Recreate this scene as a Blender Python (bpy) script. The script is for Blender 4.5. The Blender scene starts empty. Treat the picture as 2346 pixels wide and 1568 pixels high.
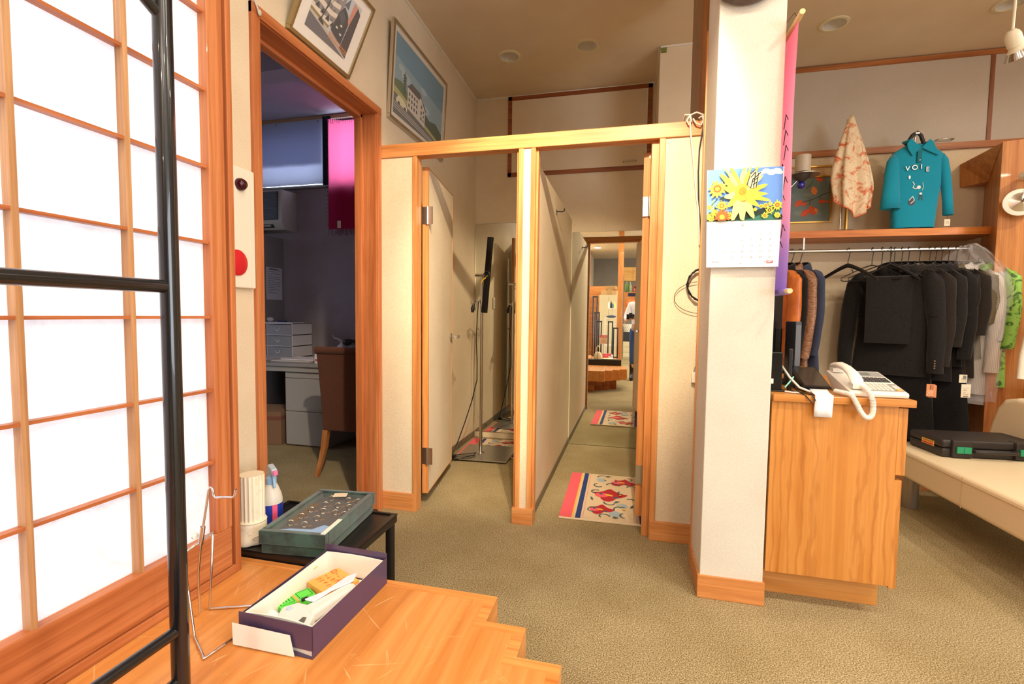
import bpy, bmesh, math, random
from mathutils import Matrix, Vector, Euler
random.seed(7)
C = bpy.context.scene.collection
PI = math.pi
scn = bpy.context.scene

# ------------------------------------------------------------------ camera
CAM = Vector((0, 0, 1.15))
yaw, pitch, roll = -0.23907847, -0.05706727, 0.01212513
F_PX = 1093.85
_f = Vector((math.sin(yaw)*math.cos(pitch), math.cos(yaw)*math.cos(pitch), math.sin(pitch)))
_r0 = Vector((math.cos(yaw), -math.sin(yaw), 0)); _u0 = _r0.cross(_f)
_r = math.cos(roll)*_r0 + math.sin(roll)*_u0
_u = -math.sin(roll)*_r0 + math.cos(roll)*_u0
cd = bpy.data.cameras.new('camera'); cam = bpy.data.objects.new('camera', cd); C.objects.link(cam)
cam.matrix_world = Matrix(((_r.x, _u.x, -_f.x, CAM.x), (_r.y, _u.y, -_f.y, CAM.y), (_r.z, _u.z, -_f.z, CAM.z), (0, 0, 0, 1)))
cd.sensor_fit = 'HORIZONTAL'; cd.sensor_width = 36; cd.lens = F_PX/2346*36
cd.clip_start = 0.02; cd.clip_end = 60
scn.camera = cam

# ------------------------------------------------------------------ world (daylight outside)
w = bpy.data.worlds.new('world'); scn.world = w; w.use_nodes = True
bg = w.node_tree.nodes['Background']; bg.inputs[0].default_value = (0.80, 0.88, 1.0, 1); bg.inputs[1].default_value = 5.2

# ------------------------------------------------------------------ view
scn.view_settings.view_transform = 'Standard'; scn.view_settings.look = 'None'
scn.view_settings.exposure = 0.08; scn.view_settings.gamma = 1; scn.view_settings.use_curve_mapping = False

# ------------------------------------------------------------------ ceiling lamps that are switched on (x, y, watts)
WARM = (1.0, 0.87, 0.70)
LIT = [(-0.30, 0.95, 10), (0.55, 0.95, 10), (1.45, 1.05, 18), (2.35, 1.0, 22), (2.95, 2.55, 26),
       (-0.84, -0.75, 12), (0.85, -0.75, 14), (2.2, -1.0, 14),
       (-0.84, -2.6, 30), (0.9, -2.7, 30), (-0.98, -5.4, 40), (1.2, -5.4, 40)]
ZC = 3.09
def lamp(x, y, p, size=0.16):
    l = bpy.data.lights.new('downlight_lamp', 'AREA'); l.shape = 'DISK'; l.size = size
    l.energy = p; l.color = WARM; l.spread = math.radians(170)
    o = bpy.data.objects.new('downlight_lamp', l); C.objects.link(o); o.location = (x, y, ZC-0.012)
    return o
LAMPS = [lamp(*a) for a in LIT]
# unseen ceiling panels added as soft fill, behind and right of the camera (x, y, w, d, watts)
FILL_PANELS = [(1.55, -0.15, 1.2, 0.6, 9), (1.55, -1.9, 1.2, 0.6, 14), (2.9, 1.3, 0.6, 1.2, 7)]
for (x, y, w_, d_, p) in FILL_PANELS:
    l = bpy.data.lights.new('fill_panel_lamp', 'AREA'); l.shape = 'RECTANGLE'; l.size = w_; l.size_y = d_; l.energy = p; l.color = (1.0, 0.90, 0.76)
    o = bpy.data.objects.new('fill_panel_lamp', l); C.objects.link(o); o.location = (x, y, ZC-0.02)

# frontal fill light at the added window behind and right of the camera
l = bpy.data.lights.new('window_fill_lamp', 'AREA'); l.shape = 'RECTANGLE'; l.size = 2.2; l.size_y = 4.3; l.energy = 105; l.color = (0.93, 0.96, 1.0)
o = bpy.data.objects.new('window_fill_lamp', l); C.objects.link(o); o.location = (4.66, -2.6, 1.45); o.rotation_euler = (0, math.radians(90), 0)
# spotlights on short stems above the camera, aimed at the fitting rooms (position, target, watts)
SPOTS = [((0.12, 0.55, 2.92), (-0.46, 3.3, 1.0), 370), ((-0.06, 0.62, 2.92), (-1.15, 3.0, 1.0), 230)]
for (p_, t_, e_) in SPOTS:
    l = bpy.data.lights.new('spot_lamp', 'SPOT'); l.energy = e_; l.spot_size = math.radians(46); l.spot_blend = 0.5; l.shadow_soft_size = 0.035; l.color = (1.0, 0.81, 0.56)
    o = bpy.data.objects.new('spot_lamp', l); C.objects.link(o)
    d_ = (Vector(t_)-Vector(p_)).normalized(); o.location = Vector(p_)+d_*0.10; o.rotation_euler = d_.to_track_quat('-Z', 'Y').to_euler()

# ------------------------------------------------------------------ materials
def lin(c):
    c = c/255.0
    return c/12.92 if c <= 0.04045 else ((c+0.055)/1.055)**2.4
def rgb(*c): return (lin(c[0]), lin(c[1]), lin(c[2]), 1)
_mats = {}
def mat(name, col=(200, 200, 200), rough=0.6, metal=0.0, spec=0.5, trans=0.0, alpha=1.0, emit=0, coat=0, ior=1.45, sheen=0):
    if name in _mats: return _mats[name]
    m = bpy.data.materials.new(name); m.use_nodes = True; b = m.node_tree.nodes['Principled BSDF']
    b.inputs['Base Color'].default_value = rgb(*col); b.inputs['Roughness'].default_value = rough
    b.inputs['Metallic'].default_value = metal; b.inputs['Specular IOR Level'].default_value = spec
    b.inputs['Transmission Weight'].default_value = trans; b.inputs['Alpha'].default_value = alpha
    b.inputs['Coat Weight'].default_value = coat; b.inputs['IOR'].default_value = ior
    b.inputs['Sheen Weight'].default_value = sheen
    if emit: b.inputs['Emission Color'].default_value = rgb(*col); b.inputs['Emission Strength'].default_value = emit
    m.diffuse_color = rgb(*col)
    _mats[name] = m; return m
def nodes(m): return m.node_tree.nodes, m.node_tree.links, m.node_tree.nodes['Principled BSDF']
def coords(m, scale=(1, 1, 1), rot=(0, 0, 0)):
    n, l, b = nodes(m)
    tc = n.new('ShaderNodeTexCoord'); mp = n.new('ShaderNodeMapping'); mp.inputs['Scale'].default_value = scale
    mp.inputs['Rotation'].default_value = rot
    l.new(tc.outputs['Object'], mp.inputs['Vector']); return mp.outputs['Vector']
def noise(m, vec, scale, detail=3, rough=0.5, dist=0):
    n, l, b = nodes(m); t = n.new('ShaderNodeTexNoise'); t.inputs['Scale'].default_value = scale
    t.inputs['Detail'].default_value = detail; t.inputs['Roughness'].default_value = rough; t.inputs['Distortion'].default_value = dist
    l.new(vec, t.inputs['Vector']); return t.outputs['Fac']
def ramp(m, fac, stops):
    n, l, b = nodes(m); r = n.new('ShaderNodeValToRGB'); e = r.color_ramp.elements
    while len(e) < len(stops): e.new(0.5)
    for i, (p, c) in enumerate(stops): e[i].position = p; e[i].color = rgb(*c) if len(c) == 3 else c
    l.new(fac, r.inputs[0]); return r.outputs[0]
def mix(m, fac, a, b_, mode='MIX'):
    n, l, b = nodes(m); x = n.new('ShaderNodeMix'); x.data_type = 'RGBA'; x.blend_type = mode
    for s, v in ((x.inputs[0], fac), (x.inputs[6], a), (x.inputs[7], b_)):
        if isinstance(v, (int, float)): s.default_value = v
        elif isinstance(v, tuple): s.default_value = v
        else: l.new(v, s)
    return x.outputs[2]
def bump(m, fac, strength=0.2, dist=0.005):
    n, l, b = nodes(m); bp = n.new('ShaderNodeBump'); bp.inputs['Strength'].default_value = strength
    bp.inputs['Distance'].default_value = dist; l.new(fac, bp.inputs['Height']); l.new(bp.outputs[0], b.inputs['Normal'])
def base(m, sock):
    n, l, b = nodes(m); l.new(sock, b.inputs['Base Color'])

def wood(name, axis, c1, c2, c3, rough=0.42, scale=1.0, scratch=False, coat=0.15, fig=0.45, streak=0.55):
    if name in _mats: return _mats[name]
    m = mat(name, c1, rough, spec=0.45, coat=coat)
    s = [9*scale]*3; s['xyz'.index(axis)] = 0.55*scale
    v = coords(m, tuple(s))
    f1 = noise(m, v, 1.6, 3, 0.5, 0.8)
    s2 = [60*scale]*3; s2['xyz'.index(axis)] = 1.3*scale
    v2 = coords(m, tuple(s2)); f2 = noise(m, v2, 2.2, 3, 0.6)
    a = ramp(m, f1, [(0.32, c2), (0.5, c1), (0.68, c3)])
    b_ = ramp(m, f2, [(0.35, (205, 190, 175)), (0.62, (255, 255, 255))])
    c = mix(m, streak, a, b_, 'MULTIPLY')
    n, l, bb = nodes(m)
    # cathedral figure: distorted rings
    wv = n.new('ShaderNodeTexWave'); wv.wave_type = 'RINGS'; wv.rings_direction = {'x': 'X', 'y': 'Y', 'z': 'Z'}[axis]
    wv.inputs['Scale'].default_value = (9 if fig < 0.5 else 22)*scale; wv.inputs['Distortion'].default_value = 5; wv.inputs['Detail'].default_value = 2
    s3 = [1.0*scale]*3; s3['xyz'.index(axis)] = 0.25*scale
    l.new(coords(m, tuple(s3)), wv.inputs['Vector'])
    g = ramp(m, wv.outputs['Fac'], [(0.0, (222, 205, 185)), (0.35, (255, 255, 255))])
    c = mix(m, fig, c, g, 'MULTIPLY')
    if scratch:
        va = coords(m)
        for (rt, sx_, ofs) in ((0.5, 150, 0.0), (1.25, 170, 3.1), (-0.55, 140, 7.7), (2.2, 160, 5.2)):
            m1 = n.new('ShaderNodeMapping'); m1.inputs['Rotation'].default_value = (0, 0, rt); m1.inputs['Location'].default_value = (ofs, ofs*.7, 0)
            m2 = n.new('ShaderNodeMapping'); m2.inputs['Scale'].default_value = (sx_, 5.0, 1)
            l.new(va, m1.inputs['Vector']); l.new(m1.outputs[0], m2.inputs['Vector'])
            fs = noise(m, m2.outputs[0], 1.0, 1, 0.4); es = ramp(m, fs, [(0.755, (0, 0, 0)), (0.79, (255, 255, 255))])
            c = mix(m, mixfac(m, es, 0.45), c, rgb(250, 214, 158))
        f4 = noise(m, va, 11, 7, 0.8); e4 = ramp(m, f4, [(0.60, (0, 0, 0)), (0.74, (255, 255, 255))])
        c = mix(m, mixfac(m, e4, 0.42), c, rgb(245, 205, 145))
    base(m, c); bump(m, f2, 0.06, 0.001)
    return m
def mixfac(m, sock, k):
    n, l, b = nodes(m); mm = n.new('ShaderNodeMath'); mm.operation = 'MULTIPLY'; mm.inputs[1].default_value = k
    rb = n.new('ShaderNodeRGBToBW'); l.new(sock, rb.inputs[0]); l.new(rb.outputs[0], mm.inputs[0]); return mm.outputs[0]

OR = ((216, 146, 84), (204, 130, 68), (226, 158, 98))
WX = wood('orange wood grain along x', 'x', *OR)
WY = wood('orange wood grain along y', 'y', *OR)
WZ = wood('orange wood grain along z', 'z', *OR)
RD = ((198, 122, 74), (184, 106, 58), (208, 134, 84))
SZ = wood('reddish cedar grain along z', 'z', *RD)
SY = wood('reddish cedar grain along y', 'y', *RD)
PLAT = wood('worn scratched platform wood', 'y', (216, 145, 76), (204, 131, 62), (224, 157, 88), rough=0.4, scratch=True, fig=0.25, streak=0.25)
CTR = wood('counter veneer', 'z', (206, 139, 66), (194, 124, 52), (214, 149, 78), rough=0.38, streak=0.25, fig=0.6)
CTRX = wood('counter veneer grain along x', 'x', (210, 144, 72), (198, 130, 58), (220, 156, 86), rough=0.35, streak=0.3)
WARD = wood('wardrobe veneer', 'z', (200, 134, 72), (184, 112, 52), (208, 140, 74), rough=0.4)
DKW = wood('dark brown wood', 'x', (92, 52, 30), (72, 38, 20), (110, 64, 36), rough=0.4)

def cloth_wall(name, col, k=10, rough=0.9, sc=420):
    if name in _mats: return _mats[name]
    m = mat(name, col, rough, spec=0.2)
    v = coords(m); f = noise(m, v, sc, 2, 0.6)
    c = ramp(m, f, [(0.35, tuple(max(0, x-k-6) for x in col)), (0.6, tuple(min(255, x+k) for x in col))])
    f2 = noise(m, v, 1.7, 3, 0.6); g = ramp(m, f2, [(0.35, (238, 233, 226)), (0.65, (255, 255, 255))])
    base(m, mix(m, 0.6, c, g, 'MULTIPLY')); bump(m, f, 0.25, 0.002)
    return m
WALL = cloth_wall('woven beige wallpaper', (226, 209, 180))
WALLW = cloth_wall('woven off white wallpaper', (222, 216, 203))
CEIL = cloth_wall('beige ceiling paper', (222, 206, 180), 5, sc=500)
OFW = cloth_wall('grey office wallpaper', (170, 162, 172), 5)
OFC = cloth_wall('grey office ceiling', (182, 176, 194), 4)
WHT = mat('white paint', (240, 238, 232), 0.5)
GREYW = cloth_wall('grey rear wall', (150, 142, 132), 5)

CARPET = mat('olive beige carpet', (168, 150, 104), 0.97, spec=0.08)
v = coords(CARPET); f = noise(CARPET, v, 230, 3, 0.75)
c = ramp(CARPET, f, [(0.36, (80, 71, 49)), (0.5, (157, 141, 105)), (0.64, (216, 198, 158))])
f2 = noise(CARPET, v, 2.2, 5, 0.65); g = ramp(CARPET, f2, [(0.3, (222, 215, 200)), (0.62, (255, 255, 255))])
base(CARPET, mix(CARPET, 0.75, c, g, 'MULTIPLY')); bump(CARPET, f, 0.35, 0.004)

PAPER = bpy.data.materials.new('washi paper'); PAPER.use_nodes = True
_n = PAPER.node_tree.nodes; _l = PAPER.node_tree.links; _n.remove(_n['Principled BSDF'])
_d = _n.new('ShaderNodeBsdfDiffuse'); _t = _n.new('ShaderNodeBsdfTranslucent'); _m = _n.new('ShaderNodeMixShader'); _m.inputs[0].default_value = 0.5
_tx = _n.new('ShaderNodeTexNoise'); _tx.inputs['Scale'].default_value = 9; _tx.inputs['Detail'].default_value = 6; _tx.inputs['Roughness'].default_value = 0.7; _tx.inputs['Distortion'].default_value = 2.5
_tc = _n.new('ShaderNodeTexCoord'); _l.new(_tc.outputs['Object'], _tx.inputs['Vector'])
_rp = _n.new('ShaderNodeValToRGB'); _rp.color_ramp.elements[0].position = 0.35; _rp.color_ramp.elements[0].color = (0.86, 0.86, 0.88, 1); _rp.color_ramp.elements[1].position = 0.6; _rp.color_ramp.elements[1].color = (0.95, 0.95, 0.96, 1)
_l.new(_tx.outputs['Fac'], _rp.inputs[0]); _l.new(_rp.outputs[0], _d.inputs[0]); _l.new(_rp.outputs[0], _t.inputs[0])
_l.new(_d.outputs[0], _m.inputs[1]); _l.new(_t.outputs[0], _m.inputs[2]); _l.new(_m.outputs[0], _n['Material Output'].inputs[0])
_mats['washi paper'] = PAPER
def translucent(name, col, fac=0.5, tcol=None):
    m = bpy.data.materials.new(name); m.use_nodes = True; n = m.node_tree.nodes; l = m.node_tree.links
    n.remove(n['Principled BSDF'])
    d = n.new('ShaderNodeBsdfDiffuse'); t = n.new('ShaderNodeBsdfTranslucent'); x = n.new('ShaderNodeMixShader'); x.inputs[0].default_value = fac
    d.inputs[0].default_value = rgb(*col); t.inputs[0].default_value = rgb(*(tcol or col))
    l.new(d.outputs[0], x.inputs[1]); l.new(t.outputs[0], x.inputs[2]); l.new(x.outputs[0], n['Material Output'].inputs[0])
    m.diffuse_color = rgb(*col); _mats[name] = m; return m

BLK = mat('black plastic', (22, 22, 24), 0.4)
BLKM = mat('black painted metal', (14, 18, 24), 0.22, spec=0.6, coat=0.5)
CHR = mat('chrome', (225, 225, 228), 0.12, metal=1)
STL = mat('brushed steel', (190, 188, 184), 0.3, metal=1)
SIL = mat('silver frame metal', (205, 200, 190), 0.3, metal=1)
GOLD = mat('champagne metal', (178, 165, 128), 0.35, metal=0.9)
GOLDY = mat('gilt frame', (214, 168, 84), 0.3, metal=0.8)
MIRROR = mat('mirror glass', (236, 240, 234), 0.0, metal=1)
GLASS = mat('clear glass', (250, 252, 252), 0.02, trans=1.0, alpha=0.25)
PLAS = mat('clear plastic', (235, 240, 245), 0.08, trans=0.0, alpha=0.16, spec=0.9)
WPL = mat('white plastic', (236, 234, 228), 0.4)
CRM = mat('cream plastic', (232, 224, 204), 0.45)

# ------------------------------------------------------------------ mesh builder
WM = {}                                     # world matrices of what is already built
def reg(o, m): WM[o.name] = m
class MB:
    def __init__(s): s.v = []; s.f = []; s.mi = []; s.mats = []; s.T = Matrix.Identity(4); s.cm = 0
    def m(s, material):
        if material not in s.mats: s.mats.append(material)
        s.cm = s.mats.index(material); return s
    def t(s, loc=(0, 0, 0), rot=(0, 0, 0), sc=(1, 1, 1)):
        s.T = Matrix.LocRotScale(Vector(loc), Euler(rot), Vector(sc)); return s
    def add(s, vs, fs):
        b = len(s.v); s.v += [s.T @ Vector(p) for p in vs]
        for f in fs: s.f.append([b+i for i in f]); s.mi.append(s.cm)
        return s
    def box(s, x0, x1, y0, y1, z0, z1):
        x0, x1 = sorted((x0, x1)); y0, y1 = sorted((y0, y1)); z0, z1 = sorted((z0, z1))
        vs = [(x, y, z) for z in (z0, z1) for y in (y0, y1) for x in (x0, x1)]
        return s.add(vs, [(0, 2, 3, 1), (4, 5, 7, 6), (0, 1, 5, 4), (2, 6, 7, 3), (0, 4, 6, 2), (1, 3, 7, 5)])
    def prism(s, pts, a, b, axis='z'):
        n = len(pts); A = sum(pts[i][0]*pts[(i+1) % n][1]-pts[(i+1) % n][0]*pts[i][1] for i in range(n))
        if A < 0: pts = pts[::-1]
        mk = {'z': lambda p, h: (p[0], p[1], h), 'y': lambda p, h: (p[0], h, p[1]), 'x': lambda p, h: (h, p[0], p[1])}[axis]
        vs = [mk(p, a) for p in pts]+[mk(p, b) for p in pts]
        flip = (axis == 'y') != (b < a)
        fs = [tuple(range(n))[::-1], tuple(range(n, 2*n))]+[(i, (i+1) % n, n+(i+1) % n, n+i) for i in range(n)]
        if flip: fs = [f[::-1] for f in fs]
        return s.add(vs, fs)
    def tube(s, pts, r, n=10, cap=True, sq=None):
        pts = [Vector(p) for p in pts]; k = len(pts); rs = r if isinstance(r, (list, tuple)) else [r]*k
        vs = []; fs = []; up = None
        for i, p in enumerate(pts):
            d = (pts[min(i+1, k-1)]-pts[max(i-1, 0)])
            d = d.normalized() if d.length > 1e-9 else Vector((0, 0, 1))
            if up is None: up = d.orthogonal().normalized()
            up = (up-d*up.dot(d)); up = up.normalized() if up.length > 1e-6 else d.orthogonal().normalized()
            sd = d.cross(up)
            for j in range(n):
                a = 2*PI*j/n; q = math.cos(a)*up+math.sin(a)*sd; vs.append(p+q*rs[i])
        for i in range(k-1):
            for j in range(n): fs.append((i*n+j, i*n+(j+1) % n, (i+1)*n+(j+1) % n, (i+1)*n+j))
        if cap: fs += [tuple(range(n))[::-1], tuple(range((k-1)*n, k*n))]
        return s.add(vs, fs)
    def lathe(s, prof, c=(0, 0, 0), n=32, axis='z', cap=True, wob=None):
        vs = []; fs = []; k = len(prof)
        for (r, h) in prof:
            for j in range(n):
                a = 2*PI*j/n; rr = r if wob is None else r*wob(a, h)
                x, y = rr*math.cos(a), rr*math.sin(a)
                p = {'z': (x, y, h), 'y': (x, h, -y), 'x': (h, x, y)}[axis]
                vs.append((p[0]+c[0], p[1]+c[1], p[2]+c[2]))
        for i in range(k-1):
            for j in range(n): fs.append((i*n+j, i*n+(j+1) % n, (i+1)*n+(j+1) % n, (i+1)*n+j))
        if cap: fs += [tuple(range(n))[::-1], tuple(range((k-1)*n, k*n))]
        return s.add(vs, fs)
    def ball(s, c, r, n=16, sc=(1, 1, 1)):
        vs = []; fs = []; k = n//2
        for i in range(k+1):
            t = PI*i/k
            for j in range(n):
                a = 2*PI*j/n; vs.append((c[0]+r*sc[0]*math.sin(t)*math.cos(a), c[1]+r*sc[1]*math.sin(t)*math.sin(a), c[2]-r*sc[2]*math.cos(t)))
        for i in range(k):
            for j in range(n): fs.append((i*n+j, i*n+(j+1) % n, (i+1)*n+(j+1) % n, (i+1)*n+j))
        return s.add(vs, fs)
    def rings(s, rg, closed=True, cap=True):
        n = len(rg[0]); vs = [p for r_ in rg for p in r_]; fs = []
        for i in range(len(rg)-1):
            for j in range(n if closed else n-1): fs.append((i*n+j, i*n+(j+1) % n, (i+1)*n+(j+1) % n, (i+1)*n+j))
        if cap: fs += [tuple(range(n))[::-1], tuple(range((len(rg)-1)*n, len(rg)*n))]
        return s.add(vs, fs)
    def sheet(s, fn, nu, nv):
        vs = [fn(i/nu, j/nv) for j in range(nv+1) for i in range(nu+1)]
        fs = [(j*(nu+1)+i, j*(nu+1)+i+1, (j+1)*(nu+1)+i+1, (j+1)*(nu+1)+i) for j in range(nv) for i in range(nu)]
        return s.add(vs, fs)
    def build(s, name, parent=None, bevel=0, seg=2, smooth=None, thick=0, sub=0, local=False, solid_off=0):
        me = bpy.data.meshes.new(name); o = bpy.data.objects.new(name, me); C.objects.link(o)
        W = Matrix.Identity(4)
        if parent is not None:
            W = WM.get(parent.name, Matrix.Identity(4)); o.parent = parent
        inv = W.inverted()
        vs = [tuple(p) if local else tuple(inv @ p) for p in s.v]
        me.from_pydata(vs, [], s.f)
        for m in (s.mats or [WHT]): me.materials.append(m)
        for p, i in zip(me.polygons, s.mi): p.material_index = i
        me.update()
        if smooth is not None:
            for p in me.polygons: p.use_smooth = True
            if smooth < 179: me.set_sharp_from_angle(angle=math.radians(smooth))
        if thick:
            md = o.modifiers.new('solid', 'SOLIDIFY'); md.thickness = thick; md.offset = solid_off
        if sub:
            md = o.modifiers.new('sub', 'SUBSURF'); md.levels = sub; md.render_levels = sub
        if bevel:
            md = o.modifiers.new('bevel', 'BEVEL'); md.width = bevel; md.segments = seg; md.limit_method = 'ANGLE'; md.angle_limit = math.radians(40)
        reg(o, W.copy()); return o
def tag(o, label=None, cat=None, group=None, kind=None):
    if label: o['label'] = label
    if cat: o['category'] = cat
    if group: o['group'] = group
    if kind: o['kind'] = kind
    return o
def thing(name, label, cat, loc=(0, 0, 0), rz=0, group=None):
    o = bpy.data.objects.new(name, None); C.objects.link(o); o.location = loc; o.rotation_euler = (0, 0, rz)
    o.empty_display_size = 0.05
    reg(o, Matrix.LocRotScale(Vector(loc), Euler((0, 0, rz)), None)); return tag(o, label, cat, group)
def struct(mb, name, label=None, **k):
    o = mb.build(name, **k); o['kind'] = 'structure'
    if label: o['label'] = label
    return o
def copytree(o, parent=None):
    c = o.copy(); C.objects.link(c); c.parent = parent
    for ch in [x for x in bpy.data.objects if x.parent == o]: copytree(ch, c)
    return c
def bx(*a, m=None):
    b = MB()
    if m: b.m(m)
    return b.box(*a)

# flat prints: coloured shapes laid on a surface
class Print:
    def __init__(s, o, u, v): s.o = Vector(o); s.u = Vector(u); s.v = Vector(v); s.n = s.u.cross(s.v).normalized(); s.mb = MB(); s.k = 0
    def P(s, a, b, z=0): return s.o+s.u*a+s.v*b+s.n*z
    def poly(s, pts, m, th=0.0003):
        s.k += 1; z = 0.0003+s.k*0.00004
        A = sum(pts[i][0]*pts[(i+1) % len(pts)][1]-pts[(i+1) % len(pts)][0]*pts[i][1] for i in range(len(pts)))
        if A < 0: pts = pts[::-1]
        s.mb.m(m).add([s.P(a, b, z) for a, b in pts], [tuple(range(len(pts)))]); return s
    def rect(s, a0, a1, b0, b1, m): return s.poly([(a0, b0), (a1, b0), (a1, b1), (a0, b1)], m)
    def asp(s): return s.u.length/s.v.length
    def circ(s, a, b, r, m, n=20, ry=None):
        ry = r*s.asp() if ry is None else ry
        return s.poly([(a+r*math.cos(2*PI*i/n), b+ry*math.sin(2*PI*i/n)) for i in range(n)], m)
    def line(s, pts, w, m):
        k = s.asp()
        for (a, b), (c, d) in zip(pts, pts[1:]):
            dx, dy = c-a, (d-b)/k; L = math.hypot(dx, dy) or 1; nx, ny = -dy/L*w/2, dx/L*w/2*k
            s.poly([(a+nx, b+ny), (c+nx, d+ny), (c-nx, d-ny), (a-nx, b-ny)], m)
        return s
    def text(s, txt, a, b, h, m, align='LEFT', wide=1.0):
        cu = bpy.data.curves.new('t', 'FONT'); cu.body = txt; cu.size = 1; cu.align_x = align
        ob = bpy.data.objects.new('t', cu); C.objects.link(ob)
        me = bpy.data.meshes.new_from_object(ob.evaluated_get(bpy.context.evaluated_depsgraph_get()))
        s.k += 1; z = 0.0003+s.k*0.00004; uu = s.u.normalized(); vv = s.v.normalized(); o = s.P(a, b, z)
        s.mb.m(m).add([o+uu*(q.co.x*h*wide)+vv*(q.co.y*h) for q in me.vertices], [tuple(p.vertices) for p in me.polygons])
        bpy.data.objects.remove(ob); bpy.data.curves.remove(cu); bpy.data.meshes.remove(me); return s
    def build(s, name, parent, **k): return s.mb.build(name, parent, **k)
# ================================================================== the room
XL = -1.393           # left wall plane
YB = 4.24             # rear wall plane
YR = -8.2             # wall behind the camera
XR = 4.6
b = MB().m(CARPET).box(-4.6, XR, YR, 4.36, -0.05, 0); struct(b, 'floor', 'olive beige carpeted floor')
# ceiling with round holes left for the recessed lamps is kept simple: lamps sit just under it
cb = MB().m(CEIL).box(XL-0.12, XR+0.1, YR-0.1, 3.43, ZC, ZC+0.1).box(XL-0.12, XR+0.1, 3.81, 4.36, ZC, ZC+0.1)
HOLES = [(-0.922, 3.589), (-0.341, 3.568), (1.263, 3.662), (2.22, 3.665)]
xx = XL-0.12
for (hx, hy) in HOLES:
    cb.box(xx, hx-0.13, 3.43, 3.81, ZC, ZC+0.1); xx = hx+0.13
    N = 32; inn = []; out = []
    for j in range(N):
        a = 2*PI*(j+0.5)/N; c_, s_ = math.cos(a), math.sin(a)
        inn.append((hx+0.067*c_, hy+0.067*s_, ZC))
        t_ = min(0.13/abs(c_) if c_ else 9, ((3.81-hy) if s_ > 0 else (hy-3.43))/abs(s_) if s_ else 9)
        out.append((hx+t_*c_, hy+t_*s_, ZC))
    # corners of the cell
    q = MB().m(CEIL); base_i = len(cb.v)
    cb.add(inn+out+[(hx+0.13, 3.81, ZC), (hx-0.13, 3.81, ZC), (hx-0.13, 3.43, ZC), (hx+0.13, 3.43, ZC)], [(j, (j+1) % N, N+(j+1) % N, N+j) for j in range(N)])
    for ci, (sx, sy) in enumerate(((1, 1), (-1, 1), (-1, -1), (1, -1))):
        for j in range(N):
            a0 = 2*PI*(j+0.5)/N; a1 = 2*PI*(j+1.5)/N
            ca = math.atan2((3.81-hy) if sy > 0 else -(hy-3.43), sx*0.13) % (2*PI)
            if a0 < ca < a1: cb.add([out[j], (hx+sx*0.13, 3.81 if sy > 0 else 3.43, ZC), out[(j+1) % N]], [(0, 1, 2)])
    cb.box(hx-0.13, hx+0.13, 3.43, 3.81, ZC+0.1, ZC+0.12)
cb.box(xx, XR+0.1, 3.43, 3.81, ZC, ZC+0.1)
struct(cb, 'ceiling', 'beige papered ceiling of the shop')
struct(MB().m(OFC).box(-4.7, XL-0.12, 1.2, 4.36, ZC, ZC+0.1), 'ceiling_office', 'pale grey ceiling of the office behind the open doorway')
# rear wall (shop part) and office part
struct(MB().m(WALL).box(XL, XR, YB, YB+0.12, 0, ZC), 'wall_rear', 'beige papered rear wall behind the fitting rooms and clothes rail')
YD0, YD1, ZD = 1.585, 2.455, 2.255      # doorway to the office
wl = MB().m(WALL)
wl.box(XL-0.115, XL, 1.20, YD0-0.01, 0, ZC); wl.box(XL-0.115, XL, YD1+0.01, 4.36, 0, ZC); wl.box(XL-0.115, XL, YD0-0.01, YD1+0.01, ZD+0.01, ZC)
struct(wl, 'wall_left', 'beige papered wall with the office doorway and two framed pictures')
# office shell
ow = MB().m(OFW)
ow.box(XL-0.125, XL-0.1155, YD1+0.03, YB, 0, ZC); ow.box(XL-0.125, XL-0.1155, 1.2, YD0-0.03, 0, ZC)
struct(ow, 'wall_office_side', 'grey inner face of the office wall')
ow = MB().m(OFW)
ow.box(-4.6, -3.75, YB, YB+0.12, 0, ZC); ow.box(-2.25, XL-0.115, YB, YB+0.12, 0, ZC)
ow.box(-3.75, -2.25, YB, YB+0.12, 0, 2.40); ow.box(-3.75, -2.25, YB, YB+0.12, 3.05, ZC)
struct(ow, 'wall_office_rear', 'grey papered rear wall of the office below its high window')
struct(MB().m(OFW).box(-4.7, -4.6, 1.2, 4.36, 0, 0.9).box(-4.7, -4.6, 1.2, 4.36, 2.2, ZC).box(-4.7, -4.6, 1.2, 1.6, 0.9, 2.2).box(-4.7, -4.6, 3.6, 4.36, 0.9, 2.2), 'wall_office_far')
w3 = thing('fill_window_office', 'added side window lighting the office, out of the camera view', None, (-4.65, 2.6, 0.9)); w3['kind'] = 'structure'  # unseen window added to brighten the office
MB().m(mat('aluminium sash', (120, 120, 124), 0.4, metal=0.6)).box(-4.66, -4.62, 1.6, 3.6, 0.9, 0.93).box(-4.66, -4.62, 1.6, 3.6, 2.17, 2.2).box(-4.66, -4.62, 2.58, 2.62, 0.93, 2.17).build('sash_frame', w3)
MB().m(PAPER).box(-4.645, -4.643, 1.6, 3.6, 0.93, 2.17).build('frosted_pane', w3)
struct(MB().m(OFW).box(-4.7, XL-0.12, 1.1, 1.2, 0, ZC), 'wall_office_front')
struct(MB().m(OFC).box(-4.6, XL-0.13, 3.13, 3.32, 2.945, ZC), 'trim_ceiling_beam', 'shallow grey beam across the office ceiling', bevel=0.003)
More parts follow.
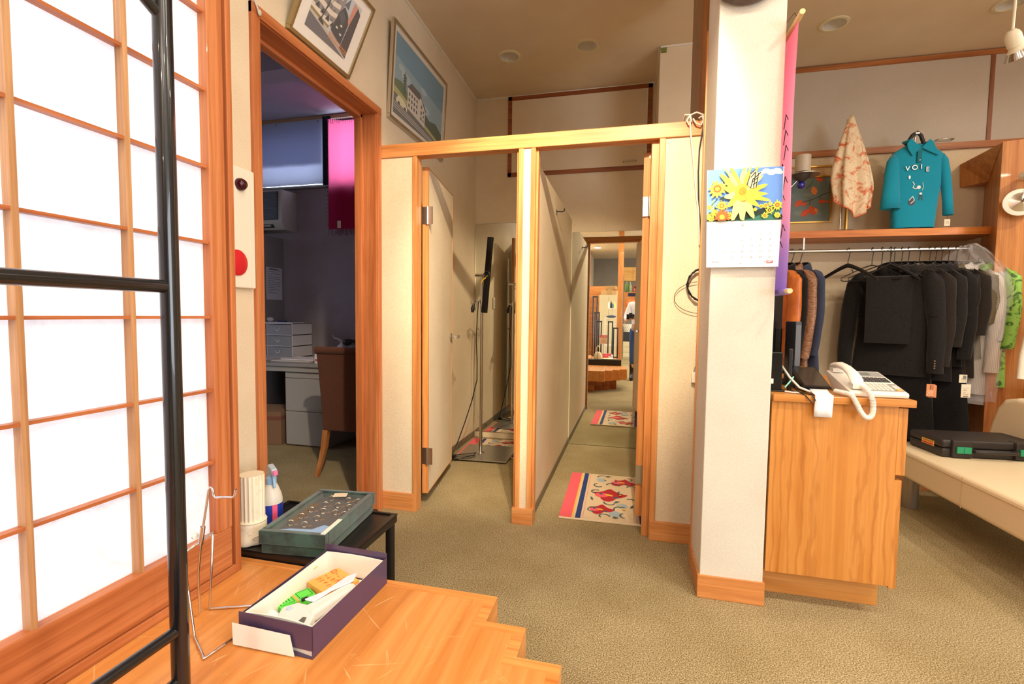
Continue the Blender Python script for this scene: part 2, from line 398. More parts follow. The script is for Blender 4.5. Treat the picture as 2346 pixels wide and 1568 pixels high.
# walls behind the camera, seen in the fitting room mirror
struct(MB().m(GREYW).box(-1.5, XR, YR-0.1, YR, 0, ZC), 'wall_front', 'grey wall at the far end behind the camera')
struct(MB().m(WALL).box(XR, XR+0.1, YR, -4.75, 0, ZC).box(XR, XR+0.1, -0.45, 4.36, 0, ZC).box(XR, XR+0.1, -4.75, -0.45, 0, 0.34).box(XR, XR+0.1, -4.75, -0.45, 2.56, ZC), 'wall_right')
w4 = thing('fill_window_shop', 'large added window for fill light, unseen behind and right of the camera', None, (XR+0.05, -2.6, 0.34)); w4['kind'] = 'structure'  # unseen window added to carry the fill light
fm = MB().m(mat('aluminium sash', (120, 120, 124), 0.4, metal=0.6)).box(XR+0.02, XR+0.055, -4.75, -0.45, 0.34, 0.39).box(XR+0.02, XR+0.055, -4.75, -0.45, 2.51, 2.56)
for y_ in (-4.75, -3.33, -1.90, -0.50): fm.box(XR+0.02, XR+0.055, y_, y_+0.05, 0.39, 2.51)
fm.build('sash_frame', w4)
# left side near the camera: wall zone around the shoji bay
SX = -1.178
sw = MB().m(WALL)
sw.box(-1.42, -1.30, YR, -1.7, 0, ZC); sw.box(-1.30, SX-0.02, -1.7, 1.15, 2.53, ZC); sw.box(-1.30, SX-0.03, -1.7, 1.19, 0, 0.17)
sw.box(-1.42, -1.19, 1.19, 1.235, 0.34, ZC) if False else None
struct(sw, 'wall_left_front', 'beige wall around the shoji window bay')

# doorway casing
cs = MB().m(SZ)
cs.box(XL-0.002, XL+0.014, YD0-0.042, YD0, 0, ZD+0.042); cs.box(XL-0.002, XL+0.014, YD1, YD1+0.040, 0, ZD+0.042)
cs.box(XL-0.125, XL+0.004, YD0-0.012, YD0+0.004, 0, ZD); cs.box(XL-0.085, XL+0.004, YD1-0.004, YD1+0.012, 0, ZD)
cs.box(XL-0.122, XL-0.080, YD1-0.020, YD1+0.01, 0, ZD)
struct(cs, 'trim_1', 'reddish wooden door jambs of the office doorway', bevel=0.002)
cs = MB().m(SY)
cs.box(XL-0.002, XL+0.015, YD0-0.042, YD1+0.040, ZD, ZD+0.042); cs.box(XL-0.125, XL+0.004, YD0, YD1, ZD-0.004, ZD+0.012); cs.box(XL-0.122, XL-0.080, YD0, YD1, ZD-0.020, ZD+0.01)
struct(cs, 'trim_2', 'reddish wooden head casing of the office doorway', bevel=0.002)
struct(MB().m(mat('dark sill', (60, 42, 30))).box(XL-0.12, XL+0.004, YD0, YD1, 0, 0.012), 'trim_threshold', 'dark door sill of the office')
# ceiling cove beads
struct(MB().m(mat('white bead', (226, 220, 206), 0.5)).box(XL, XL+0.012, 1.24, YB, ZC-0.012, ZC).box(XL, 0.17, YB-0.012, YB, ZC-0.012, ZC), 'trim_ceiling_bead', 'thin pale bead where the wall meets the ceiling')

# ------------------------------------------------------------------ fitting room partition
PY0, PY1, HT, HB = 2.507, 2.572, 2.098, 2.026
struct(MB().m(WX).box(XL+0.002, 0.352, PY0-0.006, PY1, HB, HT), 'trim_3', 'long orange wooden head beam above the two fitting room doors', bevel=0.003)
def panel(n, x0, x1, lab):
    struct(MB().m(WALL).box(x0, x1, PY0+0.004, PY1-0.01, 0.0, HB), n, lab)
panel('wall_partition_1', XL+0.002, -1.195, 'beige panel left of the open left fitting room door')
panel('wall_partition_2', -0.565, -0.512, 'narrow beige strip between the two fitting room doorways')
panel('wall_partition_3', 0.150, 0.545, 'beige panel between the right fitting room and the pillar')
def post(n, x0, x1, lab, inner=None):
    m = MB().m(WZ).box(x0, x1, PY0-0.004, PY1, 0, HB)
    if inner: m.box(*inner)
    struct(m, n, lab, bevel=0.0025)
post('trim_4', -1.195, -1.170, 'left post of the left fitting room doorway')
post('trim_5', -0.600+0.014, -0.560, 'left post of the narrow strip between the doorways', (-0.600, -0.584, PY0+0.022, PY1+0.01, 0.09, HB))
post('trim_6', -0.519, -0.495, 'right post of the narrow strip between the doorways', (-0.497, -0.484, PY0+0.025, PY1+0.01, 0, HB))
post('trim_7', 0.126, 0.156, 'right post of the right fitting room doorway', (0.090, 0.128, PY0+0.030, PY1+0.01, 0, HB))
struct(MB().m(WX).box(XL+0.002, -1.190, PY0-0.008, PY0+0.03, 0, 0.104), 'baseboard_1', 'wooden baseboard under the left beige panel', bevel=0.002)
struct(MB().m(WX).box(-0.600, -0.484, PY0-0.010, PY0+0.03, 0, 0.09), 'baseboard_2', 'wooden foot block of the middle post', bevel=0.002)
struct(MB().m(WX).box(0.130, 0.545, PY0-0.010, PY0+0.03, 0, 0.100), 'baseboard_3', 'wooden baseboard beside the pillar', bevel=0.002)
# wall between the two fitting rooms, right side wall
BASEG = mat('grey vinyl base', (122, 108, 86), 0.6)
struct(MB().m(WALL).box(-0.555, -0.505, PY1, YB, 0, 1.985), 'wall_middle', 'beige dividing wall between the two fitting rooms')
struct(MB().m(BASEG).box(-0.505, -0.499, PY1, YB, 0, 0.055), 'baseboard_4', 'grey vinyl base of the dividing wall')
struct(MB().m(BASEG).box(XL, XL+0.006, PY1, YB, 0, 0.055), 'baseboard_5', 'grey vinyl base along the left fitting room wall')
struct(MB().m(WALL).box(0.36, 0.42, 2.51, 3.70, 0, 2.05), 'wall_fitting_right', 'beige right wall of the right fitting room')
# boxed duct column behind and its wood slats
struct(MB().m(WALL).box(0.172, 0.90, 3.70, YB, 0, ZC), 'wall_column', 'beige boxed column in the rear corner')
struct(MB().m(mat('white bead')).box(0.165, 0.90, 3.69, 3.70, ZC-0.012, ZC).box(0.162, 0.172, 3.69, YB, ZC-0.012, ZC), 'trim_column_bead', 'pale bead around the top of the boxed column')
SL = wood('brown slat wood', 'z', (150, 96, 46), (128, 78, 34), (166, 110, 56))
struct(MB().m(SL).box(0.318, 0.345, 2.62, 3.02, HT-0.4, ZC).box(0.345, 0.362, 2.62, 2.96, HT-0.4, ZC).box(0.362, 0.385, 2.62, 2.90, HT-0.4, ZC).box(0.385, 0.41, 2.62, 2.80, HT-0.4, ZC).box(0.41, 0.44, 2.55, 2.72, HT-0.4, ZC), 'trim_slat_screen', 'brown stepped wooden boards rising behind the pillar', bevel=0.003)
# pillar
struct(MB().m(WALLW).box(0.309, 0.545, 2.036, 2.31, 0, ZC), 'wall_pillar', 'square off white papered pillar carrying the calendar', bevel=0.003)
struct(MB().m(WX).box(0.300, 0.552, 2.028, 2.318, 0, 0.095), 'baseboard_6', 'wooden baseboard around the pillar', bevel=0.002)

# loft cupboard hatch on the rear wall
HX0, HX1, HZ0, HZ1 = -1.09, 0.145, 2.385, 3.082
dt = MB().m(wood('dark stained trim x', 'x', (150, 84, 44), (120, 62, 30), (168, 98, 54)))
w_ = 0.035
dt.box(HX0, HX1, YB-0.016, YB, HZ0, HZ0+w_).box(HX0, HX1, YB-0.016, YB, HZ1-w_, HZ1).box(HX0, HX0+w_, YB-0.016, YB, HZ0, HZ1).box(HX1-w_, HX1, YB-0.016, YB, HZ0, HZ1)
d = thing('door_1', 'beige loft cupboard hatch framed in dark brown wood above the fitting rooms', None, (0, YB, HZ0)); d['kind'] = 'structure'
dt.build('hatch_frame', d, bevel=0.002)
MB().m(WALL).box(HX0+w_, HX1-w_-0.012, YB-0.012, YB-0.001, HZ0+w_, HZ1-w_).build('hatch_panel', d)
MB().m(WHT).box(HX1-w_-0.012, HX1-w_-0.001, YB-0.008, YB-0.001, HZ0+w_, HZ1-w_).build('light_gap_strip', d)
def pull(x0, x1, z, y, par):
    MB().m(STL).tube([(x0, y, z), (x0, y-0.022, z), (x0+0.006, y-0.026, z), (x1-0.006, y-0.026, z), (x1, y-0.022, z), (x1, y, z)], 0.0045, 8).build('handle', par, smooth=60)
pull(-0.079, 0.025, 2.455, YB-0.012, d)

# upper cupboards along the rear wall on the right
TR = wood('upper trim', 'x', (178, 112, 60), (150, 88, 42), (190, 124, 72))
TRZ = wood('upper trim z', 'z', (150, 96, 64), (128, 78, 50), (160, 104, 70))
UPP = cloth_wall('greyish cupboard cloth', (196, 186, 172))
d = thing('door_2', 'long greyish upper cupboard door above the clothes shelf', None, (1.6, YB, 2.43)); d['kind'] = 'structure'
MB().m(UPP).box(0.92, 2.468, YB-0.014, YB-0.001, 2.448, 3.045).build('door_panel', d)
pull(2.157, 2.261, 2.467, YB-0.014, d)
d = thing('door_3', 'upper cupboard door at the right edge above the wooden wardrobe', None, (3.2, YB, 2.43)); d['kind'] = 'structure'
MB().m(UPP).box(2.490, 4.0, YB-0.014, YB-0.001, 2.448, 3.045).build('door_panel', d)
struct(MB().m(TR).box(0.90, XR, YB-0.022, YB, 3.045, 3.082), 'trim_8', 'thin wooden rail under the ceiling along the upper cupboards')
struct(MB().m(TR).box(0.90, XR, YB-0.022, YB, 2.400, 2.446), 'trim_9', 'thin wooden rail along the bottom of the upper cupboards')
struct(MB().m(TRZ).box(2.466, 2.492, YB-0.020, YB, 2.446, 3.045), 'trim_10', 'thin upright strip between the upper cupboard doors')

# ------------------------------------------------------------------ shoji window bay
sh = thing('window_1', 'large bright shoji paper screen with orange wooden lattice', None, (SX, -0.2, 0.33)); sh['kind'] = 'structure'
ZT = 2.52
Y0S = -1.6
MB().m(PAPER).box(SX-0.036, SX-0.034, Y0S, 1.19, 0.40, ZT).build('washi_paper', sh)
fr = MB().m(SZ)
fr.box(SX-0.060, SX-0.004, 1.151, 1.205, 0.4818, ZT-0.0502)          # stile
fr.box(SX-0.060, SX-0.004, Y0S, 1.205, ZT-0.05, ZT)
fr.build('screen_stile', sh, bevel=0.002)
MB().m(SY).box(SX-0.060, SX-0.004, Y0S, 1.203, 0.358, 0.4815).build('bottom_rail', sh, bevel=0.003)
ofr = MB().m(SZ); ofr.box(SX-0.22, SX, 1.214, 1.2335, 0.33, ZT+0.03).box(SX-0.22, SX-0.022, 1.205, 1.214, 0.33, ZT+0.03).build('outer_frame_post', sh, bevel=0.002)
MB().m(SY).box(SX-0.10, SX, Y0S, 1.214, 0.3305, 0.356).build('sill_rail', sh, bevel=0.002)
MB().m(SY).box(SX-0.10, SX, Y0S, 1.214, ZT, ZT+0.03).build('head_rail', sh, bevel=0.002)
LH = wood('lattice along y', 'y', (196, 118, 70), (176, 100, 56), (206, 130, 82)); LV = wood('lattice along z', 'z', (206, 158, 110), (190, 140, 92), (214, 168, 120))
y = 0.925; yv = []
while y > Y0S+0.03: yv.append(y); y -= 0.2265
for y in yv: MB().m(LV).box(SX-0.034, SX-0.010, y-0.006, y+0.006, 0.4815, ZT-0.05).build('lattice_bar', sh)
for k in range(1, 10):
    z = 0.4825+0.2165*k
    if z < ZT-0.06: MB().m(LH).box(SX-0.0335, SX-0.013, Y0S, 1.151, z-0.004, z+0.004).build('lattice_bar', sh)

# ------------------------------------------------------------------ doors of the fitting rooms
def hinge(par, p, r):
    h = MB().m(STL).t(p, r).box(-0.016, 0.016, -0.0015, 0.0015, -0.05, 0.05).box(0.018, 0.05, -0.0015, 0.0015, -0.05, 0.05).tube([(0.017, -0.004, -0.052), (0.017, -0.004, 0.052)], 0.0065, 10)
    h.build('hinge', par, smooth=40)
def door(name, label, hx, hy, rz, lname, handside):
    d = thing(name, label, None, (hx, hy, 0.072), rz); d['kind'] = 'structure'
    # local: +y away from hinge, faces at x=0 (right) and x=-0.036 (left)
    W_, H_ = 0.655, 1.925
    MB().m(WALL).box(-0.0345, -0.0015, 0.008, W_-0.006, 0.004, H_-0.006).build('door_leaf', d, local=True)
    MB().m(WZ).box(-0.036, 0, -0.004, 0.010, 0, H_).box(-0.0365, 0.0005, W_-0.007, W_, 0, H_).build('edge_strip', d, local=True, bevel=0.001)
    MB().m(WY).box(-0.0365, 0.0005, 0.01, W_-0.007, H_-0.006, H_).box(-0.0365, 0.0005, 0.01, W_-0.007, 0, 0.006).build('edge_strip', d, local=True, bevel=0.001)
    for s in (1, -1):
        x = 0 if s > 0 else -0.036
        h = MB().m(CHR).lathe([(0.025, 0), (0.025, 0.008), (0.012, 0.012), (0.012, 0.062)], (x, W_-0.065, 0.918), 20, 'x')
        if s < 0: h.v = [Vector((2*x-p.x, p.y, p.z)) for p in h.v]; h.f = [f[::-1] for f in h.f]
        h.box(x+s*0.050, x+s*0.066, W_-0.165, W_-0.055, 0.908, 0.928)
        h.build('lever_handle', d, smooth=40, local=True)
    return d
D1 = door('door_4', 'open left fitting room door, beige with orange edges and a lever handle', -1.147, 2.620, math.radians(8.5), '', 1)
D1['kind'] = 'structure'
MB().m(MIRROR).box(-0.0405, -0.0372, 0.09, 0.60, 0.10, 1.82).build('door_mirror', D1, local=True)
MB().m(mat('mirror bevel', (190, 196, 180), 0.05, metal=1)).box(-0.0412, -0.037, 0.084, 0.0895, 0.10, 1.82).box(-0.0412, -0.037, 0.6005, 0.606, 0.10, 1.82).build('mirror_edge', D1, local=True)
D2 = door('door_5', 'right fitting room door swung inwards, seen edge on beside the right post', 0.092, 2.620, math.radians(-9.2), '', 1)
for zz in (1.72, 0.30):
    hinge(D1, (-1.168, 2.612, zz), (0, 0, 0)) ; hinge(D2, (0.072, 2.612, zz), (0, 0, 0))

# ------------------------------------------------------------------ mirrors on the rear wall
def mirror(name, label, cx, w_, z0, z1, rz=0):
    t = thing(name, label, 'mirror', (cx, YB-0.012, z0), rz)
    MB().m(MIRROR).box(-w_/2, w_/2, -0.003, 0.003, 0.0, z1-z0).build('mirror_pane', t, local=True)
    MB().m(mat('mirror backing', (120, 124, 110), 0.4)).box(-w_/2-0.002, w_/2+0.002, 0.0035, 0.010, -0.002, z1-z0+0.003).build('backing_board', t, local=True)
    return t
mirror('wall_mirror', 'tall frameless mirror in the left fitting room behind the lamp stand', -0.97, 0.818, 0.06, 1.975)
mirror('wall_mirror', 'tall frameless mirror filling the rear wall of the right fitting room', -0.165, 0.66, 0.004, 1.875, math.radians(-0.2))

# ------------------------------------------------------------------ recessed ceiling lamps
RIM = mat('lamp rim', (216, 206, 172), 0.5); CAN = mat('lamp reflector', (232, 228, 220), 0.35, metal=0.35)
def downlight(x, y, label, lit=False):
    t = thing('ceiling_downlight', label, 'ceiling light', (x, y, ZC), 0, 'recessed ceiling lamps')
    MB().m(RIM).lathe([(0.088, 0), (0.086, -0.006), (0.070, -0.008), (0.068, -0.003), (0.068, 0)], (x, y, ZC), 32, cap=False).build('rim', t, smooth=40)
    if lit: MB().m(mat('lit lamp glass', (255, 236, 200), emit=14)).lathe([(0.0, -0.0035), (0.066, -0.003)], (x, y, ZC), 24, cap=False).build('lamp_glass', t)
    else:
        MB().m(CAN).lathe([(0.068, 0.0), (0.066, 0.03), (0.05, 0.075), (0.03, 0.092), (0.0, 0.095)], (x, y, ZC), 32, cap=False).build('reflector', t, smooth=50)
        MB().m(mat('frosted bulb', (205, 205, 200), 0.25)).lathe([(0.0, 0.03), (0.022, 0.035), (0.024, 0.055), (0.014, 0.085)], (x, y, ZC), 16).build('bulb', t, smooth=60)
OFFL = [(-0.922, 3.589, 'left of the two round unlit downlights above the fitting rooms'), (-0.341, 3.568, 'right of the two round unlit downlights above the fitting rooms'),
        (1.263, 3.662, 'round unlit downlight in the ceiling right of the pillar'), (2.22, 3.665, 'round unlit downlight cut by the top right corner, behind the spotlight')]
for a in OFFL: downlight(*a)
for i, (x, y, p) in enumerate(LIT):
    row = 'place above the sofa' if y > 2 else {0: 'row nearest the fitting rooms', 1: 'row just behind the camera', 2: 'third row back', 3: 'rearmost row'}[0 if y > 0 else 1 if y > -2 else 2 if y > -4 else 3]
    k = [a for a in LIT if abs(a[1]-y) < 0.5 and a[0] < x]
    downlight(x, y, 'lit round ceiling downlight, '+['first', 'second', 'third', 'fourth'][len(k)]+' from the left in the '+row, True)

for (x, y, w_, d_, p) in FILL_PANELS:
    t = thing('ceiling_fill_panel', 'added white rectangular ceiling fill panel '+('above the sofa' if x > 2 else 'right of the camera' if y > -1 else 'farther behind the camera'), 'ceiling light', (x, y, ZC), 0, 'added fill panels')
    MB().m(RIM).box(x-w_/2-0.02, x+w_/2+0.02, y-d_/2-0.02, y-d_/2, ZC-0.015, ZC).box(x-w_/2-0.02, x+w_/2+0.02, y+d_/2, y+d_/2+0.02, ZC-0.015, ZC).box(x-w_/2-0.02, x-w_/2, y-d_/2, y+d_/2, ZC-0.015, ZC).box(x+w_/2, x+w_/2+0.02, y-d_/2, y+d_/2, ZC-0.015, ZC).build('rim', t)
    MB().m(mat('fill panel glow', (255, 246, 232), emit=3)).box(x-w_/2, x+w_/2, y-d_/2, y+d_/2, ZC-0.006, ZC-0.001).build('diffuser', t)

def spotfix(label, p_, t_):
    p_ = Vector(p_); d_ = (Vector(t_)-p_).normalized()
    t = thing('spotlight', label, 'spotlight', (p_.x, p_.y, ZC), 0, 'ceiling spotlights'); m1 = mat('cream enamel', (226, 218, 192), 0.35)
    MB().m(m1).lathe([(0.04, 0), (0.04, -0.012), (0.015, -0.016)], (p_.x, p_.y, ZC), 20).tube([(p_.x, p_.y, ZC-0.01), (p_.x, p_.y, p_.z)], 0.0065, 10).build('stem', t, smooth=40)
    R_ = Matrix.Translation(p_) @ d_.to_track_quat('Z', 'Y').to_matrix().to_4x4()
    q = MB().m(m1).lathe([(0.012, -0.01), (0.024, 0.012), (0.026, 0.05), (0.034, 0.075), (0.034, 0.078), (0.0, 0.06)], n=24, cap=False); q.v = [R_ @ v_ for v_ in q.v]; q.build('lamp_head', t, smooth=40)
for i, (p_, t_, e_) in enumerate(SPOTS): spotfix(('right', 'left')[i]+' of the two ceiling spotlights above the camera aimed at the fitting rooms', p_, t_)
# ================================================================== stepped display platform (left foreground)
ZP = 0.33
def stair(x_out, n, y_first=1.297, dx=0.1075, dy=0.1125):
    pts = []; x = -0.352; y = y_first
    return pts
pl = thing('display_platform', 'low stepped wooden display platform, worn and scratched, in front of the shoji screen', 'platform', (-0.8, 0, 0))
SXC = [-0.350, -0.241, -0.133, -0.025]; SYC = [1.297, 1.183, 1.073, 0.963]; 
outline = [(-1.29, 1.297)]
for i in range(4):
    outline.append((SXC[i], SYC[i])); outline.append((SXC[i], SYC[i+1] if i < 3 else 0.85))
NX = [-0.133, -0.241, -0.350, -0.46]; NY = [0.85, 0.74, 0.63, 0.30]
outline[-1] = (SXC[3], 0.85)
for i in range(4): outline += [(NX[i], NY[i] if i == 0 else NY[i-1]), (NX[i], NY[i])] if i else [(NX[0], 0.85), (NX[0], 0.74)]
# clean: walk back to the left in steps, then run to the rear
outline = [(-1.29, 1.297), (-0.350, 1.297), (-0.350, 1.183), (-0.241, 1.183), (-0.241, 1.073), (-0.133, 1.073), (-0.133, 0.963), (-0.030, 0.963), (-0.030, 0.55), (-0.12, 0.55), (-0.12, 0.25), (-0.30, 0.25), (-0.30, -1.55), (-1.29, -1.55)]
def inset(pts, d):
    n = len(pts); A = sum(pts[i][0]*pts[(i+1) % n][1]-pts[(i+1) % n][0]*pts[i][1] for i in range(n)); sg = 1 if A > 0 else -1
    out = []
    for i in range(n):
        p0, p1, p2 = Vector(pts[i-1]), Vector(pts[i]), Vector(pts[(i+1) % n])
        e1 = (p1-p0).normalized(); e2 = (p2-p1).normalized()
        n1 = Vector((-e1.y, e1.x))*sg; n2 = Vector((-e2.y, e2.x))*sg
        q = p1+n1*d+n2*d if abs(e1.dot(e2)) < 0.5 else p1+n1*d
        out.append((q.x, q.y))
    return out
ins = inset(outline, 0.030)
MB().m(PLAT).prism(outline, 0.172, ZP-0.0006, 'z').prism(ins, ZP-0.0006, ZP, 'z').build('top_slab', pl)
LIP = wood('platform edging', 'x', (232, 156, 84), (216, 134, 62), (240, 172, 100), rough=0.38)
lip = MB().m(LIP)
n = len(outline)
for i in range(n-3):
    a, b, c_, d_ = outline[i], outline[i+1], ins[i+1], ins[i]
    A = [(a[0], a[1]), (b[0], b[1]), (c_[0], c_[1]), (d_[0], d_[1])]
    lip.prism(A, ZP-0.0006, ZP+0.0004, 'z')
lip.build('edge_lipping', pl)
MB().m(wood('platform plinth', 'x', (190, 112, 50), (170, 94, 40), (204, 128, 64))).prism(inset(outline, 0.16), 0, 0.172, 'z').build('plinth', pl)
FACE = WX

# ------------------------------------------------------------------ black garment rack in the foreground
gr = thing('garment_rack', 'black tubular garment rack end frame standing on the platform in front of the shoji screen', 'garment rack', (-0.865, 0.745, ZP))
px, py = -0.865, 0.745
MB().m(BLKM).tube([(px, py, 0.335), (px, py, 2.30)], 0.0165, 20).build('upright_pole', gr, smooth=40)
MB().m(BLKM).tube([(px, py-0.5, 0.335), (px, py-0.5, 2.30)], 0.0165, 20).build('upright_pole', gr, smooth=40)
for z, r in ((1.196, 0.0125), (0.508, 0.0115), (0.402, 0.0115)):
    MB().m(BLKM).tube([(px, py-0.012, z), (px, py-0.488, z)], r, 16).build('cross_bar', gr, smooth=40)
MB().m(BLKM).tube([(px, py-0.008, 1.700), (px, py-0.030, 1.712), (px, py-0.055, 1.728), (px, py-0.075, 1.750), (px, py-0.082, 1.785), (px, py-0.082, 2.28)], 0.010, 16).build('curved_arm', gr, smooth=60)
MB().m(BLKM).tube([(px, py, 0.395), (px+0.0, py-0.02, 0.375), (px, py-0.06, 0.36), (px, py-0.44, 0.36), (px, py-0.5, 0.395)], 0.010, 12).build('foot_bar', gr, smooth=60)
for yy in (py, py-0.5):
    MB().m(BLK).lathe([(0.019, 0), (0.019, 0.02), (0.0168, 0.024)], (px, yy, ZP+0.0006), 20).build('rubber_foot', gr, smooth=40)

# ------------------------------------------------------------------ chrome wire bag stand
ws = thing('wire_display_stand', 'thin chrome wire display stand with a hooked top on the platform beside the rack', 'display stand', (-0.93, 1.0, ZP))
z0 = ZP+0.005
rw = 0.0032
V3 = Vector
A1 = V3((-1.096, 1.035, z0)); A2 = V3((-0.974, 1.085, z0)); B1 = V3((-0.949, 0.876, z0)); B2 = V3((-0.938, 0.962, z0)); B0 = V3((-1.040, 0.935, z0))
H1 = V3((-1.090, 1.045, 0.545)); H2 = V3((-1.090, 0.955, 0.530))
MB().m(CHR).tube([A2, A1+V3((0.008, 0.003, 0)), A1, A1+V3((0, 0, 0.008)), H1-V3((0, 0, 0.008)), H1, (H1+H2)/2, H2, H2-V3((0, 0, 0.008)), B0+V3((0, 0, 0.006)), B0+V3((0.004, -0.003, 0)), B1+V3((-0.008, 0.006, 0)), B1, B1+V3((0.001, 0.008, 0)), B2], rw, 10).build('wire_base', ws, smooth=80)
P0 = V3((-1.094, 1.002, 0.345)); P1 = V3((-1.082, 1.002, 0.557)); P2 = V3((-1.056, 1.002, 0.682))
MB().m(CHR).tube([P0, V3((-1.096, 1.002, 0.45)), P1, P2, V3((-1.051, 1.002, 0.690)), V3((-1.045, 1.002, 0.690)), V3((-1.042, 1.002, 0.684)), V3((-1.040, 1.002, 0.670)), V3((-1.035, 1.002, 0.666)), V3((-0.980, 1.002, 0.671)), V3((-0.974, 1.002, 0.676)), V3((-0.970, 1.002, 0.693))], rw, 10).build('hook_wire', ws, smooth=80)
MB().m(CHR).tube([P1+V3((-0.004, 0, -0.025)), P1+V3((0.005, 0, 0.025))], 0.0062, 12).build('clamp_sleeve', ws, smooth=50)
MB().m(WPL).lathe([(0.0, 0), (0.008, 0.001), (0.0085, 0.008), (0.0, 0.0095)], tuple(P1+Vector((-0.022, -0.004, -0.002))), 16, 'x').build('white_screw_knob', ws, smooth=60)

# ------------------------------------------------------------------ shoe box lid with odds and ends
PUR = mat('purple black card', (78, 62, 92), 0.32, spec=0.6, coat=0.2); WCARD = mat('white card', (246, 240, 228), 0.7)
bxo = thing('cardboard_box', 'open dark purple cardboard box with a white liner lying on the scratched platform', 'box', (-0.806, 1.114, ZP), math.radians(-1.8))
# local frame: u along y (length .335), v along x (width .215)
LW, LL, HH = 0.214, 0.338, 0.080
tkn = 0.0022
c = MB().m(PUR).box(LW/2-tkn, LW/2, -LL/2, LL/2, 0.001, HH).box(-LW/2, -LW/2+tkn, -LL/2, LL/2, 0.001, HH*0.9).box(-LW/2, LW/2, LL/2-tkn, LL/2, 0.001, HH+0.014).box(-LW/2, LW/2, -LL/2, -LL/2+tkn, 0.02, HH).box(-LW/2, LW/2, -LL/2, LL/2, 0.0008, 0.003)
c.build('outer_box', bxo, local=True, bevel=0.0006)
c = MB().m(WCARD)
def wallring(mb, x0, x1, y0, y1, z0, z1, t, bow=0.008):
    N = 10; R = []
    def side(p, q, bw):
        out = []
        for i in range(N):
            s_ = i/N; k = math.sin(s_*PI)*bw; dx, dy = q[0]-p[0], q[1]-p[1]; L = math.hypot(dx, dy)
            out.append((p[0]+dx*s_-dy/L*k, p[1]+dy*s_+dx/L*k))
        return out
    def loop(i): return side((x0+i, y0+i), (x1-i, y0+i), bow)+side((x1-i, y0+i), (x1-i, y1-i), -0.001)+side((x1-i, y1-i), (x0+i, y1-i), -bow*0.8)+side((x0+i, y1-i), (x0+i, y0+i), bow*0.5)
    o_, i_ = loop(0), loop(t)
    r = [[(x, y, z0) for x, y in o_], [(x, y, z1) for x, y in o_], [(x, y, z1) for x, y in i_], [(x, y, z0+0.004) for x, y in i_]]
    mb.rings(r, cap=False)
wallring(c, -LW/2+0.012, LW/2-0.004, -LL/2+0.006, LL/2-0.012, 0.003, HH-0.004, 0.004)
c.box(-LW/2+0.014, LW/2-0.006, -LL/2+0.012, LL/2-0.016, 0.003, 0.006)
c.build('white_liner', bxo, local=True, smooth=40)
MB().m(WCARD).add([(-LW/2-0.008, -LL/2-0.012, 0.058), (LW/2-0.060, -LL/2-0.004, 0.052), (LW/2-0.045, -LL/2-0.007, 0.003), (-LW/2-0.004, -LL/2-0.014, 0.004)], [(0, 1, 2, 3), (3, 2, 1, 0)]).build('white_end_flap', bxo, local=True, thick=0.001)
# contents
ZI = ZP+0.0072
NOTE = mat('orange sticky notes', (252, 178, 92), 0.8); REDI = mat('red ink', (224, 74, 48), 0.7); YN = mat('yellow note', (250, 226, 110), 0.8)
nt = thing('note_pad', 'orange note pad with red handwriting inside the purple box', 'note pad', (-0.812, 1.195, ZI), math.radians(-24))
MB().m(NOTE).box(-0.060, 0.050, -0.055, 0.045, 0, 0.030).build('paper_block', nt, local=True, bevel=0.001)
MB().m(YN).box(0.012, 0.045, 0.025, 0.041, 0.0302, 0.0306).build('yellow_slip', nt, local=True)
W_ = WM[nt.name]; o0 = W_ @ Vector((-0.060, -0.055, 0.0304)); ux = (W_.to_3x3() @ Vector((0.11, 0, 0))); uy = (W_.to_3x3() @ Vector((0, 0.10, 0)))
pr = Print(o0, ux, uy)
random.seed(4)
for r_ in range(3):
    for cc in range(6):
        a, b = 0.10+cc*0.14+random.uniform(-.01, .01), 0.2+r_*0.24
        pts = [(a+random.uniform(0, 0.09), b+random.uniform(0, 0.16)) for _ in range(4)]
        pr.line(pts, 0.014, REDI)
for (a, b, r_) in ((0.12, 0.78, 0.07), (0.72, 0.62, 0.09), (0.84, 0.30, 0.07)):
    pr.line([(a+r_*math.cos(t), b+r_*1.2*math.sin(t)) for t in [0.3+i*0.6 for i in range(8)]], 0.02, REDI)
pr.build('red_handwriting', nt)
GRN = mat('bright green plastic', (96, 226, 78), 0.5)
gb = thing('staple_box', 'small bright green box with a rubber band inside the purple box', 'small box', (-0.880, 1.105, ZI), math.radians(-30))
MB().m(GRN).box(-0.022, 0.022, -0.048, 0.048, 0, 0.022).build('green_case', gb, local=True, bevel=0.002)
MB().m(mat('rubber band', (238, 176, 104), 0.7)).box(-0.0235, 0.0235, -0.004, 0.002, -0.0004, 0.0232).build('rubber_band', gb, local=True)
W_ = WM[gb.name]; pr = Print(W_ @ Vector((-0.022, -0.048, 0.0222)), W_.to_3x3() @ Vector((0.044, 0, 0)), W_.to_3x3() @ Vector((0, 0.096, 0)))
DKG = mat('dark green print', (30, 90, 36), 0.6)
for (b0, b1) in ((0.06, 0.42), (0.58, 0.94)):
    pr.line([(0.12, b0), (0.88, b0), (0.88, b1), (0.12, b1), (0.12, b0)], 0.03, DKG)
for b_ in (0.16, 0.24, 0.32): pr.line([(0.25, b_), (0.7, b_)], 0.04, DKG)
pr.build('printed_label', gb)
tg = thing('tagging_gun', 'white plastic price tagging gun lying in the purple box', 'tagging gun', (-0.815, 1.035, ZI+0.002), math.radians(6))
GUN = mat('grey white plastic', (232, 230, 226), 0.38)
g = MB().m(GUN).prism([(-0.050, -0.015), (-0.060, 0.020), (-0.030, 0.048), (0.020, 0.040), (0.045, 0.000), (0.055, -0.060), (0.020, -0.070), (-0.020, -0.040)], 0, 0.028, 'z')
g.build('gun_body', tg, local=True, bevel=0.006, seg=3)
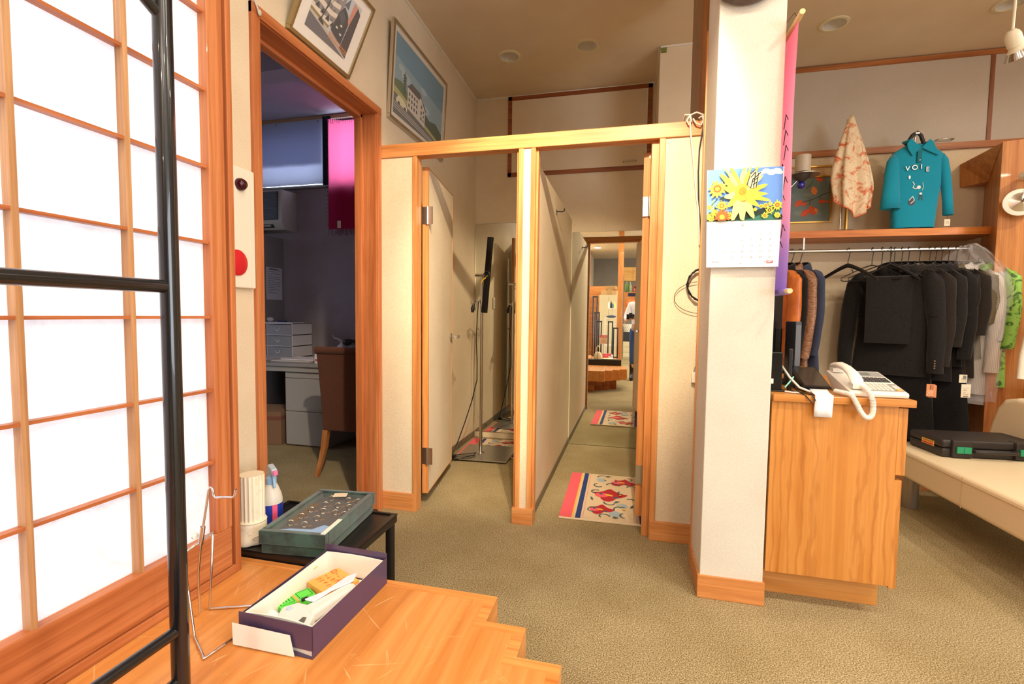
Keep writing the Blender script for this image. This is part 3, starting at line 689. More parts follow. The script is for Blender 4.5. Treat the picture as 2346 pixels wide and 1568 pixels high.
MB().m(GUN).prism([(0.000, 0.030), (0.040, -0.005), (0.062, 0.060), (0.092, 0.130), (0.086, 0.150), (0.060, 0.150), (0.034, 0.090)], 0.004, 0.034, 'z').build('gun_grip', tg, local=True, bevel=0.009, seg=3)
MB().m(mat('bluish white film', (222, 234, 250), 0.35)).prism([(-0.01, 0.045), (0.022, 0.085), (0.050, 0.170), (0.070, 0.190), (0.078, 0.150), (0.040, 0.095), (0.02, 0.04)], 0.0345, 0.040, 'z').build('trigger', tg, local=True, bevel=0.002)
MB().m(mat('bluish white film')).prism([(-0.048, 0.0), (-0.095, 0.022), (-0.080, -0.008), (-0.054, -0.02)], 0.006, 0.022, 'z').build('nose_guard', tg, local=True, bevel=0.002)
MB().m(mat('dark grey slot', (96, 98, 92), 0.5)).prism([(0.018, -0.028), (0.036, -0.034), (0.030, -0.012), (0.020, -0.012)], 0.0282, 0.0292, 'z').build('size_window', tg, local=True)
MB().m(mat('pale blue button', (196, 214, 240), 0.4)).lathe([(0.0075, 0), (0.007, 0.003), (0, 0.0035)], (-0.035, 0.015, 0.0285), 16).build('blue_button', tg, local=True, smooth=50)
MB().m(BLK).tube([(-0.022, 0.052, 0.030), (-0.010, 0.056, 0.034), (0.006, 0.052, 0.034), (0.014, 0.046, 0.03)], 0.005, 8).build('black_spring', tg, local=True, smooth=60)
o = MB().m(mat('yellow rubber', (238, 206, 60), 0.6)).box(-0.018, 0.018, -0.014, 0.014, 0, 0.012); o.v = [Matrix.Translation((-0.893, 1.032, ZI)) @ Matrix.Rotation(-0.4, 4, 'Z') @ p for p in o.v]
tag(o.build('eraser', None, bevel=0.003), 'small yellow block at the near end of the purple box', 'eraser')
for i, (x, y, a, m_, lb) in enumerate(((-0.892, 0.985, 0.5, mat('pink card', (244, 196, 170), 0.7), 'pinkish tag strip under the tagging gun nose'), (-0.872, 0.990, 0.35, WCARD, 'white tag strip at the near end of the purple box'), (-0.856, 0.980, 0.2, mat('coral card', (236, 120, 84), 0.7), 'coral red tag strip at the near end of the purple box'))):
    o = MB().m(m_).box(-0.007, 0.007, -0.022, 0.022, 0, 0.004); o.v = [Matrix.Translation((x, y, ZI+i*0.0042)) @ Matrix.Rotation(-a, 4, 'Z') @ p for p in o.v]
    tag(o.build('tag_strip'), lb, 'tag strip')
o = MB().m(mat('elastic', (240, 170, 96), 0.7)).tube([(-0.903, 1.16, ZI+0.030), (-0.897, 1.19, ZI+0.045), (-0.888, 1.215, ZI+0.052)], 0.0012, 6)
tag(o.build('rubber_band'), 'thin loose orange rubber band at the left side of the purple box', 'rubber band')

# ------------------------------------------------------------------ low black table
BT = mat('black lacquer', (30, 27, 25), 0.3, spec=0.5)
bt = thing('low_table', 'low black plastic table with a rimmed top behind the platform', 'table', (-1.1, 1.48, 0))
TX0, TX1, TY0, TY1, TZ = -1.375, -0.872, 1.303, 1.695, 0.352
MB().m(BT).box(TX0, TX1, TY0, TY1, TZ-0.030, TZ-0.001).build('table_top', bt, bevel=0.006)
MB().m(BT).box(TX0, TX1, TY0, TY0+0.006, TZ-0.001, TZ+0.001).box(TX0, TX1, TY1-0.012, TY1, TZ-0.001, TZ+0.005).box(TX0, TX0+0.014, TY0, TY1, TZ-0.001, TZ+0.004).box(TX1-0.02, TX1, TY0, TY1, TZ-0.001, TZ+0.004).build('raised_rim', bt, bevel=0.003)
for (x, y) in ((TX0+0.02, TY0+0.02), (TX1-0.022, TY0+0.02), (TX0+0.02, TY1-0.02), (TX1-0.022, TY1-0.02)):
    MB().m(BT).tube([(x, y, 0), (x, y, TZ-0.03)], 0.018, 16).build('leg', bt, smooth=40)

# ------------------------------------------------------------------ green velvet ring case
VEL = mat('dark green velvet', (38, 66, 60), 0.75, spec=0.2, sheen=0.6)
v = coords(VEL); f = noise(VEL, v, 14, 4, 0.6); base(VEL, ramp(VEL, f, [(0.38, (26, 44, 42)), (0.6, (48, 84, 74))]))
GX, GY, GZ = -1.070, 1.497, 0.3525
rz = math.radians(5.9)
jc = thing('ring_display_case', 'dark green velvet ring display case with a glass lid on the low black table', 'jewellery case', (GX, GY, GZ), rz)
gw, gl, gh = 0.234, 0.388, 0.078
m_ = MB().m(VEL).box(-gw/2+0.006, gw/2-0.006, -gl/2+0.006, gl/2-0.006, 0, 0.032); m_.build('case_base', jc, local=True, bevel=0.003)
lid = MB().m(VEL)
fw = 0.022
lid.box(-gw/2, gw/2, -gl/2, -gl/2+fw, 0.033, gh).box(-gw/2, gw/2, gl/2-fw, gl/2, 0.033, gh).box(-gw/2, -gw/2+fw, -gl/2+fw, gl/2-fw, 0.033, gh).box(gw/2-fw, gw/2, -gl/2+fw, gl/2-fw, 0.033, gh)
lid.build('lid_frame', jc, local=True, bevel=0.003)
MB().m(mat('charcoal velvet', (36, 33, 37), 0.85, sheen=0.3)).box(-gw/2+fw, gw/2-fw, -gl/2+fw, gl/2-fw, 0.033, 0.052).build('ring_pad', jc, local=True)
MB().m(mat('case glass', (250, 252, 255), 0.03, alpha=0.05, spec=0.8)).box(-gw/2+fw-0.002, gw/2-fw+0.002, -gl/2+fw-0.002, gl/2-fw+0.002, 0.069, 0.0705).build('glass_pane', jc, local=True)
MB().m(mat('sky blue cloth', (150, 194, 244), 0.7)).prism([(-0.088, -0.168), (0.093, -0.168), (0.094, -0.088), (0.048, -0.074), (0.022, -0.112), (-0.05, -0.116), (-0.086, -0.130)], 0.0521, 0.056, 'z').build('blue_cloth', jc, local=True, bevel=0.001)
MB().m(mat('brown tray strip', (110, 84, 44), 0.5)).box(-gw/2+fw, -gw/2+fw+0.028, -0.06, 0.10, 0.052, 0.055).build('brown_strip', jc, local=True)
MB().m(WCARD).box(gw/2-0.020, gw/2-0.004, -gl/2+0.008, -gl/2+0.125, gh+0.0003, gh+0.0012).build('white_label', jc, local=True)
Wc = WM[jc.name]
tagm = mat('beige tag card', (236, 222, 196), 0.7); RG = mat('silver ring metal', (216, 200, 178), 0.2, metal=1); TG = mat('brown price tag', (132, 100, 78), 0.6)
o = MB().m(tagm).box(-0.03, 0.022, -0.018, 0.022, 0, 0.001); o.v = [Wc @ Matrix.Translation((-0.005, 0.150, 0.074)) @ Matrix.Rotation(0.25, 4, 'Z') @ p for p in o.v]
rc = tag(o.build('card'), 'small cream card near the far end of the green ring case', 'card')
spots = [(-0.055, 0.150), (0.040, 0.140), (0.095, 0.135), (-0.045, 0.085), (0.020, 0.085), (0.085, 0.075), (-0.080, 0.030), (-0.015, 0.025), (0.050, 0.020), (0.100, 0.010), (-0.085, -0.030), (0.000, -0.040), (-0.090, -0.090), (-0.020, -0.095)]
proto = None
lab = ['at the far left', 'right of the cream card', 'in the far right corner', 'left in the second row', 'middle of the second row', 'right of the second row', 'left in the third row', 'in the middle of the third row', 'right of middle in the third row', 'rightmost of the third row', 'left in the fourth row', 'just above the blue cloth', 'nearest left row, above the blue cloth', 'middle of the nearest row by the blue cloth']
for i, (a, b) in enumerate(spots):
    p = Wc @ Vector((a*0.78, b*0.97, 0.0528))
    if proto is None:
        proto = thing('finger_ring', 'x', 'ring', (0, 0, 0), 0, 'rings in the green case')
        N = 18; R = []
        MB().m(RG).tube([(0.0095*math.cos(2*PI*k/N), 0, 0.0085+0.0095*math.sin(2*PI*k/N)) for k in range(N+1)], 0.0024, 6, cap=False).build('band', proto, smooth=80)
        MB().m(RG).ball((0, 0, 0.0165), 0.0028, 8).build('setting', proto, smooth=80)
        MB().m(TG).box(0.010, 0.024, -0.006, 0.004, 0.0, 0.002).build('price_tag', proto)
        r = proto
    else: r = copytree(proto)
    r.location = p; r.rotation_euler = (0, 0, rz+0.5); r['label'] = 'small silver ring '+lab[i]+' in the green case'

# ------------------------------------------------------------------ fluted plaster column and spray bottle on the table
IV = mat('aged ivory plaster', (238, 226, 196), 0.6)
v = coords(IV); f = noise(IV, v, 40, 4, 0.7); base(IV, ramp(IV, f, [(0.28, (214, 194, 152)), (0.42, (240, 230, 204))]))
co = thing('column_ornament', 'ivory plaster fluted column stump with a scrolled foot on the low black table', 'ornament', (-1.254, 1.364, 0.3515))
cx, cy = -1.254, 1.364
MB().m(IV).lathe([(0.041, 0.430), (0.041, 0.585), (0.039, 0.589), (0.0, 0.589)], (cx, cy, 0), 96, wob=lambda a, h: 1-0.085*abs(math.sin(a*9)) if h < 0.5852 else 0.99).build('fluted_shaft', co, smooth=30)
def foot(a, h):
    k = (0.430-h)/0.072
    return 1+0.16*max(0, k)*abs(math.cos(2*a))**2+0.03*math.sin(9*a)*k
MB().m(IV).lathe([(0.048, 0.3545), (0.052, 0.362), (0.0485, 0.375), (0.0455, 0.395), (0.045, 0.41), (0.0455, 0.420), (0.044, 0.424), (0.0465, 0.428), (0.044, 0.432), (0.040, 0.4325)], (cx, cy, 0), 64, wob=foot).build('scrolled_foot', co, smooth=50)
for k in range(4):
    a = k*PI/2-0.6; q = MB().m(IV)
    c_ = Vector((cx+0.050*math.cos(a), cy+0.050*math.sin(a), 0.378)); t_ = Vector((-math.sin(a), math.cos(a), 0))
    for sgn in (1, -1): q.tube([c_+t_*sgn*(0.004+0.008*math.cos(s_*0.7)*(1-s_*0.08))+Vector((0, 0, 0.009*math.sin(s_*0.7)*(1-s_*0.08))) for s_ in range(10)], 0.0022, 6)
    q.build('scroll_relief', co, smooth=60)
sp = thing('spray_bottle', 'clear spray bottle with pink and blue label beside the fluted column', 'bottle', (-1.205, 1.455, 0.3535))
sx, sy = -1.266, 1.470
bod = mat('cloudy clear plastic', (226, 220, 206), 0.3, alpha=0.93)
MB().m(bod).lathe([(0.036, 0.3545), (0.038, 0.358), (0.038, 0.460), (0.034, 0.480), (0.022, 0.512), (0.0165, 0.520), (0.0165, 0.526)], (sx, sy, 0), 32).build('bottle_body', sp, smooth=50)
MB().m(mat('royal blue label', (34, 58, 160), 0.4)).lathe([(0.0384, 0.360), (0.0384, 0.448)], (sx, sy, 0), 32, cap=False).build('blue_label', sp, smooth=50)
lbm = mat('white label print', (214, 216, 226), 0.5); pkm = mat('hot pink', (236, 92, 128), 0.5)
def arc(mb, r, a0, a1, z0_, z1_):
    N = 8; mb.rings([[(sx+r*math.cos(a0+(a1-a0)*k/N), sy+r*math.sin(a0+(a1-a0)*k/N), z) for k in range(N+1)] for z in (z0_, z1_)], closed=False, cap=False)
q = MB().m(lbm); arc(q, 0.0390, -2.9, -1.95, 0.362, 0.446); q.m(pkm); arc(q, 0.0391, -1.95, -1.80, 0.362, 0.446); arc(q, 0.0392, -0.8, -0.35, 0.362, 0.448)
q.m(mat('navy print', (40, 50, 120), 0.5)); arc(q, 0.0394, -2.8, -2.1, 0.425, 0.442); arc(q, 0.0394, -2.8, -2.3, 0.395, 0.402); arc(q, 0.0394, -2.8, -2.3, 0.378, 0.384)
q.build('printed_label', sp)
SB = mat('pale blue plastic', (150, 186, 220), 0.35)
MB().m(SB).lathe([(0.0185, 0.518), (0.0185, 0.540), (0.013, 0.546), (0.013, 0.552)], (sx, sy, 0), 24).build('collar', sp, smooth=40)
h = MB().m(mat('grey blue plastic', (176, 190, 204), 0.35)); h.prism([(-0.020, 0.545), (-0.020, 0.572), (-0.006, 0.590), (0.030, 0.578), (0.038, 0.565), (0.034, 0.556), (0.012, 0.553), (0.010, 0.545)], -0.010, 0.010, 'y')
h.v = [Matrix.Translation((sx, sy, 0)) @ Matrix.Rotation(-0.5, 4, 'Z') @ p for p in h.v]; h.build('spray_head', sp, bevel=0.003)
h = MB().m(SB).prism([(0.014, 0.556), (0.024, 0.556), (0.036, 0.512), (0.030, 0.508)], -0.005, 0.005, 'y'); h.v = [Matrix.Translation((sx, sy, 0)) @ Matrix.Rotation(-0.5, 4, 'Z') @ p for p in h.v]; h.build('trigger', sp, bevel=0.002)
h = MB().m(mat('pink nozzle', (240, 120, 170), 0.4)).box(0.034, 0.044, -0.008, 0.008, 0.557, 0.574); h.v = [Matrix.Translation((sx, sy, 0)) @ Matrix.Rotation(-0.5, 4, 'Z') @ p for p in h.v]; h.build('nozzle', sp, bevel=0.002)

# ------------------------------------------------------------------ wall alarm plate
al = thing('fire_alarm_panel', 'tall cream wall plate with a dark lamp and red disc beside the shoji frame', 'alarm panel', (XL, 1.44, 1.24))
MB().m(CRM).box(XL+0.0005, XL+0.022, 1.345, 1.532, 1.236, 1.668).build('cream_plate', al, bevel=0.004)
MB().m(CRM).box(XL+0.022, XL+0.024, 1.508, 1.512, 1.24, 1.664).build('edge_line', al)
MB().m(mat('alarm red', (206, 30, 44), 0.3)).lathe([(0.046, 0.022), (0.046, 0.027), (0.038, 0.032), (0, 0.034)], (XL, 1.442, 1.325), 40, 'x').build('red_disc', al, smooth=40)
MB().m(mat('dark red lamp', (64, 10, 26), 0.15)).lathe([(0.022, 0.022), (0.021, 0.034), (0.014, 0.044), (0, 0.048)], (XL, 1.462, 1.606), 32, 'x').build('dark_lamp', al, smooth=60)

# clear hook over the corner of the doorway casing
hk = thing('plastic_hook', 'small clear plastic hook at the top left corner of the office doorway', 'hook', (XL+0.015, 1.56, 2.28))
MB().m(mat('milky plastic', (220, 214, 200), 0.2, alpha=0.75)).tube([(XL+0.018, 1.548, 2.310), (XL+0.020, 1.562, 2.285), (XL+0.022, 1.572, 2.262)], 0.004, 8).build('hook_stem', hk, smooth=60)
MB().m(mat('milky plastic')).ball((XL+0.024, 1.571, 2.266), 0.009, 12, (0.7, 1, 1.3)).build('hook_loop', hk, smooth=80)

# ------------------------------------------------------------------ framed pictures
def picture(name, label, P00, U, V, fwid, depth, fm, matw, mm, art, matname='mat_board', glass=True):
    """P00 bottom-left corner seen from the front, U along the bottom, V up the side."""
    P00, U, V = Vector(P00), Vector(U), Vector(V); n = U.cross(V).normalized(); u = U.normalized(); v_ = V.normalized(); W, H = U.length, V.length
    t = thing(name, label, 'picture', tuple(P00))
    M_ = Matrix(((u.x, v_.x, n.x, P00.x), (u.y, v_.y, n.y, P00.y), (u.z, v_.z, n.z, P00.z), (0, 0, 0, 1)))
    def bld(mb, nm, **k): mb.v = [M_ @ p for p in mb.v]; return mb.build(nm, t, **k)
    f = MB().m(fm)
    f.box(0, W, 0, fwid, -depth, 0).box(0, W, H-fwid, H, -depth, 0).box(0, fwid, fwid, H-fwid, -depth, 0).box(W-fwid, W, fwid, H-fwid, -depth, 0)
    bld(f, 'picture_frame', bevel=0.002)
    bld(MB().m(mat('brown backing board', (110, 84, 56), 0.8)).box(fwid*0.5, W-fwid*0.5, fwid*0.5, H-fwid*0.5, -depth*0.9, -depth*0.75), 'backing_board')
    bld(MB().m(mm).box(fwid, W-fwid, fwid, H-fwid, -depth*0.7, -depth*0.45), matname)
    o_ = M_ @ Vector((matw[0], matw[2], -depth*0.45+0.0005)); pr = Print(o_, u*(W-matw[0]-matw[1]), v_*(H-matw[2]-matw[3]))
    art(pr); pr.build('printed_picture', t)
    if glass: bld(MB().m(mat('picture glass', (250, 252, 255), 0.03, alpha=0.06, spec=0.8)).box(fwid, W-fwid, fwid, H-fwid, -0.003, -0.002), 'glass_pane')
    return t
def C_(n, *c): return mat('print '+n, c, 0.6, spec=0.3)
def art_building(p):
    p.rect(0, 1, 0, 1, C_('pale sky', 196, 204, 214))
    p.poly([(0, .28), (1, .0), (1, 0), (0, 0)], C_('road', 92, 90, 96)).poly([(0, .34), (1, .06), (1, .02), (0, .26)], C_('kerb', 196, 186, 172))
    p.poly([(0, .48), (.45, .36), (.45, .24), (0, .30)], C_('olive grass', 140, 126, 58))
    W = C_('white concrete', 232, 222, 206); D = C_('dark glass', 26, 26, 32); G = C_('mid grey', 110, 108, 112)
    p.poly([(0, 1), (.62, 1), (.62, .25), (0, .42)], C_('facade grey', 142, 136, 134))
    for k in range(4):
        y = .92-.17*k; p.poly([(0, y+.02), (.4, y-.04), (.55, y-.01), (.55, y-.09), (.4, y-.12), (0, y-.06)], W)
    for k in range(3):
        for j in range(6): a = .03+.08*j; y = .83-.17*k-.012*j; p.rect(a, a+.04, y-.05, y, G)
    for j in range(4): a = .06+.13*j; p.poly([(a, .40-.03*j), (a+.05, .50-.03*j), (a+.10, .40-.03*j)], D)
    p.poly([(.50, .26), (.55, .62), (.63, .78), (.75, .70), (.82, .58), (.80, .15)], D).poly([(.56, .60), (.62, .70), (.72, .62), (.70, .44)], C_('tinted glass', 66, 70, 80))
    p.poly([(.60, .80), (.70, .98), (.72, .78)], C_('steel blue', 86, 98, 112))
    p.poly([(.78, .62), (.80, .98), (.93, .94), (.92, .40)], C_('salmon brick', 206, 142, 116)).poly([(.90, .95), (1, .88), (1, .02), (.80, .1), (.84, .6)], C_('brown black block', 48, 30, 28))
    for a, b in ((.58, .36), (.70, .30), (.66, .44)): p.rect(a, a+.05, b, b+.03, W)
    FN = C_('orange fence', 214, 140, 70)
    for k in range(16): a = .50+.032*k; p.rect(a, a+.008, .10-.003*k, .24-.006*k, FN)
    p.line([(.48, .22), (1, .12)], .008, FN).line([(.48, .17), (1, .07)], .008, FN)
    p.poly([(.22, .30), (.31, .27), (.34, .21), (.20, .24)], D); T = C_('bare trunk', 40, 34, 34)
    p.line([(.24, .26), (.30, .60), (.33, 1)], .022, T)
    for a, b, c, d in ((.30, .6, .20, .95), (.31, .7, .42, .99), (.29, .5, .40, .8), (.31, .75, .1, .98), (.32, .8, .55, .93), (.29, .55, .14, .78)): p.line([(a, b), (c, d)], .007, T)
def art_house(p):
    p.rect(0, 1, 0, 1, C_('deep sky', 96, 138, 158)); p.poly([(0, .72), (1, .60), (1, .15), (0, .15)], C_('light sky', 128, 158, 168))
    for a, b, r in ((.2, .55, .09), (.35, .50, .08), (.55, .62, .06), (.12, .62, .06), (.62, .40, .08)): p.circ(a, b, r, C_('cloud', 160, 180, 186), ry=r*.7)
    G = C_('hill green', 84, 104, 60); G2 = C_('dark green', 56, 76, 44)
    p.poly([(0, .42), (.12, .46), (.28, .36), (.28, .1), (0, .1)], G).poly([(.5, .1), (.55, .36), (.7, .30), (.85, .34), (1, .26), (1, .05)], G2)
    p.poly([(0, .30), (1, .08), (1, 0), (0, 0)], C_('tarmac', 92, 92, 88)).poly([(0, .34), (1, .10), (1, .06), (0, .26)], C_('yellow verge', 170, 164, 92))
    for k in range(7): a = .2; p.poly([(.14+.0*k, .34+.035*k), (.22, .34+.035*k), (.18, .39+.035*k)], G2)
    p.line([(.18, .3), (.18, .62)], .01, G2)
    W = C_('house wall', 206, 196, 178); R = C_('house roof', 74, 62, 58)
    p.poly([(.24, .20), (.24, .48), (.46, .46), (.52, .52), (.60, .40), (.60, .14)], W).poly([(.23, .47), (.30, .56), (.48, .55), (.46, .45)], R).poly([(.46, .45), (.48, .55), (.62, .38), (.60, .36), (.50, .50)], R)
    for j in range(4):
        for k in range(3): p.rect(.26+.05*j, .285+.05*j, .23+.075*k, .275+.075*k, C_('house window', 70, 66, 72))
    for k in range(3): p.rect(.505, .53, .2+.08*k, .25+.08*k, C_('house window', 70, 66, 72)); p.rect(.555, .575, .2+.06*k, .235+.06*k, C_('house window', 70, 66, 72))
    p.poly([(.04, .20), (.08, .26), (.17, .25), (.24, .19), (.24, .14), (.04, .16)], C_('car cream', 214, 208, 170)).circ(.09, .16, .018, R).circ(.20, .15, .018, R)
    for k in range(3): p.line([(0, .08+.03*k), (1, 0.0+.02*k)], .006, C_('kerb', 196, 186, 172))
picture('framed_photograph', 'tilted framed photograph of a modern building resting on the office doorway casing', (-1.3735, 1.735, 2.302), (0, 0.437, 0), (0.146, 0, 0.315), 0.016, 0.022, GOLD, (.075, .075, .06, .05), mat('white mat board', (240, 236, 226), 0.8), art_building)
picture('framed_painting', 'large silver framed painting of a house under a blue sky, above the partition beam', (-1.3725, 2.575, 2.285), (0, 0.823, 0), (0.034, 0, 0.556), 0.022, 0.020, SIL, (.05, .05, .05, .05), mat('beige mat board', (216, 204, 182), 0.8), art_house)
# ================================================================== fitting rooms
PK = mat('rug pink', (226, 92, 104), 0.95); NB = mat('rug navy', (36, 58, 116), 0.95); YL = mat('rug yellow', (226, 178, 60), 0.95); CR = mat('rug cream', (212, 190, 158), 0.97); RDD = mat('rug crimson', (172, 36, 46), 0.95); TL = mat('rug teal', (40, 92, 110), 0.95); LB = mat('rug grey blue', (160, 176, 186), 0.95)
def rug(label, cx, cy, w, l, rz):
    t = thing('rug', label, 'rug', (cx, cy, 0), rz, 'patterned door mats')
    N1, N2 = 40, 40
    m_ = MB().m(CR).box(-w/2, w/2, -l/2, l/2, 0.001, 0.012); m_.build('pile_body', t, local=True, bevel=0.003)
    W_ = WM[t.name]; o_ = W_ @ Vector((-w/2, -l/2, 0.0122)); p = Print(o_, W_.to_3x3() @ Vector((w, 0, 0)), W_.to_3x3() @ Vector((0, l, 0)))
    for (a, b, m1) in ((0, .125, PK), (.125, .142, YL), (.16, .214, NB), (.788, .842, NB), (.86, .876, YL), (.876, 1, PK)): p.rect(a+0.002, b-0.002 if b == 1 else b, .006, .994, m1)
    p.line([(.238, .02), (.238, .98)], .004, PK).line([(.764, .02), (.764, .98)], .004, PK)
    random.seed(11)
    def flower(a, b, s, ph):
        n = 12; p.poly([(a+s*(1+.32*math.sin(3*t+ph))*math.cos(t), b+s*.62*(1+.38*math.cos(4*t+ph))*math.sin(t)) for t in [2*PI*k/28 for k in range(28)]], RDD)
        p.poly([(a-s*.5+s*.45*math.cos(t), b-.01+s*.3*math.sin(t)) for t in [2*PI*k/12 for k in range(12)]], PK)
        p.poly([(a+s*.28*math.cos(t+.5), b+s*.12*math.sin(t)) for t in [2*PI*k/12 for k in range(12)]], YL)
        p.poly([(a+s*.45+s*.2*math.cos(t), b-s*.25+s*.08*math.sin(t)) for t in [2*PI*k/12 for k in range(12)]], TL)
        p.poly([(a-s*.55+s*.14*math.cos(t), b+s*.1+s*.1*math.sin(t)) for t in [2*PI*k/12 for k in range(12)]], TL)
    def curl(a, b, r, t0, t1, m1=TL, w_=.013): p.line([(a+r*math.cos(t0+(t1-t0)*k/12)*(1-.03*k), b+r*.7*math.sin(t0+(t1-t0)*k/12)*(1-.03*k)) for k in range(13)], w_, m1)
    for (a, b) in ((.62, .3), (.38, .85), (.55, .14)): p.circ(a, b, .06, LB, ry=.05)
    for a, b, s, ph in ((.40, .20, .115, 1), (.48, .50, .165, 0.3), (.62, .82, .125, 2.2)): flower(a, b, s, ph)
    for c_ in ((.33, .18, .07, 1, 5), (.44, .08, .06, 0, 4), (.60, .22, .09, 1, 3.4), (.70, .40, .10, -1, 2), (.33, .55, .06, 1, 5), (.36, .70, .07, 2, 5.5), (.50, .72, .09, 0, 3), (.72, .70, .07, -1, 3), (.70, .90, .05, -2, 2), (.38, .90, .08, 0.5, 3), (.62, .55, .05, 2, 5), (.50, .33, .07, 3, 6), (.66, .10, .07, 2, 4.4)): curl(*c_)
    for a, b in ((.60, .27), (.64, .22), (.42, .84), (.60, .50)): p.circ(a, b, .016, YL)
    for a, b, q in ((.56, .35, .4), (.30, .38, 2), (.72, .28, 1), (.45, .93, 0.2), (.55, .06, 0)): p.poly([(a+.05*math.cos(q), b+.05*math.sin(q)), (a+.012*math.cos(q+1.6), b+.012*math.sin(q+1.6)), (a-.03*math.cos(q), b-.03*math.sin(q)), (a-.012*math.cos(q+1.6), b-.012*math.sin(q+1.6))], TL)
    p.build('woven_pattern', t)
    return t
rug('pink edged floral rug lying flat in the right fitting room', -0.082, 3.035, 0.565, 0.79, math.radians(0.8))
rug('pink edged floral rug under the steel foot plate in the left fitting room', -1.06, 3.90, 0.565, 0.52, math.radians(3))
# lamp stand in the left room
st = thing('lamp_stand', 'chrome floor stand with steel foot plate and tilted black bar in the left fitting room', 'stand', (-1.151, 3.68, 0.014))
b_ = MB().m(STL).prism([(-1.300, 3.470), (-0.885, 3.488), (-0.893, 3.915), (-1.320, 3.900)], 0.0135, 0.0225, 'z'); b_.build('foot_plate', st, bevel=0.0015)
MB().m(CHR).tube([(-1.151, 3.682, 0.022), (-1.151, 3.682, 1.27)], 0.0135, 20).tube([(-1.151, 3.682, 1.25), (-1.153, 3.682, 1.455)], 0.0105, 16).build('pole', st, smooth=40)
MB().m(CHR).lathe([(0.030, 0.0225), (0.030, 0.028), (0.016, 0.032)], (-1.151, 3.682, 0), 24).build('pole_collar', st, smooth=40)
MB().m(CHR).tube([(-1.151, 3.682, 1.235), (-1.151, 3.682, 1.275)], 0.0185, 16).tube([(-1.170, 3.682, 1.258), (-1.196, 3.670, 1.258)], 0.007, 10).build('height_clamp', st, smooth=40)
MB().m(CHR).tube([(-1.205, 3.68, 1.462), (-1.112, 3.68, 1.460)], 0.0125, 16).build('cross_head', st, smooth=40)
lb = MB().m(mat('matt black aluminium', (16, 16, 17), 0.35)).box(-0.021, 0.021, -0.016, 0.012, -0.30, 0.30); lb.v = [Matrix.Translation((-1.100, 3.668, 1.462)) @ Matrix.Rotation(math.radians(4.5), 4, 'Y') @ Matrix.Rotation(math.radians(-18), 4, 'Z') @ p for p in lb.v]
lb.build('light_bar', st, bevel=0.002)
lb = MB().m(STL).box(-0.0225, -0.0212, -0.016, 0.012, -0.30, 0.30); lb.v = [Matrix.Translation((-1.100, 3.668, 1.462)) @ Matrix.Rotation(math.radians(4.5), 4, 'Y') @ Matrix.Rotation(math.radians(-18), 4, 'Z') @ p for p in lb.v]
lb.build('bar_edge', st)
MB().m(mat('yellow cable', (226, 190, 40), 0.5)).tube([(-1.150, 3.668, 1.40), (-1.135, 3.655, 1.425), (-1.11, 3.648, 1.44), (-1.095, 3.645, 1.455)], 0.004, 8).build('yellow_lead', st, smooth=60)
MB().m(BLK).tube([(-1.10+0.022*math.cos(t), 3.645, 1.468+0.022*math.sin(t)) for t in [k*0.6 for k in range(12)]], 0.005, 8).build('black_lead_loop', st, smooth=60)
cb_ = MB().m(BLK)
cb_.tube([(-1.196, 3.66, 1.262), (-1.205, 3.655, 1.24), (-1.217, 3.65, 1.20), (-1.219, 3.65, 1.165)], [0.005, 0.006, 0.016, 0.011], 10)
cb_.tube([(-1.172, 3.66, 1.25), (-1.180, 3.66, 1.15), (-1.190, 3.665, 0.95), (-1.180, 3.66, 0.78), (-1.178, 3.655, 0.62), (-1.215, 3.64, 0.45), (-1.26, 3.60, 0.28), (-1.30, 3.56, 0.14), (-1.335, 3.53, 0.04), (-1.33, 3.50, 0.03), (-1.29, 3.55, 0.03), (-1.22, 3.60, 0.03), (-1.17, 3.62, 0.035), (-1.17, 3.56, 0.03), (-1.22, 3.50, 0.03), (-1.31, 3.45, 0.012), (-1.34, 3.50, 0.012)], 0.0042, 8)
t_ = thing('power_cord', 'black power cord hanging from the chrome stand clamp and looping on the floor', 'cable', (-1.2, 3.6, 0.01)); cb_.build('cord', t_, smooth=80)
MB().m(BLK).box(-1.345, -1.300, 3.485, 3.525, 0.012, 0.04).build('adapter_block', t_, bevel=0.004)
ol = thing('wall_outlet', 'pale wall switch plate seen in the left fitting room mirror', 'outlet', (XL, 3.58, 1.25))
MB().m(CRM).box(XL+0.0005, XL+0.008, 3.545, 3.615, 1.21, 1.33).build('cover_plate', ol, bevel=0.003)
for z in (1.245, 1.27, 1.295): MB().m(mat('outlet rocker', (206, 198, 180), 0.5)).box(XL+0.008, XL+0.011, 3.565, 3.595, z-0.009, z+0.009).build('rocker', ol)
hk = thing('coat_hook', 'small black metal coat hook on the dividing wall of the right fitting room', 'hook', (-0.505, 3.33, 1.87))
MB().m(BLKM).box(-0.505, -0.501, 3.32, 3.34, 1.845, 1.88).tube([(-0.502, 3.33, 1.868), (-0.462, 3.33, 1.866), (-0.452, 3.33, 1.872), (-0.450, 3.33, 1.888)], 0.0045, 8).build('hook_arm', hk, smooth=50)

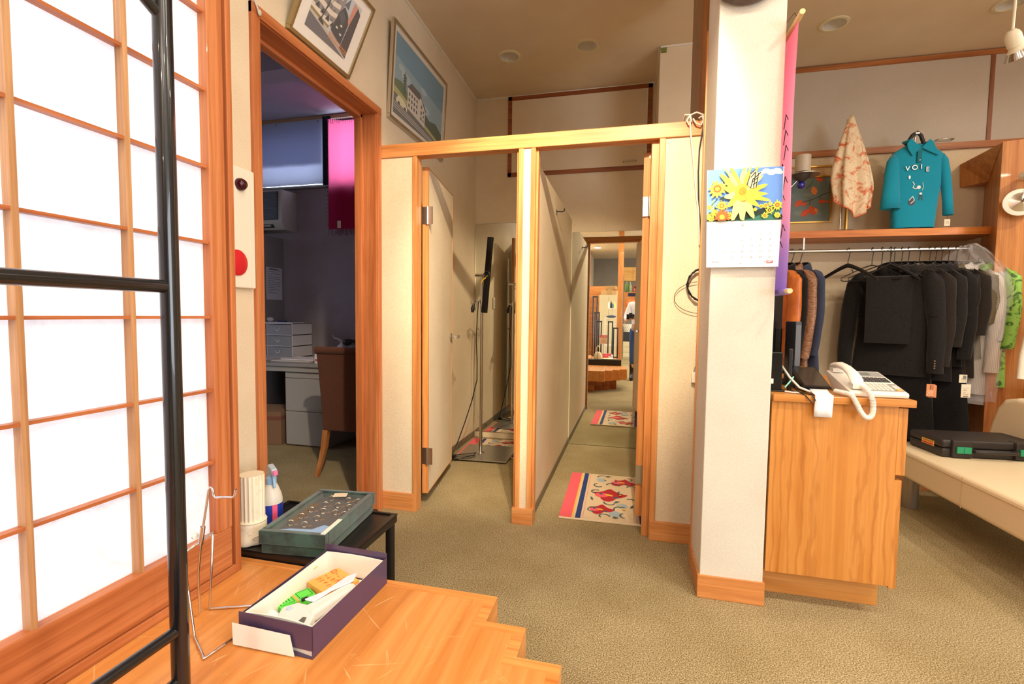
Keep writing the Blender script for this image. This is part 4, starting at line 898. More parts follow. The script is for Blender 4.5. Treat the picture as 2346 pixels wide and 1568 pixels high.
# ------------------------------------------------------------------ cables and small box on the partition beside the pillar
CW = mat('white cable', (222, 218, 206), 0.45)
t_ = thing('cable_bundle', 'white and black cables draped over the beam end and running down beside the pillar', 'cable', (0.32, 2.49, 1.6))
PYF = PY0-0.012
def Tz(*p): return Vector(p)
MB().m(CW).tube([(0.236, PYF+0.06, 2.104), (0.240, PYF, 2.125), (0.262, PYF-0.01, 2.120), (0.268, PYF-0.01, 2.09), (0.256, PYF-0.01, 2.075), (0.247, PYF-0.01, 2.095), (0.262, PYF-0.01, 2.118), (0.290, PYF-0.012, 2.128), (0.322, PYF-0.01, 2.115), (0.326, PYF-0.01, 2.06), (0.330, PYF+0.004, 1.95), (0.336, PYF+0.006, 1.7), (0.338, PYF+0.006, 1.45)], 0.0045, 8).tube([(0.262, PYF-0.008, 2.09), (0.268, PYF-0.004, 2.03), (0.283, PYF, 1.92), (0.296, PYF+0.004, 1.80), (0.316, PYF+0.006, 1.66), (0.326, PYF+0.006, 1.50)], 0.0042, 8).tube([(0.275, PYF-0.012, 2.10), (0.290, PYF-0.014, 2.075), (0.312, PYF-0.012, 2.066), (0.322, PYF-0.012, 2.09), (0.316, PYF-0.01, 2.11), (0.30, PYF-0.01, 2.10)], 0.004, 8).build('white_cable', t_, smooth=80)
MB().m(BLK).tube([(0.334, PYF, 2.11), (0.322, PYF-0.004, 2.05), (0.310, PYF+0.002, 1.96), (0.309, PYF+0.005, 1.85), (0.316, PYF+0.006, 1.7), (0.330, PYF+0.006, 1.55), (0.340, PYF+0.006, 1.40)], 0.0034, 8).build('black_cable', t_, smooth=80)
t_ = thing('cable_coil', 'coil of black cable hanging on the partition beside the pillar', 'cable', (0.345, 2.49, 1.31))
MB().m(BLK).tube([(0.352+(0.078+0.004*math.sin(k*1.7))*math.cos(k*2*PI/24), PYF-0.004-0.0012*(k//24)*2, 1.307+(0.080+0.004*math.cos(k*2.3))*math.sin(k*2*PI/24)) for k in range(24*5+1)], 0.0032, 6).build('coil', t_, smooth=80)
MB().m(mat('brown bare wire', (110, 80, 60), 0.5)).tube([(0.340+0.125*math.cos(a), PYF-0.001, 1.245+0.078*math.sin(a)) for a in [PI*0.55+k*0.25 for k in range(16)]], 0.0016, 6).build('thin_wire', t_, smooth=80)
t_ = thing('junction_box', 'small cream box with a thin wire on the lower partition beside the pillar', 'socket box', (0.325, 2.5, 0.85))
MB().m(CRM).box(0.309, 0.345, PY0-0.022, PY0+0.003, 0.825, 0.876).build('box_body', t_, bevel=0.003)
MB().m(mat('grey wire', (150, 145, 140), 0.5)).tube([(0.318, PYF+0.002, 0.876), (0.322, PYF+0.002, 0.90), (0.335, PYF+0.004, 0.915), (0.345, PYF+0.006, 0.93)], 0.002, 6).build('lead_wire', t_, smooth=60)
tag(bx(0.322, 0.345, PY0-0.001, PY0+0.003, 1.555, 1.60, m=mat('brown tape', (186, 146, 104), 0.7)).build('tape_patch'), 'small brown tape patch on the partition left of the calendar', 'tape')
tag(bx(0.180, 0.215, 3.685, 3.700, 3.045, 3.075, m=mat('green tape', (110, 124, 52), 0.7)).build('tape_patch'), 'small green tape tab high on the boxed column under the ceiling', 'tape')
struct(MB().m(WZ).box(0.3035, 0.3088, 2.300, 2.318, 0.095, 2.4), 'trim_11', 'thin wooden strip along the rear left corner of the pillar')

# ------------------------------------------------------------------ pillar: clock, calendar, hanging scroll
ck = thing('wall_clock', 'round dark brown wall clock at the top of the pillar, mostly above the frame', 'clock', (0.403, 2.034, 2.477))
DB = mat('dark walnut', (74, 44, 30), 0.35, coat=0.4)
MB().m(DB).lathe([(0.140, -0.001), (0.150, -0.012), (0.150, -0.034), (0.138, -0.050), (0.122, -0.046), (0.118, -0.03), (0.118, -0.001)], (0.403, 2.035, 2.477), 64, 'y').build('clock_rim', ck, smooth=50)
MB().m(WPL).lathe([(0.119, -0.020), (0, -0.0201)], (0.403, 2.035, 2.477), 48, 'y', cap=False).build('clock_face', ck)
hm = MB().m(BLK)
for L_, a, w_ in ((0.06, 0.9, 0.006), (0.095, 2.4, 0.004)): hm.tube([(0.403, 2.013, 2.477), (0.403+L_*math.cos(a), 2.013, 2.477+L_*math.sin(a))], w_/2, 6)
for k in range(12):
    a = k*PI/6; hm.tube([(0.403+0.098*math.cos(a), 2.0146, 2.477+0.098*math.sin(a)), (0.403+0.110*math.cos(a), 2.0146, 2.477+0.110*math.sin(a))], 0.0018, 6)
hm.build('clock_hands', ck)
ca = thing('wall_calendar', 'sunflower wall calendar hanging on the white pillar', 'calendar', (0.418, 2.03, 1.345))
th_ = MB().m(mat('calendar paper', (248, 248, 248), 0.55))
TLc, TRc, BLc, BRc = (0.283, 2.0245, 1.722), (0.556, 2.0245, 1.722), (0.290, 2.013, 1.345), (0.546, 2.013, 1.345)
th_.add([BLc, BRc, TRc, TLc], [(0, 1, 2, 3)]); th_.build('calendar_sheets', ca, thick=0.006, solid_off=-1)
o_ = Vector((0.286, 2.0, 0)); 
nrm = (Vector(TRc)-Vector(TLc)).cross(Vector(TLc)-Vector(BLc)).normalized()
pp = Print(Vector((0.2865, 2.0184, 1.522)), Vector((0.2665, 0, 0)), Vector((-0.0014, 0.0061, 0.2)))
SKY = C_('calendar sky', 112, 160, 238); SY_ = C_('sunflower yellow', 246, 226, 78); SO = C_('sunflower amber', 236, 186, 70); DG = C_('leaf dark', 44, 62, 56); GN = C_('leaf green', 66, 128, 110); RO = C_('flower rust', 216, 98, 44); BK = C_('print black', 40, 38, 44); PW = C_('cloud white', 244, 248, 255); PY_ = C_('pale petal', 250, 238, 140)
pp.rect(0, 1, 0, 1, SKY); pp.rect(0, 1, 0, .10, DG)
random.seed(3)
for a, b, r in ((.78, .93, .05), (.85, .90, .06), (.92, .92, .06), (.73, .90, .035), (.96, .89, .04)): pp.circ(a, b, r, PW, ry=r*.9)
def petal(a, b, t, L, w_, m1): pp.poly([(a, b), (a+.45*L*math.cos(t)-w_*math.sin(t), b+(.45*L*math.sin(t)+w_*math.cos(t))*1.33), (a+.9*L*math.cos(t)-w_*.4*math.sin(t), b+(.9*L*math.sin(t)+w_*.4*math.cos(t))*1.33), (a+L*math.cos(t), b+L*math.sin(t)*1.33), (a+.85*L*math.cos(t)+w_*.5*math.sin(t), b+(.85*L*math.sin(t)-w_*.5*math.cos(t))*1.33), (a+.4*L*math.cos(t)+w_*math.sin(t), b+(.4*L*math.sin(t)-w_*math.cos(t))*1.33)], m1)
def clip01(pts): return [(min(1, max(0, a)), min(1, max(0, b))) for a, b in pts]
_pl = pp.poly; pp.poly = lambda pts, m, th=0: _pl(clip01(pts), m)
def sunf(a, b, r, n, m1, cc): 
    for k in range(n): petal(a, b, 2*PI*k/n+random.uniform(-.1, .1), r*random.uniform(.85, 1.1), r*.2, m1)
    pp.circ(a, b, r*.40, cc, ry=r*.40*1.33); pp.circ(a, b, r*.22, SO, ry=r*.22*1.33)
for k in range(26): pp.poly([(random.random(), 0), (random.random(), .0), (k/26+.03, random.uniform(.12, .3)), (k/26, .1)], random.choice((GN, DG)))
pp.line([(.07, 0), (.09, .42)], .012, SO); pp.line([(.05, .3), (.13, .42)], .01, DG)
for a, b, r, cc in ((.03, .28, .045, SO), (.02, .10, .05, SO), (.10, .17, .06, SO), (.20, .30, .085, RO), (.06, .05, .05, RO), (.30, .10, .06, RO), (.72, .26, .035, RO), (.78, .27, .045, RO), (.84, .30, .035, SO), (.93, .27, .075, RO), (.83, .18, .06, BK), (.77, .08, .05, RO), (.93, .08, .05, SO), (.64, .2, .03, SO)): sunf(a, b, r, 11, SY_, cc)
sunf(.13, .62, .14, 12, SY_, RO)
pp.poly([(.25, .68), (.24, .60), (.27, .55), (.30, .60)], DG).poly([(.15, .40), (.28, .42), (.36, .36), (.30, .46), (.2, .47)], DG)
for t, L, w_ in ((1.1, .50, .045), (1.5, .55, .05), (1.9, .52, .04), (2.35, .44, .055), (2.75, .30, .05), (3.3, .24, .06), (3.9, .26, .06), (4.4, .42, .06), (4.75, .42, .06), (5.15, .40, .06), (5.6, .30, .05), (6.0, .40, .04), (6.25, .34, .045), (.35, .36, .05), (.75, .38, .04), (1.3, .46, .03), (2.1, .5, .03)): petal(.46, .50, t, L, w_, random.choice((SY_, PY_, SY_)))
pp.circ(.45, .53, .085, SO, ry=.165); pp.circ(.47, .55, .05, C_('amber centre', 214, 150, 50), ry=.08)
for k in range(60): a = random.uniform(0, 2*PI); r = random.uniform(.0, .08); pp.circ(.45+r*math.cos(a), .53+r*1.9*math.sin(a), .004, random.choice((SY_, C_('amber centre', 214, 150, 50))), n=6)
pp.poly([(.43, .36), (.50, .37), (.54, .42), (.50, .35)], RO); sunf(.20, .08, .11, 14, RO, RO); pp.circ(.20, .07, .035, SO)
CRB = C_('butterfly cream', 246, 236, 178)
pp.poly([(.51, .66), (.56, .86), (.63, .95), (.64, .88), (.61, .76)], CRB).poly([(.53, .66), (.60, .80), (.66, .90), (.71, .88), (.67, .72), (.64, .60), (.58, .60)], CRB)
for a0, b0, a1, b1 in ((.56, .86, .63, .95), (.57, .80, .63, .90), (.60, .76, .70, .89), (.58, .70, .67, .80), (.60, .66, .66, .72), (.61, .6, .63, .9), (.64, .60, .67, .88), (.57, .6, .60, .78), (.52, .66, .56, .84)): pp.line([(a0, b0), (a1, b1)], .012, BK)
pp.circ(.475, .975, .014, mat('brass eyelet', (190, 150, 90), 0.3, metal=1))
pp.build('sunflower_picture', ca)
pq = Print(Vector((0.289, 2.0115, 1.348)), Vector((0.255, 0, 0)), Vector((0, 0.0055, 0.172)))
FT = C_('faint print', 140, 140, 138)
pq.text('6', 0.5, 0.885, 0.017, FT, 'CENTER')
d_ = 1
for r_ in range(5):
    for c_ in range(7):
        if r_ == 0 and c_ < 5: continue
        pq.text(str(d_), 0.115+c_*0.128, 0.69-0.128*r_, 0.0115, FT, 'CENTER'); d_ += 1
pq.text('ITAMI', 0.055, 0.075, 0.0105, C_('dark violet ink', 60, 40, 66), wide=1.25)
LR = C_('logo red', 222, 84, 84); pq.rect(.845, .93, .065, .125, LR); pq.line([(.855, .105), (.92, .105)], .01, PW).line([(.855, .085), (.90, .085)], .008, PW); pq.text('+', .805, .07, .012, LR)
pq.circ(.48, .06, .006, BK)
pq.build('calendar_print', ca)
sc_ = thing('hanging_scroll', 'pink to purple cloth banner hanging edge on from wooden rods beside the pillar', 'banner', (0.572, 2.2, 2.235))
SCR = mat('pink purple dyed cloth', (232, 120, 160), 0.7)
n_, l_, b_2 = nodes(SCR); tc = n_.new('ShaderNodeTexCoord'); sx_ = n_.new('ShaderNodeSeparateXYZ'); l_.new(tc.outputs['Generated'], sx_.inputs[0]); base(SCR, ramp(SCR, sx_.outputs['Z'], [(0.0, (146, 116, 210)), (0.14, (178, 138, 220)), (0.32, (252, 172, 206)), (0.75, (250, 150, 182)), (1.0, (246, 130, 156))]))
_so = b_2.inputs['Base Color'].links[0].from_socket; _tr = n_.new('ShaderNodeBsdfTranslucent'); _mx = n_.new('ShaderNodeMixShader'); _mx.inputs[0].default_value = 0.5
l_.new(_so, _tr.inputs[0]); l_.new(b_2.outputs[0], _mx.inputs[1]); l_.new(_tr.outputs[0], _mx.inputs[2]); l_.new(_mx.outputs[0], n_['Material Output'].inputs[0])
MB().m(SCR).sheet(lambda a, b: (0.570+0.0025*math.sin(b*7)+0.002*math.sin(a*9), 1.988+a*0.50, 1.255+b*0.978), 12, 40).build('dyed_cloth', sc_, smooth=80)
q_ = MB().m(C_('ink black', 30, 26, 30))
random.seed(9)
for k in range(9):
    z = 1.9-0.06*k; y = 2.04+random.uniform(-.02, .03); q_.tube([(0.5665, y, z), (0.5665, y+0.03, z+0.03), (0.5665, y+0.05, z-0.02)], 0.0014, 5)
q_.build('ink_strokes', sc_)
RODM = mat('pale wood rod', (226, 196, 140), 0.5)
for z, nm in ((2.240, 'top_rod'), (1.250, 'bottom_rod')):
    MB().m(RODM).tube([(0.572, 1.952, z), (0.572, 2.51, z)], 0.0095, 16).build(nm, sc_, smooth=40)
MB().m(mat('lilac sleeve', (150, 128, 206), 0.7)).tube([(0.572, 1.985, 1.250), (0.572, 2.49, 1.250)], 0.0125, 16).build('rod_sleeve', sc_, smooth=40)
MB().m(BLK).tube([(0.572, 2.0, 2.24), (0.563, 2.01, 2.27), (0.549, 2.05, 2.26)], 0.001, 6).build('hanging_cord', sc_)
# ================================================================== counter
ct = thing('sales_counter', 'orange wooden sales counter with a recessed plinth beside the pillar', 'counter', (0.8, 2.4, 0))
CX0, CX1, CY0, CY1 = 0.556, 1.030, 2.052, 2.80
MB().m(CTRX).box(CX0, CX1+0.003, CY0-0.016, CY1+0.01, 0.826, 0.853).build('counter_top', ct, bevel=0.0015)
MB().m(CTR).box(CX0, 0.985, CY0, CY1, 0.135, 0.825).build('counter_body', ct, bevel=0.001)
MB().m(CTRX).box(CX0+0.01, 0.996, CY0+0.10, CY1-0.02, 0.0, 0.134).build('plinth', ct, bevel=0.001)
MB().m(CTR).box(0.987, 1.018, CY0+0.004, CY1, 0.565, 0.820).build('drawer', ct, bevel=0.0015)
MB().m(CTR).box(0.985, 1.010, CY0+0.004, CY1, 0.125, 0.545).build('door', ct, bevel=0.0015)
struct(MB().m(CTRX).box(CX0+0.01, 0.965, 2.145, 2.152, 0.001, 0.133), 'trim_12') if False else None
TOPZ = 0.8535
# black mini computer, monitor, grey folder
pc = thing('mini_computer', 'black upright mini computer on the counter against the pillar', 'computer', (0.58, 2.2, TOPZ))
MB().m(mat('glossy black', (18, 18, 19), 0.22)).box(0.560, 0.606, 2.115, 2.30, TOPZ+0.006, 1.012).build('computer_case', pc, bevel=0.003)
MB().m(BLK).box(0.556, 0.618, 2.108, 2.31, TOPZ+0.0005, TOPZ+0.006).build('foot', pc, bevel=0.002)
MB().m(WPL).box(0.562, 0.574, 2.1138, 2.1148, 0.885, 0.905).build('sticker', pc)
mo = thing('monitor', 'black flat monitor seen almost edge on behind the hanging scroll', 'monitor', (0.66, 2.45, TOPZ), math.radians(66))
MB().m(BLK).box(-0.17, 0.17, -0.006, 0.02, 0.11, 0.475).build('bezel', mo, local=True, bevel=0.004)
MB().m(mat('dark screen', (12, 12, 14), 0.15)).box(-0.160, 0.160, 0.0201, 0.0212, 0.12, 0.465).build('screen', mo, local=True)
MB().m(BLK).box(-0.02, 0.02, -0.030, -0.006, 0.01, 0.25).box(-0.09, 0.09, -0.07, 0.06, 0.0005, 0.010).build('stand', mo, local=True, bevel=0.003)
fo = thing('file_holder', 'grey upright file holder between the monitor and the orange jacket', 'file holder', (0.74, 2.40, TOPZ))
MB().m(mat('charcoal board', (74, 76, 82), 0.6)).box(0.715, 0.738, 2.34, 2.48, TOPZ+0.0005, 1.135).build('holder_body', fo, bevel=0.002)
MB().m(mat('grey board face', (104, 106, 112), 0.6)).box(0.716, 0.737, 2.337, 2.3398, TOPZ+0.02, 1.12).build('grey_face', fo)
MB().m(BLK).box(0.640, 0.655, 2.16, 2.175, TOPZ+0.0005, 1.025).build('antenna', thing('router', 'black router antenna standing between the computer and the tablet', 'router', (0.65, 2.17, TOPZ)), bevel=0.003)
# tablet terminal on its stand
tb = thing('tablet_terminal', 'tilted black tablet terminal on the counter, receipt paper coming out below', 'tablet', (0.74, 2.2, TOPZ))
q0, q1, q2, q3 = Vector((0.683, 2.105, 0.880)), Vector((0.781, 2.105, 0.880)), Vector((0.797, 2.335, 0.938)), Vector((0.699, 2.335, 0.940))
nn = (q1-q0).cross(q3-q0).normalized()
def slab(mb, a, b, c, d, n, t):
    return mb.add([p-n*t for p in (a, b, c, d)]+[a, b, c, d], [(3, 2, 1, 0), (4, 5, 6, 7), (0, 1, 5, 4), (1, 2, 6, 5), (2, 3, 7, 6), (3, 0, 4, 7)])
slab(MB().m(mat('glossy black')), q0, q1, q2, q3, nn, 0.010).build('tablet_body', tb, bevel=0.003)
def lerp4(a, b): return (q0*(1-a)+q1*a)*(1-b)+(q3*(1-a)+q2*a)*b
slab(MB().m(mat('dim screen glass', (38, 36, 35), 0.12)), lerp4(.05, .05)+nn*0.0006, lerp4(.95, .05)+nn*0.0006, lerp4(.95, .93)+nn*0.0006, lerp4(.05, .93)+nn*0.0006, nn, 0.0008).build('screen', tb)
slab(MB().m(GOLDY), lerp4(.38, .955)+nn*0.0006, lerp4(.62, .955)+nn*0.0006, lerp4(.62, .975)+nn*0.0006, lerp4(.38, .975)+nn*0.0006, nn, 0.0008).build('maker_badge', tb)
MB().m(BLK).box(0.690, 0.775, 2.14, 2.33, TOPZ+0.0005, 0.872).build('stand_body', tb, bevel=0.005)
MB().m(BLK).prism([(2.15, 0.872), (2.15, 0.880), (2.32, 0.924), (2.32, 0.872)], 0.70, 0.765, 'x').build('stand_wedge', tb, bevel=0.002)
rc = MB().m(mat('receipt paper', (246, 246, 250), 0.6)).sheet(lambda a, b: (0.700+a*0.062-0.004*b, [2.10, 2.07, 2.033, 2.030, 2.0315, 2.030][min(5, int(b*5.001))]-0.001, [0.872, 0.862, 0.858, 0.838, 0.805, 0.775][min(5, int(b*5.001))]), 4, 5)
tag(rc.build('receipt', smooth=60, thick=0.0004), 'blank white receipt curling over the counter edge below the tablet', 'receipt')
cbm = MB().m(CW).tube([(0.62, 2.20, 0.96), (0.64, 2.14, 0.91), (0.665, 2.10, 0.875), (0.700, 2.085, 0.862), (0.72, 2.10, 0.860)], 0.0045, 8)
c_ = thing('cable_bundle', 'blue grey, green and black leads between the computer and the tablet', 'cable', (0.66, 2.1, TOPZ)); 
cbm.build('white_cable', c_, smooth=60)
MB().m(mat('mint wire', (140, 214, 186), 0.5)).tube([(0.618, 2.12, 0.87), (0.64, 2.13, 0.895), (0.66, 2.16, 0.91)], 0.003, 8).build('mint_wire', c_, smooth=60)
MB().m(BLK).tube([(0.66, 2.16, 0.90), (0.650, 2.08, 0.865), (0.668, 2.034, 0.852), (0.685, 2.026, 0.830), (0.698, 2.026, 0.838), (0.69, 2.034, 0.857), (0.67, 2.07, 0.858), (0.64, 2.12, 0.858)], 0.0022, 8).build('black_wire', c_, smooth=60)
MB().m(WPL).tube([(0.614, 2.10, 0.857), (0.635, 2.075, 0.858), (0.66, 2.08, 0.858)], 0.0032, 8).build('grey_wire', c_, smooth=60)
# ------------------------------------------------------------------ telephone
ph = thing('telephone', 'cream office telephone with many keys on the counter', 'telephone', (0.93, 2.2, TOPZ))
PH = mat('cream telephone plastic', (236, 228, 214), 0.35)
px0, px1, pyf, pyb = 0.828, 1.022, 2.066, 2.300
def zt(y): return 0.874+(y-pyf)/(pyb-pyf)*0.056
MB().m(PH).prism([(pyf, TOPZ+0.001), (pyf-0.004, 0.866), (pyf, zt(pyf)), (pyb, zt(pyb)), (pyb, zt(pyb)-0.022), (pyb-0.06, TOPZ+0.012), (pyb-0.07, TOPZ+0.001)], px0, px1, 'x').build('telephone_body', ph, bevel=0.004, seg=3)
o_ = Vector((px0, pyf, zt(pyf)+0.0003)); U_ = Vector((px1-px0, 0, 0)); V_ = Vector((0, pyb-pyf, zt(pyb)-zt(pyf))); kp = Print(o_, U_, V_)
GP = mat('grey panel', (150, 148, 146), 0.4); DKK = mat('dark key', (60, 58, 60), 0.5); LG = mat('light key', (214, 208, 196), 0.5)
kp.rect(.36, .97, .72, .96, GP); kp.build('display_panel', ph)
kp = Print(o_, U_, V_); kp.k = 3; kp.rect(.42, .75, .78, .92, mat('lcd', (118, 120, 108), 0.2)); kp.build('screen', ph)
kp = Print(o_, U_, V_); kp.rect(.36, .97, .06, .40, GP); kp.build('key_panel', ph)
nv = U_.cross(V_).normalized()
def key(a0, a1, b0, b1, m1, h=0.003):
    kk = MB().m(m1); A_, B_, C1, D_ = [o_+U_*a+V_*b+nv*h for a, b in ((a0, b0), (a1, b0), (a1, b1), (a0, b1))]
    slab(kk, A_, B_, C1, D_, nv, h); kk.build('key', ph)
for r_ in range(3):
    for c1 in range(8): key(.38+c1*.072, .435+c1*.072, .46+r_*.075, .505+r_*.075, DKK)
for r_ in range(4):
    for c1 in range(6): key(.38+c1*.072, .440+c1*.072, .09+r_*.075, .145+r_*.075, LG)
key(.85, .94, .08, .14, mat('orange key', (236, 170, 90), 0.5)); key(.85, .94, .17, .22, LG); key(.85, .94, .25, .30, LG)
hs = MB().m(PH)
hp = [(0.862, 2.088, 0.898), (0.862, 2.100, 0.912), (0.862, 2.135, 0.934), (0.862, 2.19, 0.950), (0.862, 2.25, 0.957), (0.862, 2.292, 0.952), (0.862, 2.306, 0.938)]
hs.rings([[(x+0.024*k_*math.cos(t), y, z+0.013*math.sin(t)) for t in [2*PI*j/16 for j in range(16)]] for (x, y, z), k_ in zip(hp, (0.75, 1.0, 0.9, .8, .85, 1.05, .85))])
hs.box(0.840, 0.884, 2.075, 2.118, 0.882, 0.903).box(0.840, 0.884, 2.262, 2.305, 0.925, 0.944)
hs.build('handset', ph, bevel=0.004, smooth=50)
cor = []
path = [(0.872, 2.078, 0.893), (0.880, 2.045, 0.878), (0.884, 2.020, 0.850), (0.885, 2.014, 0.815), (0.878, 2.012, 0.790), (0.862, 2.012, 0.786), (0.845, 2.014, 0.806), (0.832, 2.020, 0.836), (0.822, 2.040, 0.862), (0.806, 2.075, 0.8655), (0.795, 2.11, 0.8655)]
def cat(P_, n):
    out = []; P_ = [Vector(p) for p in P_]
    for i in range(len(P_)-1):
        p0, p1, p2, p3 = P_[max(i-1, 0)], P_[i], P_[i+1], P_[min(i+2, len(P_)-1)]
        for k in range(n):
            t = k/n; out.append(0.5*((2*p1)+(p2-p0)*t+(2*p0-5*p1+4*p2-p3)*t*t+(3*p1-p0-3*p2+p3)*t**3))
    return out+[P_[-1]]
cp = cat(path, 60); T_ = len(cp)
for i, p in enumerate(cp):
    d = (cp[min(i+1, T_-1)]-cp[max(i-1, 0)]).normalized(); u1 = d.cross(Vector((0.3, 1, 0.1))).normalized(); u2 = d.cross(u1); a = i*0.75
    cor.append(p+(u1*math.cos(a)+u2*math.sin(a))*0.0075)
MB().m(PH).tube(cor, 0.0026, 6).build('coiled_cord', ph, smooth=80)

# ================================================================== clothes alcove
SHW = wood('shelf wood', 'x', (214, 130, 56), (196, 110, 42), (226, 148, 72))
sh_ = thing('wall_shelf', 'long orange wooden shelf above the clothes rail', 'shelf', (1.7, 4.08, 1.74))
MB().m(SHW).box(0.92, 2.40, 3.93, YB-0.002, 1.735, 1.785).build('shelf_board', sh_, bevel=0.0015)
RY, RZ = 3.92, 1.637
rl = thing('clothes_rail', 'brushed steel clothes rail under the shelf', 'rail', (1.7, RY, RZ))
MB().m(STL).tube([(0.95, RY, RZ), (2.342, RY, RZ)], 0.0125, 20).build('rail_tube', rl, smooth=40)
MB().m(STL).box(1.22, 1.23, RY-0.006, RY+0.006, RZ+0.012, 1.735).build('rail_bracket', rl)
# wardrobe
wd = thing('wardrobe', 'tall orange wooden wardrobe unit at the right end of the clothes rail', 'wardrobe', (2.6, 4.0, 0))
Bk, Fr = (2.486, YB-0.002), (2.289, 3.765)
ex = Vector((0.9238, -0.383)).normalized()
Fr2 = (Fr[0]+0.95*0.96, Fr[1]-0.95*0.28); Bk2 = (Fr2[0]+0.10, YB-0.002)
MB().m(WARD).prism([Bk, Fr, Fr2, Bk2], 0.0, 2.292, 'z').build('wardrobe_body', wd, bevel=0.002)
# hood board reaching left along the wall
MB().m(WARD).add([(2.324, 4.236, 2.286), (2.333, 4.236, 2.122), (2.420, 4.10, 2.122), (2.2905, 3.772, 2.288), (2.480, 4.236, 2.286), (2.480, 4.236, 2.122), (2.480, 4.10, 2.122), (2.40, 3.80, 2.288)],
    [(0, 1, 2, 3), (1, 5, 6, 2), (4, 0, 3, 7), (5, 4, 7, 6), (2, 6, 7, 3), (0, 4, 5, 1)]).build('hood_board', wd, bevel=0.001)
struct(MB().m(WX).box(0.96, 2.30, 3.722, 3.76, 0, 0.085), 'baseboard_7', 'low wooden plinth strip behind the sofa')
# sconces on the wardrobe front
fd = Vector((Fr2[0]-Fr[0], Fr2[1]-Fr[1], 0)).normalized(); fn = Vector((fd.y, -fd.x, 0))
def sconce(label, s, z, r, tilt):
    c_ = Vector((Fr[0], Fr[1], 0))+fd*s+fn*0.05; c_.z = z
    t = thing('wall_sconce', label, 'wall light', tuple(c_))
    R_ = Matrix.Translation(c_) @ fn.to_track_quat('Z', 'Y').to_matrix().to_4x4() @ Matrix.Rotation(tilt, 4, 'X')
    def bl(mb, nm, **k): mb.v = [R_ @ p for p in mb.v]; mb.build(nm, t, **k)
    bl(MB().m(mat('white enamel', (236, 232, 220), 0.3)).lathe([(r, 0), (r*0.99, 0.006), (r*0.80, 0.010)], n=48), 'outer_ring', smooth=40)
    bl(MB().m(mat('spun aluminium', (200, 190, 180), 0.22, metal=1)).lathe([(r*0.80, 0.008), (r*0.4, 0.016), (0.0, 0.03)], n=48, cap=False), 'spun_disc', smooth=40)
    bl(MB().m(STL).tube([(0, 0, -0.05), (0, 0, 0.035), (0.02, 0.05, 0.07), (0.05, 0.12, 0.05)], 0.006, 10), 'arm', smooth=60)
sconce('round spun metal wall light on the wardrobe front near the right edge', 0.085, 1.89, 0.083, 0.0)
sconce('flat upper wall light disc on the wardrobe, seen edge on at the right edge', 0.15, 2.06, 0.080, 1.25)
# ------------------------------------------------------------------ spotlight hanging from the ceiling
spt = thing('spotlight', 'cream spotlight on a thin stem hanging from the ceiling at the top right', 'spotlight', (1.75, 2.85, ZC))
SPM = mat('cream enamel', (226, 218, 192), 0.35)
MB().m(SPM).lathe([(0.04, 0), (0.04, -0.012), (0.015, -0.016)], (1.752, 2.85, ZC), 24).build('ceiling_cup', spt, smooth=40)
MB().m(SPM).tube([(1.752, 2.85, ZC-0.01), (1.742, 2.85, 2.60), (1.740, 2.85, 2.525)], 0.0065, 12).build('stem', spt, smooth=40)
hd = Vector((0.50, 0.30, -0.80)).normalized(); R_ = Matrix.Translation((1.738, 2.85, 2.520)) @ hd.to_track_quat('Z', 'Y').to_matrix().to_4x4() @ Matrix.Scale(1.3, 4)
q = MB().m(SPM).lathe([(0.012, -0.01), (0.020, 0.0), (0.024, 0.012), (0.024, 0.048), (0.021, 0.050), (0.022, 0.054), (0.030, 0.066), (0.036, 0.078)], n=28); q.v = [R_ @ p for p in q.v]; q.build('lamp_head', spt, smooth=40)
q = MB().m(CHR).lathe([(0.030, 0.066), (0.043, 0.088), (0.044, 0.090), (0.036, 0.086), (0.0, 0.078)], n=28, cap=False); q.v = [R_ @ p for p in q.v]; q.build('reflector_bulb', spt, smooth=50)

# ------------------------------------------------------------------ hangers and garments
HB_ = mat('black hanger plastic', (24, 23, 24), 0.35, spec=0.6)
def hook(par, m1=HB_, zs=-0.10):
    pts = [(0, 0.0, zs), (0, 0.001, zs+0.025), (0, 0.010, zs+0.05), (0, 0.020, -0.010), (0, 0.0175, 0.006), (0, 0.008, 0.0175), (0, -0.004, 0.0185), (0, -0.015, 0.011), (0, -0.019, 0.0)]
    MB().m(m1).tube(pts, 0.0028, 8).build('hook', par, smooth=60, local=True)
def arms(par, w, m1=HB_, wide=0.014, thin=False):
    N = 16; R_ = []
    for i in range(N+1):
        s = -1+2*i/N; x = s*w/2; z = -0.105-(0.085 if thin else 0.115)*abs(s)**1.25; hgt = (0.016 if not thin else 0.004)*(1-0.3*abs(s)); th = wide*(0.55+0.6*abs(s)) if not thin else 0.004
        y = -0.02*abs(s)**2
        R_.append([(x, y+th*math.cos(a), z+hgt*math.sin(a)) for a in [2*PI*k/10 for k in range(10)]])
    MB().m(m1).rings(R_).build('hanger_arms', par, smooth=60, local=True)
    if thin: MB().m(m1).tube([(-w/2, -0.02, -0.20), (-w/2+0.01, -0.012, -0.212), (0, 0, -0.215), (w/2-0.01, -0.012, -0.212), (w/2, -0.02, -0.20)], 0.004, 8).tube([(-w*.3, -0.01, -0.15), (-w*.31, -0.01, -0.135), (-w*.34, -0.01, -0.13)], 0.003, 6).tube([(w*.3, -0.01, -0.15), (w*.31, -0.01, -0.135), (w*.34, -0.01, -0.13)], 0.003, 6).build('trouser_bar', par, smooth=60, local=True)
def hanger(x, ang, label, w=0.40, thin=False, m1=HB_, y=RY):
    t = thing('clothes_hanger', label, 'hanger', (x, y, RZ), math.radians(ang), 'empty hangers on the rail'); hook(t, m1); arms(t, w, m1, thin=thin); return t
